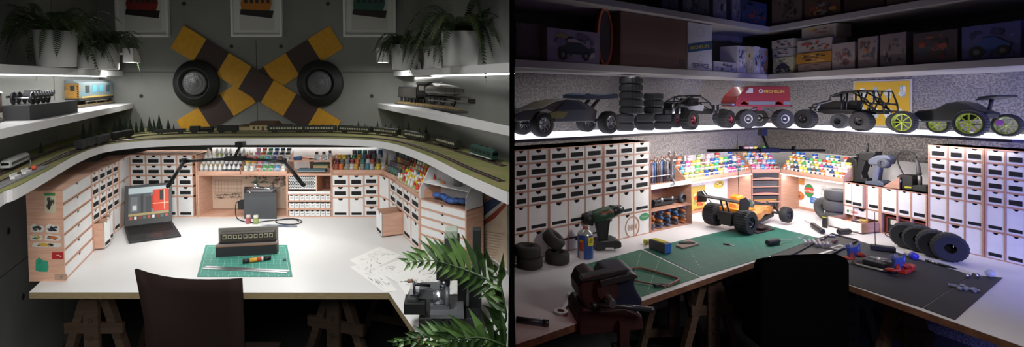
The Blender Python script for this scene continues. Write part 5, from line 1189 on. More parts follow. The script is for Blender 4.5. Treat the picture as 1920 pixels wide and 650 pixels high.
# white boards behind the paints
for pl, s0, s1, lb in ((pWL, pWL.hit(1281, 300)[0], pWL.w-.02, 'left'), (pWR, .02, pWR.hit(1746, 300)[0], 'right')):
    b = MB(); b.box(0, s1-s0, -.012, -.004, 0, .475, m_white); tag(b.build('back_board', loc=pl.pt(s0, 0, TZ), rot=pl.rot), 'long white board on the woodchip wall %s of the room corner' % lb, 'board')
# stickers and posters in the recesses
def on_pl(pl, off_, us, vs):            # rectangle on a plane offset from the cabinet front
    p2 = Plane(pl.pt(0, off_)[:2], pl.pt(1, off_)[:2]); (s0, z0), (s1, z1) = p2.hit(us[0], vs[1]), p2.hit(us[1], vs[0]); return p2, s0, s1, z0, z1
def flat(name, label, cat, pl, off_, us, vs, base, cols, n, seed, text=None, round_=False, tc='#202020', ts=.1, tz=.1, border=None):
    p2, s0, s1, z0, z1 = on_pl(pl, off_, us, vs); w, h = s1-s0, z1-z0; b = MB()
    if round_: b.prism([(w/2+w/2*math.cos(2*PI*k/28), h/2+h/2*math.sin(2*PI*k/28)) for k in range(28)], -.001, 0, K(base))
    else: b.box(0, w, -.001, 0, 0, h, K(border or base)); b.box(w*.04, w*.96, -.0013, -.001, h*.04, h*.96, K(base))
    if n: blotch(b, w*.12, w*.88, h*.18, h*.86, -.0014, cols, n, seed, lo=.15, hi=.5)
    if text: b.text(text, h*ts, (w/2, -.006, h*tz), K(tc), center=True, bold=.02, sx=1)
    return tag(b.build(name, loc=p2.pt(s0, 0, z0), rot=p2.rot, recalc=False), label, cat)
flat('vintage_poster', 'vintage poster with red and green figures and yellow lettering in the left recess', 'poster', pL, .197, (1296, 1322), (346, 399), '#b9a24c', ['#a23a28', '#8a8f5c', '#c9b98c', '#6f7a4a', '#c2542f', '#d8cfae'], 30, 8, 'MICHELIN', .15, .03) if False else flat('vintage_poster', 'vintage poster with red and green figures and yellow lettering in the left recess', 'poster', pL, .197, (1296, 1322), (346, 399), '#b9a24c', ['#a23a28', '#8a8f5c', '#c9b98c', '#6f7a4a', '#c2542f', '#d8cfae'], 30, 8, 'MICHELIN', tc='#8f2b20', ts=.13, tz=.05)
flat('round_sticker', 'round yellow rimmed sticker high in the left recess', 'sticker', pL, .197, (1339, 1358), (337, 354), '#c9b64a', ['#e0ddd0', '#55594c', '#8a7c3a'], 9, 3, round_=True)
flat('blue_frame_sticker', 'blue edged yellow sticker behind the orange buggy', 'sticker', pL, .197, (1350, 1384), (369, 384), '#c9bf7c', ['#4a5a9a', '#d0c68a'], 5, 4, border='#3c3f8c')
flat('winged_sticker', 'orange and cream winged sticker at the top of the right recess', 'sticker', pR, .197, (1494, 1508), (333, 344), '#c98a4a', ['#d8c9a0', '#a85c30'], 6, 5)
flat('round_sticker', 'green round sticker with a red and white band in the right recess', 'sticker', pR, .197, (1508, 1526), (346, 368), '#2f8048', [], 0, 6, text=None, round_=True)
flat('band_sticker', 'white and red lettered band across the green round sticker', 'sticker', pR, .194, (1509, 1525), (353, 360), '#b5443a', [], 0, 7, text='CASTROL', tc='#dcd5cc', ts=.55, tz=.2)
flat('oval_sticker', 'small orange oval sticker low in the right recess', 'sticker', pR, .197, (1489, 1508), (360, 372), '#b56a3c', ['#7c4326', '#d29a68'], 6, 8, round_=True)
flat('grey_sketch_sticker', 'pale grey outline sticker in the middle of the right recess', 'sticker', pR, .197, (1537, 1552), (349, 371), '#c2c2c2', ['#a2a2a4', '#8d8d90', '#cfcfcf'], 10, 9, round_=True)
flat('pennant_sticker', 'blue pennant sticker behind the standing tyre', 'sticker', pR, .197, (1519, 1538), (372, 380), '#3f6fae', ['#d8d08a', '#dcdcdc'], 4, 10)
# ---- right low cabinets
fl = [0, .26, .46, 1]
c4, x4 = unit(pR, 'drawer_cabinet', 'low drawer cabinet with one wide drawer pulled out over the desk', [1582, 1600, 1625, 1650], [[0, .46, 1]]*3, [list('ot'), list('ot'), list('ot')], HL, pull={(1, 1): .03})
W4 = x4[3]-x4[0]; d_ = wide(c4, 0, W4, HL*.24, HL*.46)
b = MB(); b.text('Castrol', .030, (W4*.2, .0005, HL*.31), K('#a8322c'), bold=.02, sx=.55); b.ball((W4*.12, .001, HL*.34), (.008, .001, .012), K('#3c8a54')); b.build('sticker', d_, recalc=False)
pd = .17; d = MB(); z0, z1 = .006, HL*.23; g = .006
notch_front(W4-2*g, z1-z0, .014, -pd, -pd+.005, d, m_white, g, z0)
d.box(g, g+.005, -pd, .05, z0, z1, m_woodR).box(W4-g-.005, W4-g, -pd, .05, z0, z1, m_woodR).box(g, W4-g, -pd, .05, z0, z0+.004, m_woodR).box(g, W4-g, .045, .05, z0, z1, m_woodR); od = d.build('open_drawer', c4)
rr2 = random.Random(4)
for k in range(7): tag(MB().bx((0, 0, .004), (rr2.uniform(.04, .07), rr2.uniform(.03, .05), .006), K(['#c9a93a', '#d8d2c4', '#8a4a34', '#c2622f', '#4a4c50', '#d0c9b8', '#b8a23a'][k])).build('paper_packet', loc=pR.pt(x4[0]+W4*(.2+.1*k), -pd*.5+.01*(k % 3), TZ+z0+.030+.007*k), rot=pR.rot+k*.3), '%s parts packet in the pulled out wide drawer' % ['yellow', 'cream', 'brown', 'orange', 'dark grey', 'pale', 'mustard'][k], 'packet')
c5, x5 = unit(pR, 'drawer_cabinet', 'low cabinet with three tall drawers above the open bay holding the power supply', [1651, 1682, 1708, 1739], [[0, .46, 1]]*3, [list('ot')]*3, HL)
ps = thing('power_supply', 'black bench power supply with red frame in the open cabinet bay', 'power supply', pR.pt(x5[0]+.03, .02, TZ+.008), pR.rot); W5 = x5[3]-x5[0]-.05; hp = HL*.36
b = MB(); b.box(0, W5, .0, .16, 0, hp, K('#1d1d1f', .5)); b.build('case', ps, bevel=.003)
b = MB(); b.box(-.003, W5+.003, -.006, 0, hp-.008, hp, K('#7a2826')).box(-.003, .004, -.006, 0, 0, hp, K('#7a2826')).box(W5-.004, W5+.003, -.006, 0, 0, hp, K('#7a2826')).box(W5*.34, W5*.36, -.006, 0, 0, hp, K('#7a2826')); b.build('red_frame', ps)
for x in (.1, .42): b = MB(); b.box(W5*x, W5*(x+.17), -.004, 0, hp*.55, hp*.85, K('#c9c9c4', .3)); b.build('meter', ps)
for x, z in ((.7, .5), (.84, .5), (.5, .2), (.2, .2)): b = MB(); b.cyl((W5*x, 0, hp*z), (W5*x, -.014, hp*z), .009, K('#8a2f2c' if x > .6 else '#2c2c2e'), n=14); b.build('knob', ps)
po = pR.pt(x5[0]+.08, -.0, TZ); b = MB(); b.tube(smooth_path([Vector(p)-po for p in (pR.pt(x5[0]+.07, -.005, TZ+.04), pR.pt(x5[0]+.06, -.05, TZ+.012), pR.pt(x5[0]+.12, -.08, TZ+.006), pR.pt(x5[0]+.2, -.06, TZ+.006))], 6), .003, m_black, 6); tag(b.build('black_lead', loc=po), 'black lead lying in front of the power supply', 'cable')
b = MB(); b.tube(smooth_path([Vector(p)-po for p in (pR.pt(x5[0]+.12, -.008, TZ+.05), pR.pt(x5[0]+.13, -.03, TZ+.02), pR.pt(x5[0]+.09, -.045, TZ+.006), pR.pt(x5[0]+.16, -.04, TZ+.006))], 6), .003, K('#a83228'), 6); tag(b.build('red_lead', loc=po), 'red lead lying in front of the power supply', 'cable')
c6, x6 = unit(pR, 'drawer_cabinet', 'tall three column drawer cabinet right of the soldering station', [1741, 1776.5, 1809, 1845], [fb]*3, [list('otssss')]*3, HB); wide(c6, 0, x6[3]-x6[0], 0, HB*.25)
unit(pR, 'drawer_cabinet', 'bluish lit drawer cabinet at the right picture edge', [1847, 1884.5, 1924, 1965], fb, list('ttssss'), HB)
# ---- paint pots
colsP = ['#c94f8c', '#3fae5a', '#d0602f', '#2f3c6a', '#3f8fc4', '#e0d25a', '#262a33', '#d8d4d0', '#b03a30', '#e08a4a', '#6a4a3c', '#2f6a7c', '#dca0b4', '#8a9a5c', '#c9a23a', '#274f9a']
rp = random.Random(21)
def pots(pl, s0, s1, n, rows, where, dy=.034, dz=.030):
    rack(pl, s0, s1, TZ+HL, rows, dy, dz, .004, 'paint_rack', 'stepped rack of small paint pots %s' % where)
    for r_ in range(rows):
        for c in range(n):
            if r_ == rows-1 and rp.random() < .35: continue
            col = rp.choice(colsP)
            put(('pp', col), pot(col, h=.052, r=.0185, sq=False), 'paint_pot', '%s-lidded pot, %s in the %s row %s' % (cname(col), ORD[c], ROWN[r_], where), 'paint pot',
                pl.pt(s0+(c+.5)*(s1-s0)/n, .004+dy*r_+.017, TZ+HL+.012+dz*r_), 'small paint pots '+where)
pots(pL, sl(1286), sl(1408), 14, 4, 'left of the corner', .034, .036)
pots(pR, sr(1465), sr(1580), 14, 4, 'right of the corner', .034, .036)
pots(pC, .004, wc-.004, 6, 5, 'in the corner', .034, .035)
# ---- light bar
hb_ = gy(1440, 281, 3.3); th = thing('light_bar', 'thin black light bar hanging level in front of the room corner', 'lamp', hb_)
a = gy(1326, 282, 3.3)-hb_; c = gy(1546, 282, 3.3)-hb_
b = MB(); b.bx((0, 0, 0), (.13, .05, .03), m_blackm).bx((-.1, 0, -.003), (.09, .03, .014), m_blackm).bx((.1, 0, -.003), (.09, .03, .014), m_blackm); b.build('lamp_head', th, bevel=.003)
b = MB(); b.tube([(0, .0, .01), (0, .03, .05), (0, .06, .10)], .008, m_blackm, 8).bx((0, .06, .12), (.04, .04, .05), m_blackm); b.build('bracket', th)
for q in (a, c):
    b = MB(); b.tube([(0, 0, 0), tuple(q)], .010, m_blackm, 8); ar = b.build('light_arm', th)
    b = MB(); b.cyl(tuple(q*.45+Vector((0, 0, 0))), tuple(q*.45+Vector((0, 0, .028))), .012, m_blackm, n=12); b.build('elbow_joint', ar)
strip('light_bar_light', hb_+a+Vector((0, 0, -.016)), hb_+c+Vector((0, 0, -.016)), 10, cR, .025, look=(0, .45, -.9))
strip('light_bar_light', hb_+a+Vector((0, .02, 0)), hb_+c+Vector((0, .02, 0)), 5, cR, .02, look=(0, 1, -.12))
area('light_bar_end_light', hb_+c+Vector((.03, 0, -.01)), .05, 3, cR, (1, .15, -.1))
area('light_bar_end_light', hb_+a+Vector((-.03, 0, -.01)), .05, 2, cR, (-1, .1, -.1))
for A, B_, n_ in ((gA, gB, pWL), (gB, gC, pWR)):
    off_ = Vector((n_.n.x, n_.n.y, 0))*.10; strip('under_shelf_fill', Vector((A.x, A.y, 1.447))+off_+(B_-A)*.03, Vector((B_.x, B_.y, 1.447))+off_-(B_-A)*.03, 4.0, cR, .02, look=(n_.n.x*.6, n_.n.y*.6, -1))  # no strip hangs here; light added for the wall under the shelf
# ================================================================ RIGHT ROOM: cars on the glowing shelf
GZ = 1.471
pSL = Plane(XY(gA), XY(gB)); pSR = Plane(XY(gB), XY(gC))
def tyre(parent, c, r, w, hub='#8a8a8e', rim='spokes', m=None, knobs=0, ax=1, hr=.62, ns=6, name='wheel'):
    """wheel with axle along y, centre c"""
    th_b = MB(); m = m or m_rub; x, y, z = c
    n = 36 if not knobs else knobs*2
    R = []
    for rr_, h in ((r*hr, -w/2), (r*.93, -w/2), (r, -w*.36), (r, w*.36), (r*.93, w/2), (r*hr, w/2)):
        ring = []
        for k in range(n):
            a = 2*PI*k/n; q = rr_*(1.045 if knobs and k % 2 and rr_ > r*.9 else 1); ring.append((x+q*math.cos(a), y+h, z+q*math.sin(a)))
        R.append(ring)
    th_b.rings(R, m, caps=False, smooth=not knobs); t_ = th_b.build(name, parent)
    b = MB(); hm = K(hub, .35, .2)
    b.lathe([(r*hr, -w*.42), (r*(hr-.08), -w*.46), (r*(hr-.1), -w*.2), (r*(hr-.1), w*.3)], hm, (x, y, z), 'y', 24)
    b.lathe([(r*hr, w*.42), (r*(hr-.08), w*.42)], hm, (x, y, z), 'y', 24)
    b.lathe([(0, -w*.44), (r*.12, -w*.42), (r*.14, -w*.2)], hm, (x, y, z), 'y', 12)
    if rim == 'spokes':
        for k in range(ns): a = 2*PI*k/ns; rr_ = r*hr*.5; b.bx((x+rr_*math.cos(a), y-w*.36, z+rr_*math.sin(a)), (r*(hr-.06), w*.08, r*.09), hm, (0, -a, 0))
    else: b.lathe([(0, -w*.25), (r*hr*.9, -w*.3)], K('#1a1a1c', .5), (x, y, z), 'y', 24)
    b.build('rim', t_); return t_
def car_at(pl, u0, u1, y, name, label, flip=False):
    s0 = pl.hit(u0, 230)[0]; s1 = pl.hit(u1, 230)[0]
    return thing(name, label, 'model car', pl.pt(s0, y, GZ), pl.rot), s1-s0, (lambda u, v=230, s0=s0, p=Plane(pl.pt(0, y)[:2], pl.pt(1, y)[:2]): (p.hit(u, v)[0]-s0, p.hit(u, v)[1]-GZ))
# 1 low buggy with grey spoked wheels
th, L_, q = car_at(pSL, 968, 1168, .04, 'rc_buggy', 'dark radio controlled buggy with grey spoked wheels and rear wing at left')
fx, fz = q(1022, 233); rx, rz = q(1147, 230); r1 = .073
for x in (fx, rx): tyre(th, (x, .03, r1), r1, .06, '#7c7c80', ns=8); tyre(th, (x+.02, .24, r1), r1, .06, '#55555a', ns=8)
pr = [q(972, 212), q(985, 207), q(1020, 202), q(1045, 190), q(1065, 186), q(1090, 187), q(1110, 197), q(1125, 208), q(1120, 228), q(1045, 229), q(1045, 212), q(1030, 205), q(1010, 212), q(1000, 226), q(975, 228), q(968, 222)]
bd = mat('buggy_body', '#4a4436', .5, col2='#2f3444', vscale=4); b = MB(); b.prism(pr, .02, .22, bd); b.build('body', th, bevel=.006)
b = MB(); b.prism([q(1046, 206), q(1062, 192), q(1088, 192), q(1104, 206)], .012, .228, K('#25282d', .3)); b.build('cockpit_glass', th)
b = MB(); p = [q(1033, 211), q(1050, 208), q(1068, 210), q(1060, 222), q(1038, 222)]; b.prism(p, .014, .02, K('#6c6430')); b.build('yellow_decal', th)
b = MB(); wz = q(1140, 182); w2 = q(1102, 180); w3 = q(1170, 180)
b.prism([(w2[0], w2[1]+.008), (w2[0]+.03, w2[1]+.018), (w2[0]+.09, w2[1]+.008), (w2[0]+.12, w2[1]+.004), (w3[0]-.06, w3[1]+.016), (w3[0]-.02, w3[1]+.014), (w3[0]-.02, w3[1]-.012), (w2[0]+.13, w2[1]-.022), (w2[0]+.05, w2[1]-.016), (w2[0], w2[1]-.010)], .03, .22, K('#26334a', .5)); b.build('rear_wing', th)
b = MB(); a1 = q(1122, 208); a2 = q(1140, 190); b.tube([(a1[0], .08, a1[1]), (a2[0], .08, a2[1]+.01)], .012, K('#3a2624'), 8).tube([(a1[0], .16, a1[1]), (a2[0], .16, a2[1]+.01)], .012, K('#3a2624'), 8); b.build('wing_mount', th)
b = MB(); b.tube([(rx-.05, .1, .07), (rx+.02, .1, .12), (rx+.02, .03, r1)], .008, m_dkm, 8).tube([(fx, .03, r1), (fx, .22, r1)], .006, m_dkm, 8).tube([(rx, .03, r1), (rx, .22, r1)], .006, m_dkm, 8); b.build('suspension', th)
# 2 stacks of tyres
def tyre_thing(pl, s, y, z, r, w, label, grp, up=True, knobs=0, rot=0, tilt=None, name='rubber_tyre', col='#26272a', hole=.46):
    m = K(col, .8); b = MB(); prof = [(r*hole, 0), (r*.86, 0), (r, w*.18), (r, w*.82), (r*.86, w), (r*hole, w), (r*(hole-.06), w*.5), (r*hole, 0)]
    if knobs:
        n = knobs*2; R = [[(rr_*(1.04 if k % 2 and rr_ > r*.95 else 1)*math.cos(2*PI*k/n), rr_*(1.04 if k % 2 and rr_ > r*.95 else 1)*math.sin(2*PI*k/n), h) for k in range(n)] for rr_, h in prof]; b.rings(R, m, caps=False, smooth=False)
    else: b.lathe(prof, m, n=32)
    o = b.build(name, loc=(0, 0, 0)); P = pl.pt(s, y, z) if pl else Vector((s, y, z))
    M_ = Matrix.Rotation((pl.rot if pl else 0)+rot, 4, 'Z')
    if tilt is not None: M_ = M_ @ tilt
    o.matrix_world = RM() @ Matrix.Translation(P) @ M_; tag(o, label, 'tyre', grp); return o
def soff(u, y): return Plane(pSL.pt(0, y)[:2], pSL.pt(1, y)[:2]).hit(u, 230)[0]
for st_, (u, y, n, r, w, z0) in enumerate(((1183, .20, 5, .078, .052, .12), (1225, .19, 3, .066, .05, .12))):
    for k in range(n): tyre_thing(pSL, soff(u, y), y, GZ+z0+(w+.001)*k, r*(1.0 if k % 2 else .985), w, 'black tyre, %s from the top of the %s pile on the glowing shelf' % (ORD[n-1-k], 'taller' if st_ == 0 else 'shorter'), 'tyres piled on the glowing shelf', knobs=22)
for k, (u, y, z) in enumerate(((1172, .22, 0), (1210, .2, 0), (1243, .2, 0), (1172, .22, .06), (1210, .2, .06), (1243, .2, .06))):
    tyre_thing(pSL, soff(u, y), y, GZ+z, .058, .058, 'ribbed grey tyre lying in the %s layer under the tyre piles, %s from left' % ('bottom' if z == 0 else 'upper', ORD[k % 3]), 'ribbed tyres on the glowing shelf', knobs=26, col='#3a3b3d')
# 3 rock crawler chassis
th, L_, q = car_at(pSL, 1252, 1378, .05, 'rc_crawler', 'open framed rock crawler with dark red rimmed knobbly tyres')
for u, y, r in ((1297, .02, .072), (1367, .02, .069), (1262, .26, .055), (1323, .26, .06)): x = q(u)[0]; tyre(th, (x, y, r), r, .07, '#8a2a38', rim='disc', knobs=20, hr=.5)
cg = [q(1275, 205), q(1290, 190), q(1305, 181), q(1325, 180), q(1342, 192), q(1352, 208)]
b = MB()
for y in (.05, .18):
    b.tube([(p[0], y, p[1]) for p in cg], .006, m_blackm, 6); b.tube([(q(1300, 210)[0], y, q(1300, 210)[1]), (q(1306, 181)[0], y, q(1306, 181)[1]), (q(1345, 208)[0], y, q(1345, 208)[1])], .005, m_blackm, 6)
for p in cg: b.tube([(p[0], .05, p[1]), (p[0], .18, p[1])], .005, m_blackm, 6)
b.build('roll_cage', th)
b = MB(); b.prism([q(1296, 200), q(1330, 196), q(1328, 208), q(1302, 206)], .04, .19, K('#9a9ca0', .4)); b.build('body_panel', th)
b = MB(); b.prism([q(1262, 206), q(1350, 204), q(1350, 214), q(1262, 214)], .06, .17, m_black).bx((q(1282, 200)[0], .1, q(1282, 198)[1]), (.08, .08, .05), m_dkm).bx((q(1318, 190)[0], .11, q(1318, 190)[1]), (.1, .09, .05), m_black); b.build('chassis', th)
for u in (1272, 1284, 1348, 1356): p = q(u, 205); b = MB(); b.tube([(p[0], .04, p[1]-.03), (p[0]+.01, .05, p[1]+.035)], .009, m_steel if u < 1290 else m_black, 8); b.build('shock_absorber', th)
b = MB(); p = q(1316, 181); b.bx((p[0], .1, p[1]+.01), (.12, .12, .006), m_black); b.build('roof_plate', th)
# 4 red van on monster wheels
pV = Plane(pSL.pt(pSL.hit(1372, 230)[0], .05)[:2], pSR.pt(pSR.hit(1500, 230)[0], .05)[:2])
th, L_, q = car_at(pV, 1375, 1492, 0, 'monster_van', 'red panel van model with yellow lettering on giant monster truck wheels')
r1 = .072; wx = [q(1405)[0], q(1474)[0]]
for x in wx: tyre(th, (x, .04, r1), r1, .07, '#c2c2c4', rim='disc', knobs=18, hr=.48, m=K('#2c2e33', .75)); tyre(th, (x-.07, .25, r1), r1, .07, '#9a9a9c', rim='disc', knobs=18, hr=.48, m=K('#2c2e33', .75))
vr = mat('van_red', '#8c2320', .35, coat=.4); wy0, wy1 = .03, .25
arc = lambda u, v, R_, n=7: [(q(u, v)[0]+R_*math.cos(PI*k/n), q(u, v)[1]+R_*math.sin(PI*k/n)) for k in range(n+1)]
body = [q(1384, 197), q(1384, 190), q(1389, 180), q(1406, 161.5), q(1484, 161), q(1487, 165), q(1487, 197)]+[p for p in arc(1466, 197, .03)]+[p for p in arc(1401, 197, .03)]
b = MB(); b.prism(body, wy0, wy1, vr); b.build('van_body', th, bevel=.004)
b = MB(); b.prism([q(1402, 174), q(1409, 164.5), q(1416, 164.5), q(1416, 174)], wy0-.0015, wy0, K('#b9bcbc', .2)); b.build('side_window', th)
b = MB(); b.prism([q(1408, 190), q(1458, 190), q(1458, 196), q(1408, 196)], wy0-.001, wy0, K('#6c747c')).prism([q(1474, 190), q(1487, 190), q(1487, 196), q(1474, 196)], wy0-.001, wy0, K('#6c747c')); b.build('grey_skirt', th)
b = MB(); p0 = q(1436, 173.5); p1 = q(1481, 167); h_ = .032
b.text('MICHELIN', h_, (p0[0], wy0-.001, p0[1]), K('#c9a23a'), bold=.03, sx=(p1[0]-p0[0])/(h_*5.1)); p2 = q(1431, 170.5); b.lathe([(.010, 0), (.017, 0)], K('#b9bcc4'), (p2[0], wy0-.001, p2[1]), 'y', 20); b.build('side_lettering', th, recalc=False)
b = MB(); b.prism([q(1384, 196), q(1489, 196), q(1489, 199.5), q(1384, 199.5)], wy0+.01, wy1-.01, K('#8c2a34')); b.tube([(q(1412, 208)[0], .06, q(1412, 208)[1]), (q(1437, 202)[0], .1, q(1437, 202)[1]), (q(1460, 210)[0], .06, q(1460, 210)[1])], .006, K('#7a7c80', .4, .5), 8).bx((q(1438, 203)[0], .12, q(1438, 204)[1]), (.04, .06, .03), K('#a23442')); b.build('ladder_frame', th)
for x in wx: b = MB(); b.cyl((x, .04, r1), (x-.05, .25, r1), .008, m_dkm, n=10).tube([(x, .09, r1), (x+.01, .09, r1+.06)], .009, K('#b8babc', .3, .5), 8); b.build('axle', th)
b = MB(); p = q(1378, 196); b.bx((p[0]+.01, .14, p[1]), (.02, .2, .012), m_steel); p = q(1491, 196); b.bx((p[0], .14, p[1]-.01), (.012, .2, .012), m_black); b.build('bumper', th)
# 5 rock racer with cage
sR = lambda u, v=230: pSR.hit(u, v)[0]
th, L_, q = car_at(pSR, 1493, 1680, .045, 'rock_racer', 'black tube framed rock racer with roof panel and fat tyres')
for u, v, y, r in ((1508, 0, .02, .073), (1613, 0, .02, .068), (1537, 0, .24, .055), (1645, 0, .24, .062)): x = q(u)[0]; tyre(th, (x, y, r), r, .075 if y < .1 else .06, '#202022', rim='disc', knobs=24, hr=.45, m=K('#222325' if y < .1 else '#55575a', .75))
roof = [q(1553, 180), q(1575, 173), q(1607, 170)]; b = MB()
b.rings([[(p[0], y, p[1]+dz) for y, dz in ((.03, -.006), (.2, -.006), (.2, .008), (.03, .008))] for p in roof], m_black, smooth=False); b.build('roof_panel', th)
b = MB(); T = lambda pts, y: b.tube([(q(*p)[0], y, q(*p)[1]) for p in pts], .0055, m_blackm, 6)
for y in (.03, .20):
    T([(1551, 188), (1553, 180), (1575, 173), (1607, 170), (1641, 171), (1650, 195), (1652, 212)], y); T([(1551, 188), (1520, 196), (1515, 205)], y); T([(1573, 176), (1573, 208)], y); T([(1584, 174), (1582, 208)], y)
    T([(1604, 171), (1612, 190), (1634, 206)], y); T([(1608, 206), (1622, 172)], y); T([(1634, 171), (1634, 190), (1622, 210)], y); T([(1612, 190), (1650, 197)], y); T([(1590, 171), (1620, 187), (1640, 212)], y); T([(1522, 205), (1652, 209)], y)
for p in ((1553, 180), (1607, 170), (1641, 171), (1650, 195), (1520, 196)): x, z = q(*p); b.tube([(x, .03, z), (x, .20, z)], .0055, m_blackm, 6)
b.build('tube_frame', th)
b = MB(); b.prism([q(1523, 198), q(1556, 189), q(1575, 192), q(1575, 212), q(1540, 214), q(1520, 208)], .05, .18, m_black).prism([q(1575, 205), q(1640, 207), q(1638, 214), q(1575, 214)], .05, .18, m_black).bx((q(1588, 197)[0], .1, q(1588, 197)[1]), (.05, .06, .07), m_black); b.build('chassis', th)
b = MB(); b.bx((q(1516, 202)[0], .11, q(1516, 202)[1]), (.05, .14, .01), m_black); b.build('front_bumper', th)
for u in (1526, 1622): p = q(u, 200); b = MB(); b.tube([(p[0], .03, p[1]-.03), (p[0]+.02, .05, p[1]+.04)], .009, K('#8a8c90', .4, .5), 8); b.build('shock_absorber', th)
# 6 buggy with green wheels
th, L_, q = car_at(pSR, 1667, 1870, .03, 'rc_buggy', 'low black buggy with bright yellow-green spoked wheels at right')
gn = '#b4c83c'
for u, y, r, hr, ns in ((1691, .015, .072, .8, 8), (1817, .015, .078, .8, 8), (1722, .24, .06, .8, 8), (1850, .24, .066, .8, 8)): x = q(u)[0]; tyre(th, (x, y, r), r, .05, gn if u != 1850 else '#a4b45c', knobs=30, hr=hr, ns=ns, m=K('#232428', .7))
pr = [q(1700, 215), q(1712, 207), q(1745, 204), q(1765, 193), q(1785, 190), q(1805, 194), q(1822, 205), q(1845, 212), q(1840, 222), q(1790, 228), q(1720, 228)]
b = MB(); b.prism(pr, .05, .2, K('#232528', .5)); b.build('body', th, bevel=.008)
b = MB(); a1 = q(1835, 206); a2 = q(1840, 186); b.tube([(a1[0], .12, a1[1]), (a2[0], .12, a2[1])], .01, K('#2c2d31'), 8); b.build('wing_mount', th)
b = MB(); a2 = q(1828, 186); a3 = q(1868, 181); b.prism([(a2[0], a2[1]-.006), (a2[0]+.02, a2[1]+.016), (a3[0], a3[1]+.01), (a3[0], a3[1])], .0, .25, K('#25282c', .5)); b.build('rear_wing', th)
b = MB(); b.cyl((q(1840)[0], .2, .08), (q(1840)[0], .215, .08), .018, K('#8c4a86'), n=20).tube([(q(1691)[0], .02, .07), (q(1691)[0], .24, .07)], .006, m_dkm, 8).tube([(q(1817)[0], .02, .07), (q(1817)[0], .24, .07)], .006, m_dkm, 8); b.build('axles', th)
# yellow poster on the wall
s0, z1 = pWR.hit(1601, 152); s1, z0 = pWR.hit(1711, 235); z1 = (pWR.hit(1601, 152)[1]+pWR.hit(1711, 148)[1])/2; z0 = GZ+.01
th = thing('yellow_poster', 'yellow poster of pale workshop tools with white border behind the rock racer', 'poster', pWR.pt(s0, -.008, z0), pWR.rot); w, h = s1-s0, z1-z0
b = MB(); b.box(0, w, 0, .004, 0, h, K('#b8b4b0')); b.build('border', th)
b = MB(); b.box(.012, w-.012, -.002, 0, .012, h-.012, mat('poster_yellow', '#cfa52c', .6)); b.build('paper', th)
b = MB()
for j in range(2):
    for i in range(4): x = w*(.08+.23*i); z = h*(.12+.45*j); blotch(b, x, x+w*.17, z, z+h*.32, -.0024, ['#c9d0d0', '#b9c4cc', '#8fa9b8', '#dcd9c4'], 9, i*3+j, lo=.3, hi=.7)
b.build('tool_pictures', th, recalc=False)
# ---- boxes on the shelves
def carton(pl, z, u0, u1, vt, y, dep, label, base, cols=None, n=12, seed=1, tilt=0, side=None, text=None, name='kit_box', cat='box', vb=None, extra=None):
    p2 = Plane(pl.pt(0, y)[:2], pl.pt(1, y)[:2]); (s0, _), (s1, zt) = p2.hit(u0, vt), p2.hit(u1, vt); w = s1-s0
    h = p2.hit((u0+u1)/2, vt)[1]-z; th = thing(name, label, cat, p2.pt(s0, 0, z), p2.rot+tilt)
    b = MB(); b.box(0, w, 0, dep, 0, h, K(side or base, .7)); b.build('box_body', th, bevel=.002)
    b = MB(); b.box(w*.01, w*.99, -.001, 0, h*.01, h*.99, K(base, .6))
    if cols: blotch(b, w*.05, w*.95, h*.06, h*.94, -.0012, cols, n*2, seed, lo=.08, hi=.34)
    if extra: extra(b, w, h)
    b.build('front_print', th, recalc=False); return h
pUL = Plane(XY(uA), XY(uB)); pUR = Plane(XY(uB), XY(uC)); Z1 = 1.912
def pict_car(b, w, h, body='#2c2f3a', y=-.004):
    b.prism([(w*.2, h*.3), (w*.8, h*.25), (w*.85, h*.4), (w*.6, h*.62), (w*.42, h*.62), (w*.25, h*.45)], y-.001, y, K(body))
    for x, R_ in ((.28, .17), (.72, .15)): b.prism([(w*x+h*R_*math.cos(2*PI*k/18), h*.24+h*R_*math.sin(2*PI*k/18)) for k in range(18)], y-.0015, y, K('#1c1c20')); b.prism([(w*x+h*R_*.45*math.cos(2*PI*k/14), h*.24+h*R_*.45*math.sin(2*PI*k/14)) for k in range(14)], y-.002, y, K('#6a6c74'))
carton(pUL, Z1, 967, 1022, 44, .06, .2, 'plain dark brown carton at the divided left end of the shelf', '#54463f', name='cardboard_box')
carton(pUL, Z1, 1025, 1124, 56, .03, .09, 'kit box picturing a big wheeled off-road car, left of the round board', '#8a7f98', ['#5a5668', '#b8a8b0', '#3a3a48', '#6f6488', '#8c7a4c'], 16, 3, extra=pict_car)
carton(pUL, Z1, 1163, 1288, 30, .03, .2, 'large plain brown cardboard carton left of the white service sign', '#6d5149', name='cardboard_box', extra=lambda b, w, h: b.box(w*.88, w*.96, -.003, -.001, h*.06, h*.22, K('#4a3f3c')))
# round board with orange rim
s = pUL.hit(1146, 60)[0]; R_ = .17; th = thing('round_board', 'oval dark board with orange rim leaning between kit box and carton', 'board', pUL.pt(s, .05, Z1), pUL.rot)
b = MB(); b.prism([(.07*math.cos(2*PI*k/32), .185+.185*math.sin(2*PI*k/32)) for k in range(32)], 0, .02, K('#3c3335')); b.build('board', th)
b = MB(); b.rings([[((.07-d_)*math.cos(2*PI*k/32), y_, .185+(.185-d_)*math.sin(2*PI*k/32)) for k in range(32)] for d_, y_ in ((-.004, -.003), (.014, -.003), (.014, .005), (-.004, .023), (-.004, -.003))], K('#a8502c', .6), caps=False); b.build('orange_rim', th)
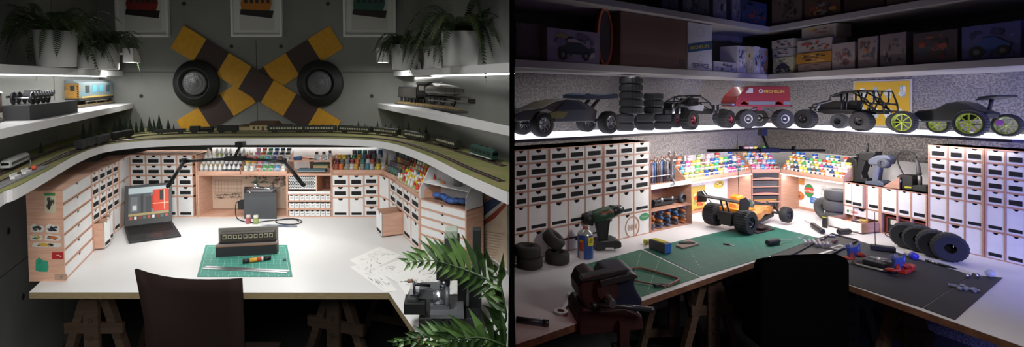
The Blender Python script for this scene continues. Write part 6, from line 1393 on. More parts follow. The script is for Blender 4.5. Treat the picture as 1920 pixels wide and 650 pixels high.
# service sign
p2 = Plane(pUL.pt(0, .02)[:2], pUL.pt(1, .02)[:2]); s0, s1 = p2.hit(1290, 90)[0], p2.hit(1335, 90)[0]; w = s1-s0; h = p2.hit(1312, 44)[1]-Z1
th = thing('service_sign', 'white service sign with a blue banner and yellow lettering on the upper shelf', 'sign', p2.pt(s0, 0, Z1), p2.rot)
b = MB(); b.box(0, w, 0, .012, 0, h, K('#bdbdc8', .5)); b.build('sign_plate', th, bevel=.002)
b = MB(); b.prism([(0, h*.36), (w, h*.48), (w, h*.66), (0, h*.54)], -.002, 0, K('#274c74')); b.build('blue_banner', th)
b = MB(); b.text('MICHELIN', h*.10, (w*.04, -.003, h*.42), K('#b5a23a'), ex=(1, 0, .12*h/w), ez=(0, 0, 1), bold=.02, sx=w*.92/(h*.10*5.1)); b.text('SERVICE', h*.13, (w*.5, -.002, h*.06), K('#4a4c66'), center=True, bold=.02, sx=w*.9/(h*.13*4.7)); b.build('lettering', th, recalc=False)
b = MB(); lk = K('#7d7f96')
for cx_, cz_, rx_, rz_ in ((.5, .82, .16, .1), (.5, .25, .12, .08)): ln(b, [(w*(cx_+rx_*math.cos(2*PI*k/20)), h*(cz_+rz_*math.sin(2*PI*k/20))) for k in range(21)], lk, .0025, -.001)
b.build('line_pattern', th, recalc=False)
ct = ['#8c8c94', '#5a5c66', '#b0aab0', '#6f6a70', '#a08a5a', '#3c3e46']
carton(pUL, Z1, 1338, 1381, 116, .04, .15, 'flat pale kit box lying right of the service sign', '#a8a4aa', ['#6a6a72', '#4c4c54'], 6, 4)
carton(pUL, Z1, 1382, 1400, 86, .03, .14, 'white and blue upright kit box next to the flat pale box', '#b4b0b6', ['#4a5470', '#7c7c88', '#d0ccd0'], 10, 5)
carton(pUL, Z1, 1401, 1413, 87, .02, .14, 'narrow cream kit box with a yellow motif near the corner', '#b5ab8c', ['#c9a23a', '#6c4a3a', '#d6d0c0'], 8, 6)
carton(pUL, Z1, 1413.5, 1425, 87, .02, .14, 'narrow white kit box showing a dark wheel near the corner', '#bcb9b8', ['#2c2e33', '#55585c', '#d6d2d0'], 8, 7)
carton(pUL, Z1, 1425.5, 1440, 90, .02, .12, 'narrow kit box with orange and blue print at the corner', '#a8a0a0', ['#c98a2c', '#4a5a8a', '#8c4a3a', '#d0c8c0'], 9, 8)
carton(pUR, Z1, 1449, 1487, 107, .02, .14, 'green tinted kit box picturing a car, bottom of the corner stack', '#a4a48c', ['#3c4438', '#6c6f58', '#c9c3a8'], 9, 9, extra=pict_car)
def stacked(pl, u0, u1, vt, vb, y, dep, label, base, cols, n, seed, extra=None, tilt=0):
    p2 = Plane(pl.pt(0, y)[:2], pl.pt(1, y)[:2]); return carton(pl, p2.hit((u0+u1)/2, vb)[1], u0, u1, vt, y, dep, label, base, cols, n, seed, extra=extra, tilt=tilt)
stacked(pUR, 1448, 1487, 91, 106.6, .025, .13, 'kit box with a dark car print, middle of the corner stack', '#9c9aa0', ['#3c3438', '#7c6a5c', '#c0bcc0'], 8, 10)
stacked(pUR, 1447, 1487, 74, 90.6, .03, .12, 'kit box with a red car print on top of the corner stack', '#a8a4a8', ['#8c3434', '#4a4448', '#c0bcc0'], 8, 11)
h = carton(pUR, Z1, 1496, 1558, 118, .02, .14, 'dull brown kit box, lowest of the tall stack of four', '#7c6a64', ['#54443f', '#8f7a70'], 6, 12)
stacked(pUR, 1493, 1558, 98, 117.6, .02, .14, 'orange kit box with car photo in the tall stack of four', '#b07c2c', ['#5a4434', '#c2a468', '#8c5a24', '#3c3430'], 9, 13)
stacked(pUR, 1495, 1559, 73, 97.6, .03, .14, 'white kit box with vehicle sketch above the orange one', '#a8a2a2', ['#4c4a4e', '#77747c', '#a84a40'], 10, 14)
stacked(pUR, 1503, 1567, 48, 72.6, .06, .14, 'pale kit box with a yellow square on top of the tall stack', '#9c948e', ['#b0963c', '#8c5c60', '#aaa29c'], 5, 15)
carton(pUR, Z1, 1560, 1603, 80, .03, .14, 'pale pink kit box with two car drawings right of the tall stack', '#a09497', ['#54525c', '#7c747c', '#8c5a58'], 10, 16)
carton(pUR, Z1, 1609, 1645, 69, .03, .14, 'kit box with orange lower corner and figure prints', '#94888a', ['#a8683a', '#6c5458', '#8c7478', '#54606c'], 11, 17)
carton(pUR, Z1, 1650, 1699, 62, .04, .14, 'upright kit box with two dim oval car prints', '#7c7074', ['#4c464c', '#5c5458', '#8c8084'], 8, 18)
carton(pUR, Z1, 1712, 1796, 58, .04, .10, 'dark kit box picturing a red car before the blue one', '#463c42', ['#7c3434', '#343038', '#3c4454', '#8c4a40'], 10, 19)
carton(pUR, Z1, 1803, 1915, 44, .04, .10, 'large blue kit box with an orange wheeled truck at far right', '#4a4a8a', ['#34386a', '#5c5c9c', '#2c2f50'], 8, 20, extra=lambda b, w, h: pict_car(b, w, h, '#2f4a94'))
# topmost shelf boxes
pTL = Plane(XY(tL), XY(tB)); pTR = Plane(XY(tB), XY(tR)); Z2 = 2.318
def top_box(pl, u0, u1, vt, label, base, cols, seed, y=.03): carton(pl, Z2, u0, u1, vt, y, .14, label, base, cols, 10, seed)
top_box(pTL, 1240, 1272, -40, 'dark violet kit box, leftmost on the topmost shelf', '#3c3c50', ['#2c2c3c', '#4c4c60'], 1)
top_box(pTL, 1280, 1330, -30, 'dim kit box with grey car print on the topmost shelf', '#54545f', ['#34343c', '#6c6c78', '#3c4454'], 2)
top_box(pTL, 1337, 1362, -30, 'upright pale kit box with brown figure on the topmost shelf', '#77748a', ['#54443c', '#34344c', '#9c98a4'], 3)
top_box(pTL, 1372, 1388, -25, 'slim pale kit box on the topmost shelf left of the blue one', '#6c6a7c', ['#3c3c4c', '#8c8898'], 4)
top_box(pTL, 1390, 1438, 2, 'blue kit box with a red spot next to the corner of the topmost shelf', '#34405c', ['#7c3a38', '#2c3c6c', '#444c64', '#20242c'], 5)
top_box(pTR, 1447, 1503, -30, 'brown toned kit box with dark car right of the top corner', '#6c5c58', ['#3c3430', '#84706c', '#544440'], 6)
top_box(pTR, 1508, 1576, -10, 'kit box with orange landscape print on the topmost shelf', '#5c443c', ['#8c4a2c', '#74706c', '#a8703c', '#3c3434'], 7)
top_box(pTR, 1582, 1658, -30, 'plain brown box on the right half of the topmost shelf', '#4a3632', None, 8)
top_box(pTR, 1662, 1740, -20, 'pale tan box at the right end of the topmost shelf', '#6c5c54', None, 9)
# ================================================================ RIGHT ROOM: things on the desk
def matpiece(name, label, px, z0, z1, m, cat='cutting mat', group=None):
    P = [gz(u, v, TZ) for u, v in px]; o = P[0]; th = thing(name, label, cat, (o.x, o.y, TZ+z0)); c = [(p.x-o.x, p.y-o.y) for p in P]
    b = MB(); b.prism(c, 0, z1-z0, m, 'xy'); b.build('mat_sheet', th, bevel=.0006); return th, c, z1-z0
m_gm = mat('mat_green', '#19584b', .6, var=.06)
th, c, z = matpiece('cutting_mat', 'large green cutting mat with grid under the raised orange buggy', [(1314, 518), (1207, 467), (1422, 418.5), (1534, 446), (1443, 480)], .0003, .003, m_gm)
b = MB(); lg = K('#4f9482', .7)
A0, A1, A2, A3 = [Vector(p) for p in (c[0], c[1], c[2], c[4])]
def quad_grid(b, P, n1, n2, w, m, z, m2=None, lo=.03):
    f = lambda s, t: P[0].lerp(P[3], s).lerp(P[1].lerp(P[2], s), t)
    for i in range(n1+1): s = lo+(1-2*lo)*i/n1; gline(b, f(s, lo), f(s, 1-lo), w*(2 if i % 5 == 0 else 1), m2 if (m2 and i % 5 == 0) else m, z)
    for i in range(n2+1): t = lo+(1-2*lo)*i/n2; gline(b, f(lo, t), f(1-lo, t), w*(2 if i % 5 == 0 else 1), m2 if (m2 and i % 5 == 0) else m, z)
quad_grid(b, [A0, A1, A2, A3], 40, 30, .0005, K('#2f7f6c', .7), z+.0002, lg); 
for k in range(7): f = A0.lerp(A3, .12+.02*k).lerp(A1.lerp(A2, .12+.02*k), .18+.07*k); b.add([(f.x, f.y, z+.0006), (f.x+.012, f.y, z+.0006), (f.x+.012, f.y+.006, z+.0006), (f.x, f.y+.006, z+.0006)], [(0, 1, 2, 3)], K('#9cc4b4'))
b.build('printed_grid', th, recalc=False)
th, c, z = matpiece('cutting_mat', 'smaller green cutting mat with crossed guide lines beside the vice', [(1175, 566), (1088, 498.5), (1202, 468), (1312, 519.5)], .0003, .003, mat('mat_green2', '#1d5a43', .6, var=.06))
b = MB(); P = [Vector(p) for p in c]; quad_grid(b, P, 16, 16, .0006, K('#3c8a6a', .7), z+.0002)
f = lambda s, t: P[0].lerp(P[3], s).lerp(P[1].lerp(P[2], s), t)
for a, e in (((.1, .1), (.9, .9)), ((.3, .05), (.95, .6)), ((.05, .4), (.6, .97)), ((.9, .1), (.15, .95))): gline(b, f(*a), f(*e), .0016, K('#8fb9a0', .7), z+.0006)
b.build('printed_grid', th, recalc=False)
m_bm = mat('black_mat', '#222327', .65, var=.06)
th, c, z = matpiece('work_mat', 'large black work mat along the right part of the desk', [(1445, 480.5), (1535, 446.5), (1561, 437.5), (1660, 467), (1820, 516), (1729, 577.5), (1584, 530.5)], .0003, .004, m_bm)
matpiece('work_mat', 'small black work mat piece at the right end of the large one', [(1731, 578), (1821.5, 516.5), (1880, 521), (1791, 600)], .0003, .004, m_bm)
tr = thing('parts_tray', 'black parts tray with small metal parts at the far corner of the black mat', 'tray', gz(1500, 478, TZ+.004))
o = gz(1500, 478, TZ+.004); P = [gz(u, v, TZ+.004)-o for u, v in ((1470, 488), (1560, 440), (1608, 452), (1530, 494))]
b = MB(); b.prism([XY(p) for p in P], .0003, .004, K('#1b1c1f', .5), 'xy'); 
for i in range(4): p, q = P[i], P[(i+1) % 4]; b.tube([(p.x, p.y, .008), (q.x, q.y, .008)], .005, K('#26272b', .45), 6)
p = (P[0]+P[1])*.5; q = (P[2]+P[3])*.5; b.tube([(p.x, p.y, .006), (q.x, q.y, .006)], .003, K('#26272b', .45), 6); b.build('tray_body', tr)
ZB = TZ+.0045
def small(name, label, u, v, maker, cat='part', z=ZB, rot=0, group=None):
    b = MB(); maker(b); return tag(b.build(name, loc=gz(u, v, z), rot=rot), label, cat, group)
small('metal_bracket', 'small bright metal plate in the parts tray', 1558, 443, lambda b: b.bx((0, 0, .006), (.04, .03, .008), m_steel), z=TZ+.009)
small('metal_bracket', 'tiny metal clip in the middle of the parts tray', 1543, 449, lambda b: b.bx((0, 0, .004), (.02, .015, .006), m_steel), z=TZ+.009)
small('parts_cluster', 'grey and pink suspension parts in the front of the parts tray', 1523, 458, lambda b: [b.tube([(-.05+.03*k, -.02, .01), (-.03+.03*k, .03, .02)], .008, K('#7c7078' if k % 2 else '#8a8d94', .4), 8) for k in range(4)], z=TZ+.009)
small('parts_cluster', 'second cluster of grey knurled parts right in the parts tray', 1537, 461, lambda b: [b.tube([(-.03+.025*k, -.02, .01), (-.01+.025*k, .02, .018)], .008, K('#8c8084' if k % 2 else '#6c6e74', .4), 8) for k in range(4)], z=TZ+.009)
small('needle_file', 'small brown handled tool lying in the parts tray', 1569, 452, lambda b: b.tube([(-.06, -.04, .008), (-.01, -.01, .01), (.0, 0, .01), (.05, .04, .008)], [.006, .008, .002, .001], K('#5a3a34', .5), 8), 'tool', z=TZ+.009)
# orange buggy raised on a stand
O0 = Vector((2.0, 3.47, 0)); a_ = math.radians(24.6)
Lp = gy(1350, 404, 3.60); Rp = gy(1398, 415, 3.36); Fr = gy(1474, 402, 3.62)
mid = (Lp+Rp)/2; fwd = Vector((Fr.x-Rp.x, Fr.y-Rp.y, 0)); Lw = fwd.length; rt = math.atan2(fwd.y, fwd.x)
Rm = Matrix.Rotation(-rt, 3, 'Z')
cz_ = .17
st = gz(1425, 431, TZ+.003)
carL = Vector((Rp.x, Rp.y, TZ)); nrm = Vector((-math.sin(rt), math.cos(rt), 0)); trk = (Lp-Rp).dot(nrm)
th = thing('rc_buggy', 'orange racing buggy with black rear wing raised on a stand over the green mat', 'model car', carL, rt)
zr = Rp.z-TZ; zf = Fr.z-TZ; rR = .079; rF = .058
def bw(x, y, z, r, w, nm='wheel', kn=26):
    tyre(th, (x, y, z), r, w, '#1f2022', rim='disc', knobs=kn, hr=.5, m=K('#1b1c1f', .75), name=nm)
bw(0, 0, zr, rR, .085); bw(0, trk, zr+.005, rR, .085); bw(Lw, 0, zf, rF, .05, kn=0); bw(Lw, trk*.9, zf, rF, .05, kn=0)
og = mat('orange_body', '#c8741c', .35, coat=.3); og2 = mat('orange_panel', '#c98a4c', .4, coat=.2, col2='#b8742f', vscale=14)
yc = trk/2; b = MB()
def sec(x, w, z0, z1, k=.7): return [(x, yc-w, z0), (x, yc+w, z0), (x, yc+w, z0+(z1-z0)*.6), (x, yc+w*k, z1), (x, yc-w*k, z1), (x, yc-w, z0+(z1-z0)*.6)]
b.rings([sec(.04, .035, zr-.01, zr+.10), sec(.10, .06, zr-.03, zr+.12), sec(.18, .075, zr-.04, zr+.06), sec(.28, .07, zr-.03, zr+.055), sec(.38, .045, zr-.01, zr+.05), sec(Lw-.02, .025, zf-.01, zf+.05), sec(Lw+.03, .015, zf+.005, zf+.03)], og2, smooth=False); b.build('body_shell', th, bevel=.004)
b = MB(); b.rings([sec(.05, .03, zr+.06, zr+.15), sec(.11, .05, zr+.06, zr+.16), sec(.15, .06, zr+.05, zr+.10)], og, smooth=False); b.prism([(.0, zr+.045), (.16, zr+.06), (.14, zr+.075), (.0, zr+.07)], yc-.10, yc+.08, og); b.build('engine_cover', th, bevel=.003)
b = MB(); b.ball((.21, yc, zr+.075), (.075, .05, .045), mat('smoke_glass', '#3b4642', .12, coat=.5), 16); b.build('canopy', th)
b = MB(); b.rings([sec(-.05, .04, zr-.045, zr+.02, 1), sec(.3, .055, zr-.06, zr-.03, 1), sec(Lw, .03, zf-.03, zf-.005, 1)], m_black, smooth=False)
for x, z in ((0, zr), (Lw, zf)): b.tube([(x, .04, z), (x, trk-.03, z)], .009, m_black, 8).tube([(x, .05, z), (x+.01, yc-.02, z+.07)], .008, m_steel if x == 0 else m_black, 8).tube([(x, trk-.05, z), (x+.01, yc+.02, z+.07)], .008, m_black, 8)
b.bx((-.03, yc, zr+.02), (.06, .1, .06), m_black); b.tube([(-.02, .05, zr+.04), (-.06, .02, zr+.03)], .010, m_steel, 8); b.build('chassis', th)
b = MB(); wz = zr+.11; wx = -.075
b.box(wx-.045, wx+.03, -.03, trk+.04, wz+.030, wz+.038, m_black); b.prism([(wx-.06, wz-.01), (wx+.05, wz-.02), (wx+.07, wz+.03), (wx+.02, wz+.07), (wx-.05, wz+.065)], -.036, -.030, m_black).prism([(wx-.06, wz-.01), (wx+.05, wz-.02), (wx+.07, wz+.03), (wx+.02, wz+.07), (wx-.05, wz+.065)], trk+.04, trk+.046, m_black)
b.tube([(wx, yc-.02, wz+.03), (wx+.05, yc-.02, zr+.03)], .006, m_black, 8).tube([(wx, yc+.02, wz+.03), (wx+.05, yc+.02, zr+.03)], .006, m_black, 8); b.build('rear_wing', th, bevel=.002)
b = MB(); ap = (.12, yc, zr+.12); b.tube([ap, (.10, yc, zr+.60)], .0022, m_black, 6); b.build('antenna', th)
b = MB(); b.tube([(Lw-.03, yc-.05, zf+.03), (Lw-.02, yc-.055, zf+.075), (Lw+.0, yc-.03, zf+.03)], .008, m_black, 8).tube([(.02, trk, zr+.05), (-.08, trk+.04, zr+.18)], .004, m_steel, 6); b.build('front_tower', th)
sx_ = Rm @ Vector((st.x-carL.x, st.y-carL.y, 0)); th = thing('car_stand', 'low dark work stand under the raised orange buggy', 'stand', (st.x, st.y, TZ+.0032), rt)
hS = zr-.062; b = MB(); b.box(-.12, .10, -.05, .07, 0, .008, K('#2f2224', .5)); b.build('base_plate', th)
b = MB(); b.prism([(-.05, .008), (.05, .008), (.03, hS), (-.03, hS)], .0, .02, K('#241b1d', .5)); b.bx((0, .01, hS-.002), (.12, .1, .006), K('#241b1d', .5)); b.build('post', th)
# hand tools
def drv(label, u0, v0, u1, v1, hl=.5, r=.016, col='#1d1e20', zb=TZ+.001, name='screwdriver'):
    a, rt_, L = frame_on(u0, v0, u1, v1, zb+r); th = thing(name, label, 'screwdriver', (a.x, a.y, zb+r), rt_)
    b = MB(); b.tube([(0, 0, 0), (L*.04, 0, 0), (L*hl*.3, 0, 0), (L*hl*.85, 0, 0), (L*hl, 0, 0)], [r*.8, r, r*.9, r, r*.6], K(col, .45), 12); b.build('handle', th)
    b = MB(); b.tube([(L*hl, 0, 0), (L, 0, -r*.5)], [.003, .0025], m_steel, 8); b.build('shaft', th)
drv('black handled screwdriver pointing left between buggy and tyre pile', 1543, 434, 1509, 411, .6, .019)
drv('thick black screwdriver with a long shaft on the green mat', 1439, 455, 1486, 446, .45, .02, zb=TZ+.0035)
drv('black handled screwdriver lying in front of the open drawer', 1572, 434, 1610, 432, .6, .020)
th = thing('screwdriver', 'stubby screwdriver standing upright beside the open drawer', 'screwdriver', gz(1572, 433, TZ)+Vector((-.02, .1, 0)))
b = MB(); b.lathe([(0, 0), (.016, 0), (.018, .03), (.015, .07), (.017, .085), (.008, .095), (0, .095)], K('#1d1e1c', .45), n=14); b.build('handle', th)
b = MB(); b.lathe([(.0175, .074), (.0175, .082)], K('#a8a23a'), n=14).cyl((0, 0, .095), (0, 0, .125), .003, m_steel, n=8); b.build('collar', th)
drv('thin craft knife lying on the green mat', 1356, 456.5, 1378, 460, .55, .005, '#5a2a2c', TZ+.0035, 'craft_knife')
def hexkeys(b):
    for k in range(2): b.tube([(-.05, .015*k, .004), (.05, .02*k+.01, .004), (.055, .03+.02*k, .004)], .002, m_steel, 6)
small('hex_keys', 'thin silver hex keys at the right tip of the green mat', 1508, 447, hexkeys, 'tool', TZ+.0035, .35)
# small plate with pliers, tape measure
p = gz(1287, 461, TZ+.0035); a, rt_, L = frame_on(1267, 462, 1292, 466, TZ+.0035); Pq = [gz(u, v, TZ+.0035)-a for u, v in ((1267, 462), (1280, 467), (1311, 459), (1292, 450))]
th = thing('parts_dish', 'small brown square dish with hook tool on the green mat', 'dish', a); b = MB(); b.prism([XY(q) for q in (Pq[0], Pq[1], Pq[2], Pq[3])], 0, .01, K('#7a6660', .6), 'xy'); b.build('dish', th, bevel=.002)
b = MB(); m_ = sum(Pq, Vector())/4; b.tube(smooth_path([m_+Vector((-.05, -.0, .014)), m_+Vector((.02, -.01, .014)), m_+Vector((.055, .01, .014)), m_+Vector((.02, .025, .014)), m_+Vector((-.045, .01, .014))], 5), .004, m_black, 6); b.build('hook_tool', th)
a, rt_, L = frame_on(1216, 466, 1241, 474.5, TZ+.0035); th = thing('tape_measure', 'yellow topped tape measure with blue end at the rear edge of the small green mat', 'tape measure', a, rt_)
b = MB(); b.box(0, L*1.2, 0, .06, 0, .062, K('#3a3b40', .5)); b.build('case', th, bevel=.006)
b = MB(); b.box(L*.1, L*1.05, .008, .052, .061, .065, K('#b5ab2e')); b.build('yellow_top', th); b = MB(); b.box(L*1.17, L*1.22, .004, .056, .004, .058, K('#2a5fb0')); b.build('blue_end', th)
b = MB(); b.tube([(-.0, .03, .045), (-.04, .05, .035), (-.075, .07, .01)], .009, m_steel, 8).bx((-.08, .075, .014), (.03, .03, .026), K('#b5b82e')); b.build('hook', th)
# cordless drill
dp = gz(1140, 466, TZ); YD = dp.y; th = thing('cordless_drill', 'green and black cordless drill standing on its battery by the emblem drawer', 'drill', dp, .0)
def D2(u, v, dy=0): p = gy(u, v, YD+dy); return (p.x-dp.x, p.z-dp.z)
gb = K('#24432f', .45)
b = MB(); bt = [D2(1113, 470), D2(1113, 454), D2(1120, 448), D2(1150, 445), D2(1160, 449), D2(1161, 458), D2(1158, 461), D2(1120, 473)]; bt = [(x, max(z, .001)) for x, z in bt]; b.prism(bt, -.05, .06, m_black); b.build('battery', th, bevel=.006)
b = MB(); b.bx(((D2(1138, 461)[0]), -.052, D2(1138, 461)[1]), (.05, .004, .012), K('#b9b9b9')); b.build('battery_label', th)
b = MB(); b.prism([D2(1122, 450), D2(1116, 420), D2(1120, 402), D2(1144, 398), D2(1140, 418), D2(1136, 448)], -.022, .022, m_black); b.prism([D2(1134, 448), D2(1137, 418), D2(1142, 400), D2(1147, 401), D2(1141, 420), D2(1139, 447)], -.020, .020, gb); b.build('handle', th, bevel=.008)
b = MB(); c0 = D2(1103, 409); c1 = D2(1128, 403); c2 = D2(1148, 396); c3 = D2(1155, 394)
b.tube([(c0[0]+.0, 0, c0[1]), (c1[0], 0, c1[1]), (c2[0], 0, c2[1])], [.035, .045, .040], gb, 18); b.build('motor_housing', th)
b = MB(); b.tube([(c0[0]-.03, 0, c0[1]-.004), (c0[0]+.02, 0, c0[1])], [.034, .047], m_black, 18); b.build('rear_cap', th)
b = MB(); c4 = D2(1166, 391); b.tube([(c2[0]-.01, 0, c2[1]), (c3[0], 0, c3[1]), (c4[0], 0, c4[1])], [.040, .032, .024], K('#1b1b1d', .4), 18).tube([(c4[0], 0, c4[1]), (c4[0]+.01, 0, c4[1])], .012, m_black, 10); b.build('chuck', th)
b = MB(); b.bx((c1[0]+.02, -.03, c1[1]+.024), (.07, .02, .014), K('#a83a22'), (0, -.15, 0)).prism([D2(1142, 401), D2(1148, 402), D2(1146, 414), D2(1141, 412)], -.012, .012, K('#a83a22')); b.build('red_trim', th)
# spray can
cp = gz(1097.5, 482, TZ); r_ = 15.5*cp.y/F/1.07; hz = lambda v: gy(1097, v, cp.y).z-TZ
th = thing('spray_can', 'blue spray can with yellow badge standing behind the small green mat', 'spray can', cp)
b = MB(); b.lathe([(0, 0), (r_*.97, 0), (r_, .004), (r_, hz(439)), (r_*.96, hz(438))], K('#2c4682', .35), n=28); b.build('can', th)
b = MB(); b.lathe([(r_*.98, hz(440)), (r_*.9, hz(435)), (r_*.45, hz(430)), (r_*.4, hz(429)), (0, hz(429))], K('#a8aaa8', .3, .5), n=24); b.build('dome', th)
b = MB(); b.lathe([(r_*.33, hz(430)), (r_*.33, hz(423.5)), (r_*.28, hz(422.5)), (0, hz(422.5))], K('#8c4a44', .4), n=16); b.build('nozzle', th)
b = MB()
def wrapq(b, a0, a1, z0, z1, col, k=1.01):
    n = 6; R = [[(r_*k*math.cos(a0+(a1-a0)*i/n), r_*k*math.sin(a0+(a1-a0)*i/n), z) for i in range(n+1)] for z in (z0, z1)]
    b.add(R[0]+R[1], [(i, i+1, n+2+i, n+1+i) for i in range(n)], K(col, .35), True)
wrapq(b, -1.5, -.55, hz(457), hz(441), '#c9b82a'); wrapq(b, -1.3, -.8, hz(451), hz(445), '#23355f', 1.02); wrapq(b, -2.7, -2.0, hz(466), hz(451), '#a8442c'); wrapq(b, -2.7, -2.05, hz(485), hz(467), '#b9a8a4'); wrapq(b, -2.7, -2.1, hz(451), hz(447), '#c9862c')
b.text('WD-40', .013, (r_*1.05*math.cos(-1.05), r_*1.05*math.sin(-1.05), hz(450)+.002), K('#d8c92a'), ex=(.867, .498, 0), bold=.03, center=True)
b.build('label', th, recalc=False)
# piles of tyres left
for k, (u, v, z, lb, r, w) in enumerate(((993, 500, 0, 'lower tyre of the left pile under the tall drawers', .073, .06), (989, 500, .061, 'upper tyre of the left pile under the tall drawers', .073, .06), (1045, 492, 0, 'tyre lying flat beside the blue spray can', .070, .065))):
    tyre_thing(None, gz(u, v, TZ).x, gz(u, v, TZ).y, TZ+z+.001, r, w, lb, None, col='#2a2728')
p = gz(1036, 492, TZ); tyre_thing(None, p.x-.01, p.y+.02, TZ+.105, .066, .065, 'tilted tyre leaning on top of the flat one beside the spray can', None, col='#2a2728', tilt=Matrix.Rotation(.65, 4, 'Y') @ Matrix.Rotation(.2, 4, 'X'))
# tyre pile in the right recess
pt_ = lambda off_, u, v: Plane(pR.pt(0, off_)[:2], pR.pt(1, off_)[:2]).pt(Plane(pR.pt(0, off_)[:2], pR.pt(1, off_)[:2]).hit(u, v)[0], 0, 0)
for k in range(3): p = pt_(.05, 1567, 400); tyre_thing(None, p.x-.01*(k == 1), p.y-.02, TZ+.001+.083*k, .085-.004*(k == 0), .08, 'grey slick tyre, %s in the pile of three in the right recess' % ['bottom', 'middle', 'top'][k], None, col='#47484a')
p = pt_(.03, 1545, 404); tyre_thing(None, p.x+.045, p.y-.02, TZ+.096, .092, .085, 'grey slick tyre standing upright against the pile of three', None, col='#47484a', tilt=Matrix.Rotation(.35, 4, 'Z') @ Matrix.Rotation(-PI/2-.12, 4, 'Y'))
# row of four tyres standing
for k, (u, v) in enumerate(((1706, 466), (1731, 473), (1757, 483), (1786, 491))):
    p = gz(u, v, TZ); o = tyre_thing(None, p.x, p.y+.02, TZ+.081, .079, .09, 'thick black tyre standing on edge, %s from left in the row of four' % ORD[k], 'row of standing tyres', col='#202227', hole=.34, knobs=24, tilt=Matrix.Rotation(.55+.12*k, 4, 'Z') @ Matrix.Rotation(-PI/2, 4, 'Y') @ Matrix.Translation((0, 0, -.045)))
# car chassis with red and blue parts
a, rt_, L = frame_on(1597, 487, 1695, 512, TZ+.01); th = thing('car_chassis', 'stripped car chassis with red arms and blue shock towers on the black mat', 'model car', (a.x, a.y, TZ+.0045), rt_)
b = MB(); b.box(.04, L-.03, -.05, .06, .004, .010, K('#2b2c2f', .4)); b.tube([(.03, -.055, .012), (.06, -.065, .008), (L*.5, -.065, .008), (L-.05, -.06, .012)], .006, K('#a8a49c', .35, .4), 8); b.build('chassis_plate', th)
b = MB(); b.box(.07, L*.72, -.045, -.005, .01, .04, K('#1f2023', .45)); b.build('battery_pack', th, bevel=.008)
b = MB(); b.cyl((.1, .04, .03), (.15, .05, .032), .018, K('#a9a8ac', .35, .4), n=16); b.build('motor', th); b = MB(); b.bx((L*.52, .05, .025), (.12, .035, .03), K('#85868c', .5)); b.build('servo', th, bevel=.004)
for x0 in (.0, L-.03):
    b = MB()
    for y in (-.035, .0, .035): b.tube([(x0+.01, y, .02), (x0-.005+.02*(y > 0), y*1.2, .10)], .008, K('#4a5c9c' if y else '#8a94b4', .35, .3), 8)
    b.bx((x0+.01, 0, .06), (.012, .11, .05), K('#34488c', .4)); b.build('shock_tower', th)
    b = MB(); 
    for y in (-.075, -.05, .05, .08): b.tube([(x0-.02, y, .02), (x0+.03, y*.8, .03), (x0+.01, y*.5, .05)], .009, K('#a83022', .4), 8)
    b.build('suspension_arms', th)
a, rt_, L = frame_on(1690, 511, 1714, 503, TZ+.01); b = MB(); b.rings([[(x+0, y, z) for x, y, z in ((0, -.02, .0), (0, .02, .0), (0, .02, .02), (0, -.02, .02))], [(L, -.01, 0), (L, .02, 0), (L, .02, .03), (L, -.01, .03)]], K('#b03022', .4), smooth=False); tag(b.build('bumper_part', loc=(a.x, a.y, TZ+.0045), rot=rt_, bevel=.004), 'loose bright red bumper at the right end of the chassis', 'part')
a, rt_, L = frame_on(1632, 465, 1679, 471, TZ+.01); th = thing('antenna_base', 'black receiver bar with a tall thin aerial at the rear edge of the black mat', 'receiver', (a.x, a.y, TZ+.0045), rt_)
b = MB(); b.bx((L*.5, 0, .016), (L, .04, .03), m_black); b.build('bar', th, bevel=.004); hA = gy(1643, 398, a.y).z-TZ; b = MB(); b.tube([(L*.2, 0, .03), (L*.17, 0, hA)], .0022, m_black, 6); b.build('aerial', th)
# calipers, white bottle, pen, loose parts
a, rt_, L = frame_on(1527, 482, 1585, 463, ZB); th = thing('vernier_caliper', 'silver sliding caliper on the front edge of the black mat', 'caliper', a, rt_); b = MB(); b.box(0, L, 0, .016, .001, .005, m_steel); b.build('beam', th)
b = MB(); b.prism([(L*.66, -.016), (L*.98, -.016), (L*1.0, .03), (L*.68, .032)], .0045, .010, K('#8c8d90', .35, .4), 'xy').prism([(L*.7, -.004), (L*.9, -.004), (L*.92, .02), (L*.72, .02)], .010, .0105, K('#2a2b2d'), 'xy').prism([(0, 0), (.02, 0), (.008, -.04)], .001, .005, m_steel, 'xy'); b.build('slider', th)
a, rt_, L = frame_on(1702, 474, 1717, 481, TZ+.02); th = thing('glue_bottle', 'small white bottle with blue cap lying behind the black mat', 'bottle', (a.x, a.y, TZ+.023), rt_-.1)
b = MB(); b.lathe([(0, 0), (.018, 0), (.020, .004), (.020, L*.75)], K('#b9b5b4', .4), ax='x', n=18); b.build('bottle_body', th); b = MB(); b.lathe([(.020, L*.75), (.020, L*1.1), (0, L*1.12)], K('#3c3ca8', .4), ax='x', n=18); b.build('cap', th)
a, rt_, L = frame_on(1735, 487, 1795, 504, TZ+.012); th = thing('marker_pen', 'black pen with a silver band lying along the rear of the black mat', 'pen', (a.x, a.y, TZ+.012), rt_)
b = MB(); b.tube([(0, 0, 0), (L*.08, 0, 0), (L*.7, 0, 0), (L, 0, 0)], [.004, .007, .007, .003], m_black, 10); b.build('barrel', th); b = MB(); b.cyl((L*.15, 0, 0), (L*.42, 0, 0), .0075, m_steel, n=12); b.build('silver_band', th)
small('bearing_parts', 'two small silver bearings at the right end of the black mat', 1819, 520, lambda b: [b.cyl((-.03+.05*k, 0, .012), (-.01+.05*k, .0, .012), .012, m_steel, n=14) for k in range(2)])
small('bearing_case', 'round clear parts ball near the right tip of the small black mat', 1856, 519, lambda b: b.ball((0, 0, .020), .020, mat('clear_plastic', '#aeb6c4', .1, alpha=.6), 14))
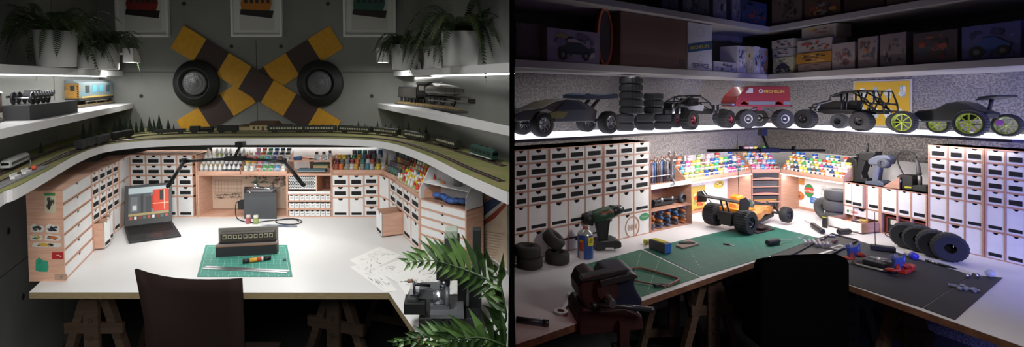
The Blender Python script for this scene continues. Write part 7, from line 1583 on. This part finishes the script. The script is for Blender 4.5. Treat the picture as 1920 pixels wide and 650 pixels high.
small('plastic_sprue', 'clear cross shaped plastic part on the small black mat', 1802, 540, lambda b: [b.bx((0, 0, .006), (.09, .016, .008), K('#787e8c', .3), (0, 0, k)) for k in (.6, 2.2)])
small('plastic_sprue', 'second clear branched plastic part beside the cross shaped one', 1818, 543, lambda b: [b.bx((0, 0, .005), (.07, .012, .008), K('#6f7584', .3), (0, 0, k)) for k in (.2, 1.3, 2.3)])
# transmitters and soldering station on the low cabinets
ZT = TZ+HL
def onR(u, v, off_=.08): p2 = Plane(pR.pt(0, off_)[:2], pR.pt(1, off_)[:2]); return p2, p2.pt(p2.hit(u, v)[0], 0, 0)
def flatprism(b, p2, s0, pts, y0, y1, m): b.prism([(p2.hit(u, v)[0]-s0, p2.hit(u, v)[1]-ZT) for u, v in pts], y0, y1, m)
def tx(name, label, u0, off_, parts, tubes=(), cat='transmitter'):
    p2, o = onR(u0, 330, off_); s0 = p2.hit(u0, 330)[0]; th = thing(name, label, cat, (o.x, o.y, ZT), p2.rot)
    for nm, pts, y0, y1, m, bv in parts:
        b = MB(); b.prism([(p2.hit(u, v)[0]-s0, max(.0005, p2.hit(u, v)[1]-ZT)) for u, v in pts], y0, y1, m); b.build(nm, th, bevel=bv)
    for nm, pts, r, m, y in tubes:
        b = MB(); b.tube([(p2.hit(u, v)[0]-s0, y, p2.hit(u, v)[1]-ZT) for u, v in pts], r, m, 10); b.build(nm, th)
    return th, p2, s0
gm = K('#5a6070', .4)
tx('radio_transmitter', 'black box shaped radio transmitter at the left on the low cabinets', 1583, .10, [('body', [(1583, 341), (1582, 305), (1588, 298), (1598, 294), (1606, 300), (1606, 341)], .0, .09, m_black, .008), ('control_panel', [(1586, 330), (1586, 310), (1602, 308), (1602, 330)], -.004, 0, K('#2c2d30'), .002)], [('antenna', [(1601, 298), (1601, 289)], .007, m_black, .04), ('dial', [(1590, 318), (1592, 318)], .012, K('#3a3b3f'), -.008)])
tx('radio_transmitter', 'tall black pistol transmitter with upright antenna behind the grey one', 1606, .07, [('grip', [(1604, 342), (1608, 300), (1612, 285), (1624, 284), (1622, 305), (1615, 325), (1620, 342)], .0, .07, m_black, .006), ('wheel_head', [(1611, 296), (1612, 286), (1642, 284), (1643, 289), (1631, 302), (1618, 300)], -.01, .07, K('#1c1c1e', .45), .006), ('foot', [(1604, 343), (1606, 334), (1628, 334), (1630, 343)], -.02, .09, m_black, .004)], [('antenna', [(1619, 286), (1620, 269)], .007, m_black, .04)])
th, p2, s0 = tx('radio_transmitter', 'grey pistol grip radio transmitter with round steering wheel', 1626, .05, [('grip', [(1635, 341), (1634, 325), (1640, 305), (1651, 304), (1648, 320), (1645, 341)], .0, .05, gm, .008), ('head', [(1628, 305), (1630, 298), (1645, 291), (1664, 290), (1671, 297), (1668, 308), (1650, 309), (1632, 309)], -.01, .06, gm, .008), ('foot', [(1625, 347), (1626, 339), (1652, 338), (1660, 343), (1660, 349)], -.02, .08, K('#4c5262', .4), .004)])
b = MB(); c = p2.hit(1664, 306); b.lathe([(.018, -.05), (.032, -.05), (.034, -.03), (.034, -.012), (.018, -.012), (.018, -.05)], K('#3a3d46', .5), (c[0]-s0, 0, c[1]-ZT), 'y', 24).lathe([(0, -.04), (.018, -.04)], K('#4c505c', .4), (c[0]-s0, 0, c[1]-ZT), 'y', 18); b.build('steering_wheel', th)
b = MB(); c = p2.hit(1631, 305); b.tube([(c[0]-s0, .02, c[1]-ZT), (c[0]-s0-.004, .02, c[1]-ZT-.03)], .004, m_black, 6); b.build('trigger', th)
p2, o = onR(1655, 345, .03); b = MB(); b.prism([(0, 0), (.1, 0), (.1, .085)], 0, .008, m_woodR); tag(b.build('wooden_wedge', loc=(o.x, o.y, ZT), rot=pR.rot), 'triangular birch side piece on the cabinet between transmitter and soldering iron', 'board')
th, p2, s0 = tx('soldering_station', 'black soldering station with its iron standing in a spring holder', 1680, .05, [('power_unit', [(1680, 359), (1682, 330), (1687, 327), (1708, 329), (1711, 333), (1711, 358)], .0, .10, m_black, .004), ('iron_stand', [(1709, 361), (1709, 347), (1738, 347), (1738, 362)], .0, .10, K('#232427', .6), .006), ('yellow_sponge', [(1697, 352), (1697, 349), (1710, 350), (1710, 353)], -.006, .0, K('#b5ae2c'), .001)])
b = MB(); c = p2.hit(1687, 339); b.cyl((c[0]-s0, 0, c[1]-ZT), (c[0]-s0, -.014, c[1]-ZT), .011, K('#c9c9cc', .4), n=16); b.build('knob', th)
pts = [(1687, 328), (1680, 315), (1675, 300), (1677, 289), (1688, 284), (1700, 285), (1708, 291), (1711, 300), (1712, 305)]
b = MB(); b.tube(smooth_path([Vector((p2.hit(u, v)[0]-s0, .04, p2.hit(u, v)[1]-ZT)) for u, v in pts], 5), .004, m_black, 8); b.build('cable', th)
q = lambda u, v: (p2.hit(u, v)[0]-s0, .04, p2.hit(u, v)[1]-ZT)
b = MB(); b.tube([q(1710, 298), q(1714, 312), q(1715, 322), q(1716, 328)], [.006, .011, .013, .015], K('#4c4f55', .5), 12).tube([q(1716, 328), q(1717, 347)], .010, K('#8c8e92', .4, .5), 10); b.build('soldering_iron', th)
# vice
vp = gz(1150, 592, TZ); YV = vp.y; th = thing('bench_vice', 'dark red and blue bench vice clamped to the front edge of the desk', 'vice', vp)
def V2(u, v, dy=0): p = gy(u, v, YV+dy); return (p.x-vp.x, p.z-vp.z)
vr_ = mat('vice_red', '#3f2422', .5, .2, col2='#331d1d', vscale=12); vb = mat('vice_blue', '#23293f', .4, .3)
b = MB(); b.prism([V2(1076, 612), V2(1074, 575), V2(1082, 562), V2(1120, 565), V2(1158, 560), V2(1190, 575), V2(1192, 600)], -.09, .10, vr_); b.build('base', th, bevel=.008)
b = MB(); b.prism([V2(1092, 568), V2(1078, 545), V2(1076, 525), V2(1084, 508), V2(1100, 500), V2(1114, 506), V2(1122, 522), V2(1116, 550), V2(1108, 566)], -.08, .07, vr_); b.build('front_jaw', th, bevel=.012)
b = MB(); b.prism([V2(1120, 570), V2(1126, 545), V2(1122, 515), V2(1130, 500), V2(1172, 495), V2(1184, 503), V2(1178, 520), V2(1184, 535), V2(1194, 550), V2(1190, 572)], -.07, .09, vb); b.build('rear_jaw', th, bevel=.012)
b = MB(); b.prism([V2(1080, 512), V2(1080, 505), V2(1110, 498), V2(1162, 488), V2(1164, 493), V2(1120, 506)], -.10, -.05, m_dkm).prism([V2(1112, 520), V2(1110, 508), V2(1168, 495), V2(1178, 499), V2(1178, 504), V2(1120, 518)], -.11, -.07, m_dkm); b.build('jaw_plates', th, bevel=.003)
c = V2(1140, 545, -.1); b = MB(); b.cyl((c[0], -.10, c[1]), (c[0], .02, c[1]), .045, vr_, n=24).cyl((c[0], -.16, c[1]-.03), (c[0], -.02, c[1]-.03), .016, m_steel, n=16); b.build('spindle', th)
c0, c1 = V2(1113, 572, -.15), V2(1222, 580, -.15); b = MB(); b.tube([(c0[0], -.15, c0[1]), ((c0[0]+c1[0])/2, -.15, c0[1]-.004), (c1[0], -.15, c1[1])], .010, m_dkm, 10).ball((c0[0], -.15, c0[1]), .015, m_dkm, 10).ball((c1[0], -.15, c1[1]), .012, m_dkm, 10); b.build('tommy_bar', th)
c0 = V2(1165, 590, -.02); b = MB(); b.cyl((c0[0], -.03, c0[1]), (c0[0], -.03, c0[1]-.14), .010, m_steel, n=12).bx((c0[0], -.02, c0[1]-.14), (.07, .05, .02), vr_).bx((c0[0]-.02, -.1, c0[1]-.07), (.04, .03, .16), vr_); b.build('clamp_screw', th)
# hacksaw frame, spanner and punch
a = gz(1176, 510, TZ+.0035); P = [gz(u, v, TZ+.012)-a for u, v in ((1178, 505), (1200, 502), (1266, 520), (1270, 526), (1250, 536), (1236, 534), (1180, 524))]
th = thing('hacksaw', 'brown framed junior hacksaw lying across the small green mat', 'saw', a); b = MB(); b.tube(smooth_path(P[:5], 5), .007, K('#6c4c44', .45, .3), 8); b.build('frame', th)
b = MB(); b.tube([P[4], P[5], P[6]], .004, K('#8c6458', .4, .4), 6).bx(tuple(P[5]), (.05, .02, .012), m_black, (0, 0, .1)); b.build('blade', th)
a, rt_, L = frame_on(1050, 586, 1078, 550, TZ+.006); wrench('combination_spanner', 'chrome combination spanner lying on the white desk left of the vice', Matrix.Translation((L/2, 0, 0)), L*.9, .034, (a.x, a.y, TZ+.0065), rt_)
a, rt_, L = frame_on(968, 599, 1028, 606, TZ+.014); th = thing('file_handle', 'dark round bar tool lying at the front left of the desk', 'tool', (a.x, a.y, TZ+.015), rt_); b = MB(); b.cyl((0, 0, 0), (L*.85, 0, 0), .013, K('#2c3440', .4), n=16); b.build('bar', th); b = MB(); b.cyl((L*.85, 0, 0), (L*1.02, 0, 0), .014, m_dkm, n=16); b.build('metal_end', th)
# chair
Yc = 2.32; cx0, cx1 = gy(1420, 500, Yc).x, gy(1585, 500, Yc).x; zt = gy(1500, 484, Yc).z; cm = (cx0+cx1)/2
th = thing('desk_chair', 'black high backed desk chair silhouetted in front of the model car desk', 'chair', (cm, Yc, 0)); w = (cx1-cx0)/2
m_bk = mat('chair_black', '#070708', 1, ior=1.02); b = MB(); R = []
for k in range(2): pass
out = [(-w, .50), (-w*.99, zt-.04), (-w*.93, zt-.012), (-w*.4, zt+.006), (w*.5, zt+.014), (w*.94, zt+.012), (w*.995, zt-.02), (w, .50)]
b.prism(out, -.03, .04, m_bk); b.build('backrest', th, bevel=.012)
b = MB(); b.box(-w*.55, w*.8, -.0, .30, .42, .48, m_bk); b.build('seat', th, bevel=.02); b = MB(); b.cyl((0, .2, .08), (0, .2, .42), .03, m_dkm, n=16); b.build('gas_column', th)
for k in range(5): a5 = 2*PI*k/5; b = MB(); b.tube([(0, .2, .09), (.26*math.cos(a5), .2+.26*math.sin(a5), .06)], [.025, .015], m_black, 8).ball((.27*math.cos(a5), .2+.27*math.sin(a5), .026), .025, m_black, 10); b.build('leg', th)
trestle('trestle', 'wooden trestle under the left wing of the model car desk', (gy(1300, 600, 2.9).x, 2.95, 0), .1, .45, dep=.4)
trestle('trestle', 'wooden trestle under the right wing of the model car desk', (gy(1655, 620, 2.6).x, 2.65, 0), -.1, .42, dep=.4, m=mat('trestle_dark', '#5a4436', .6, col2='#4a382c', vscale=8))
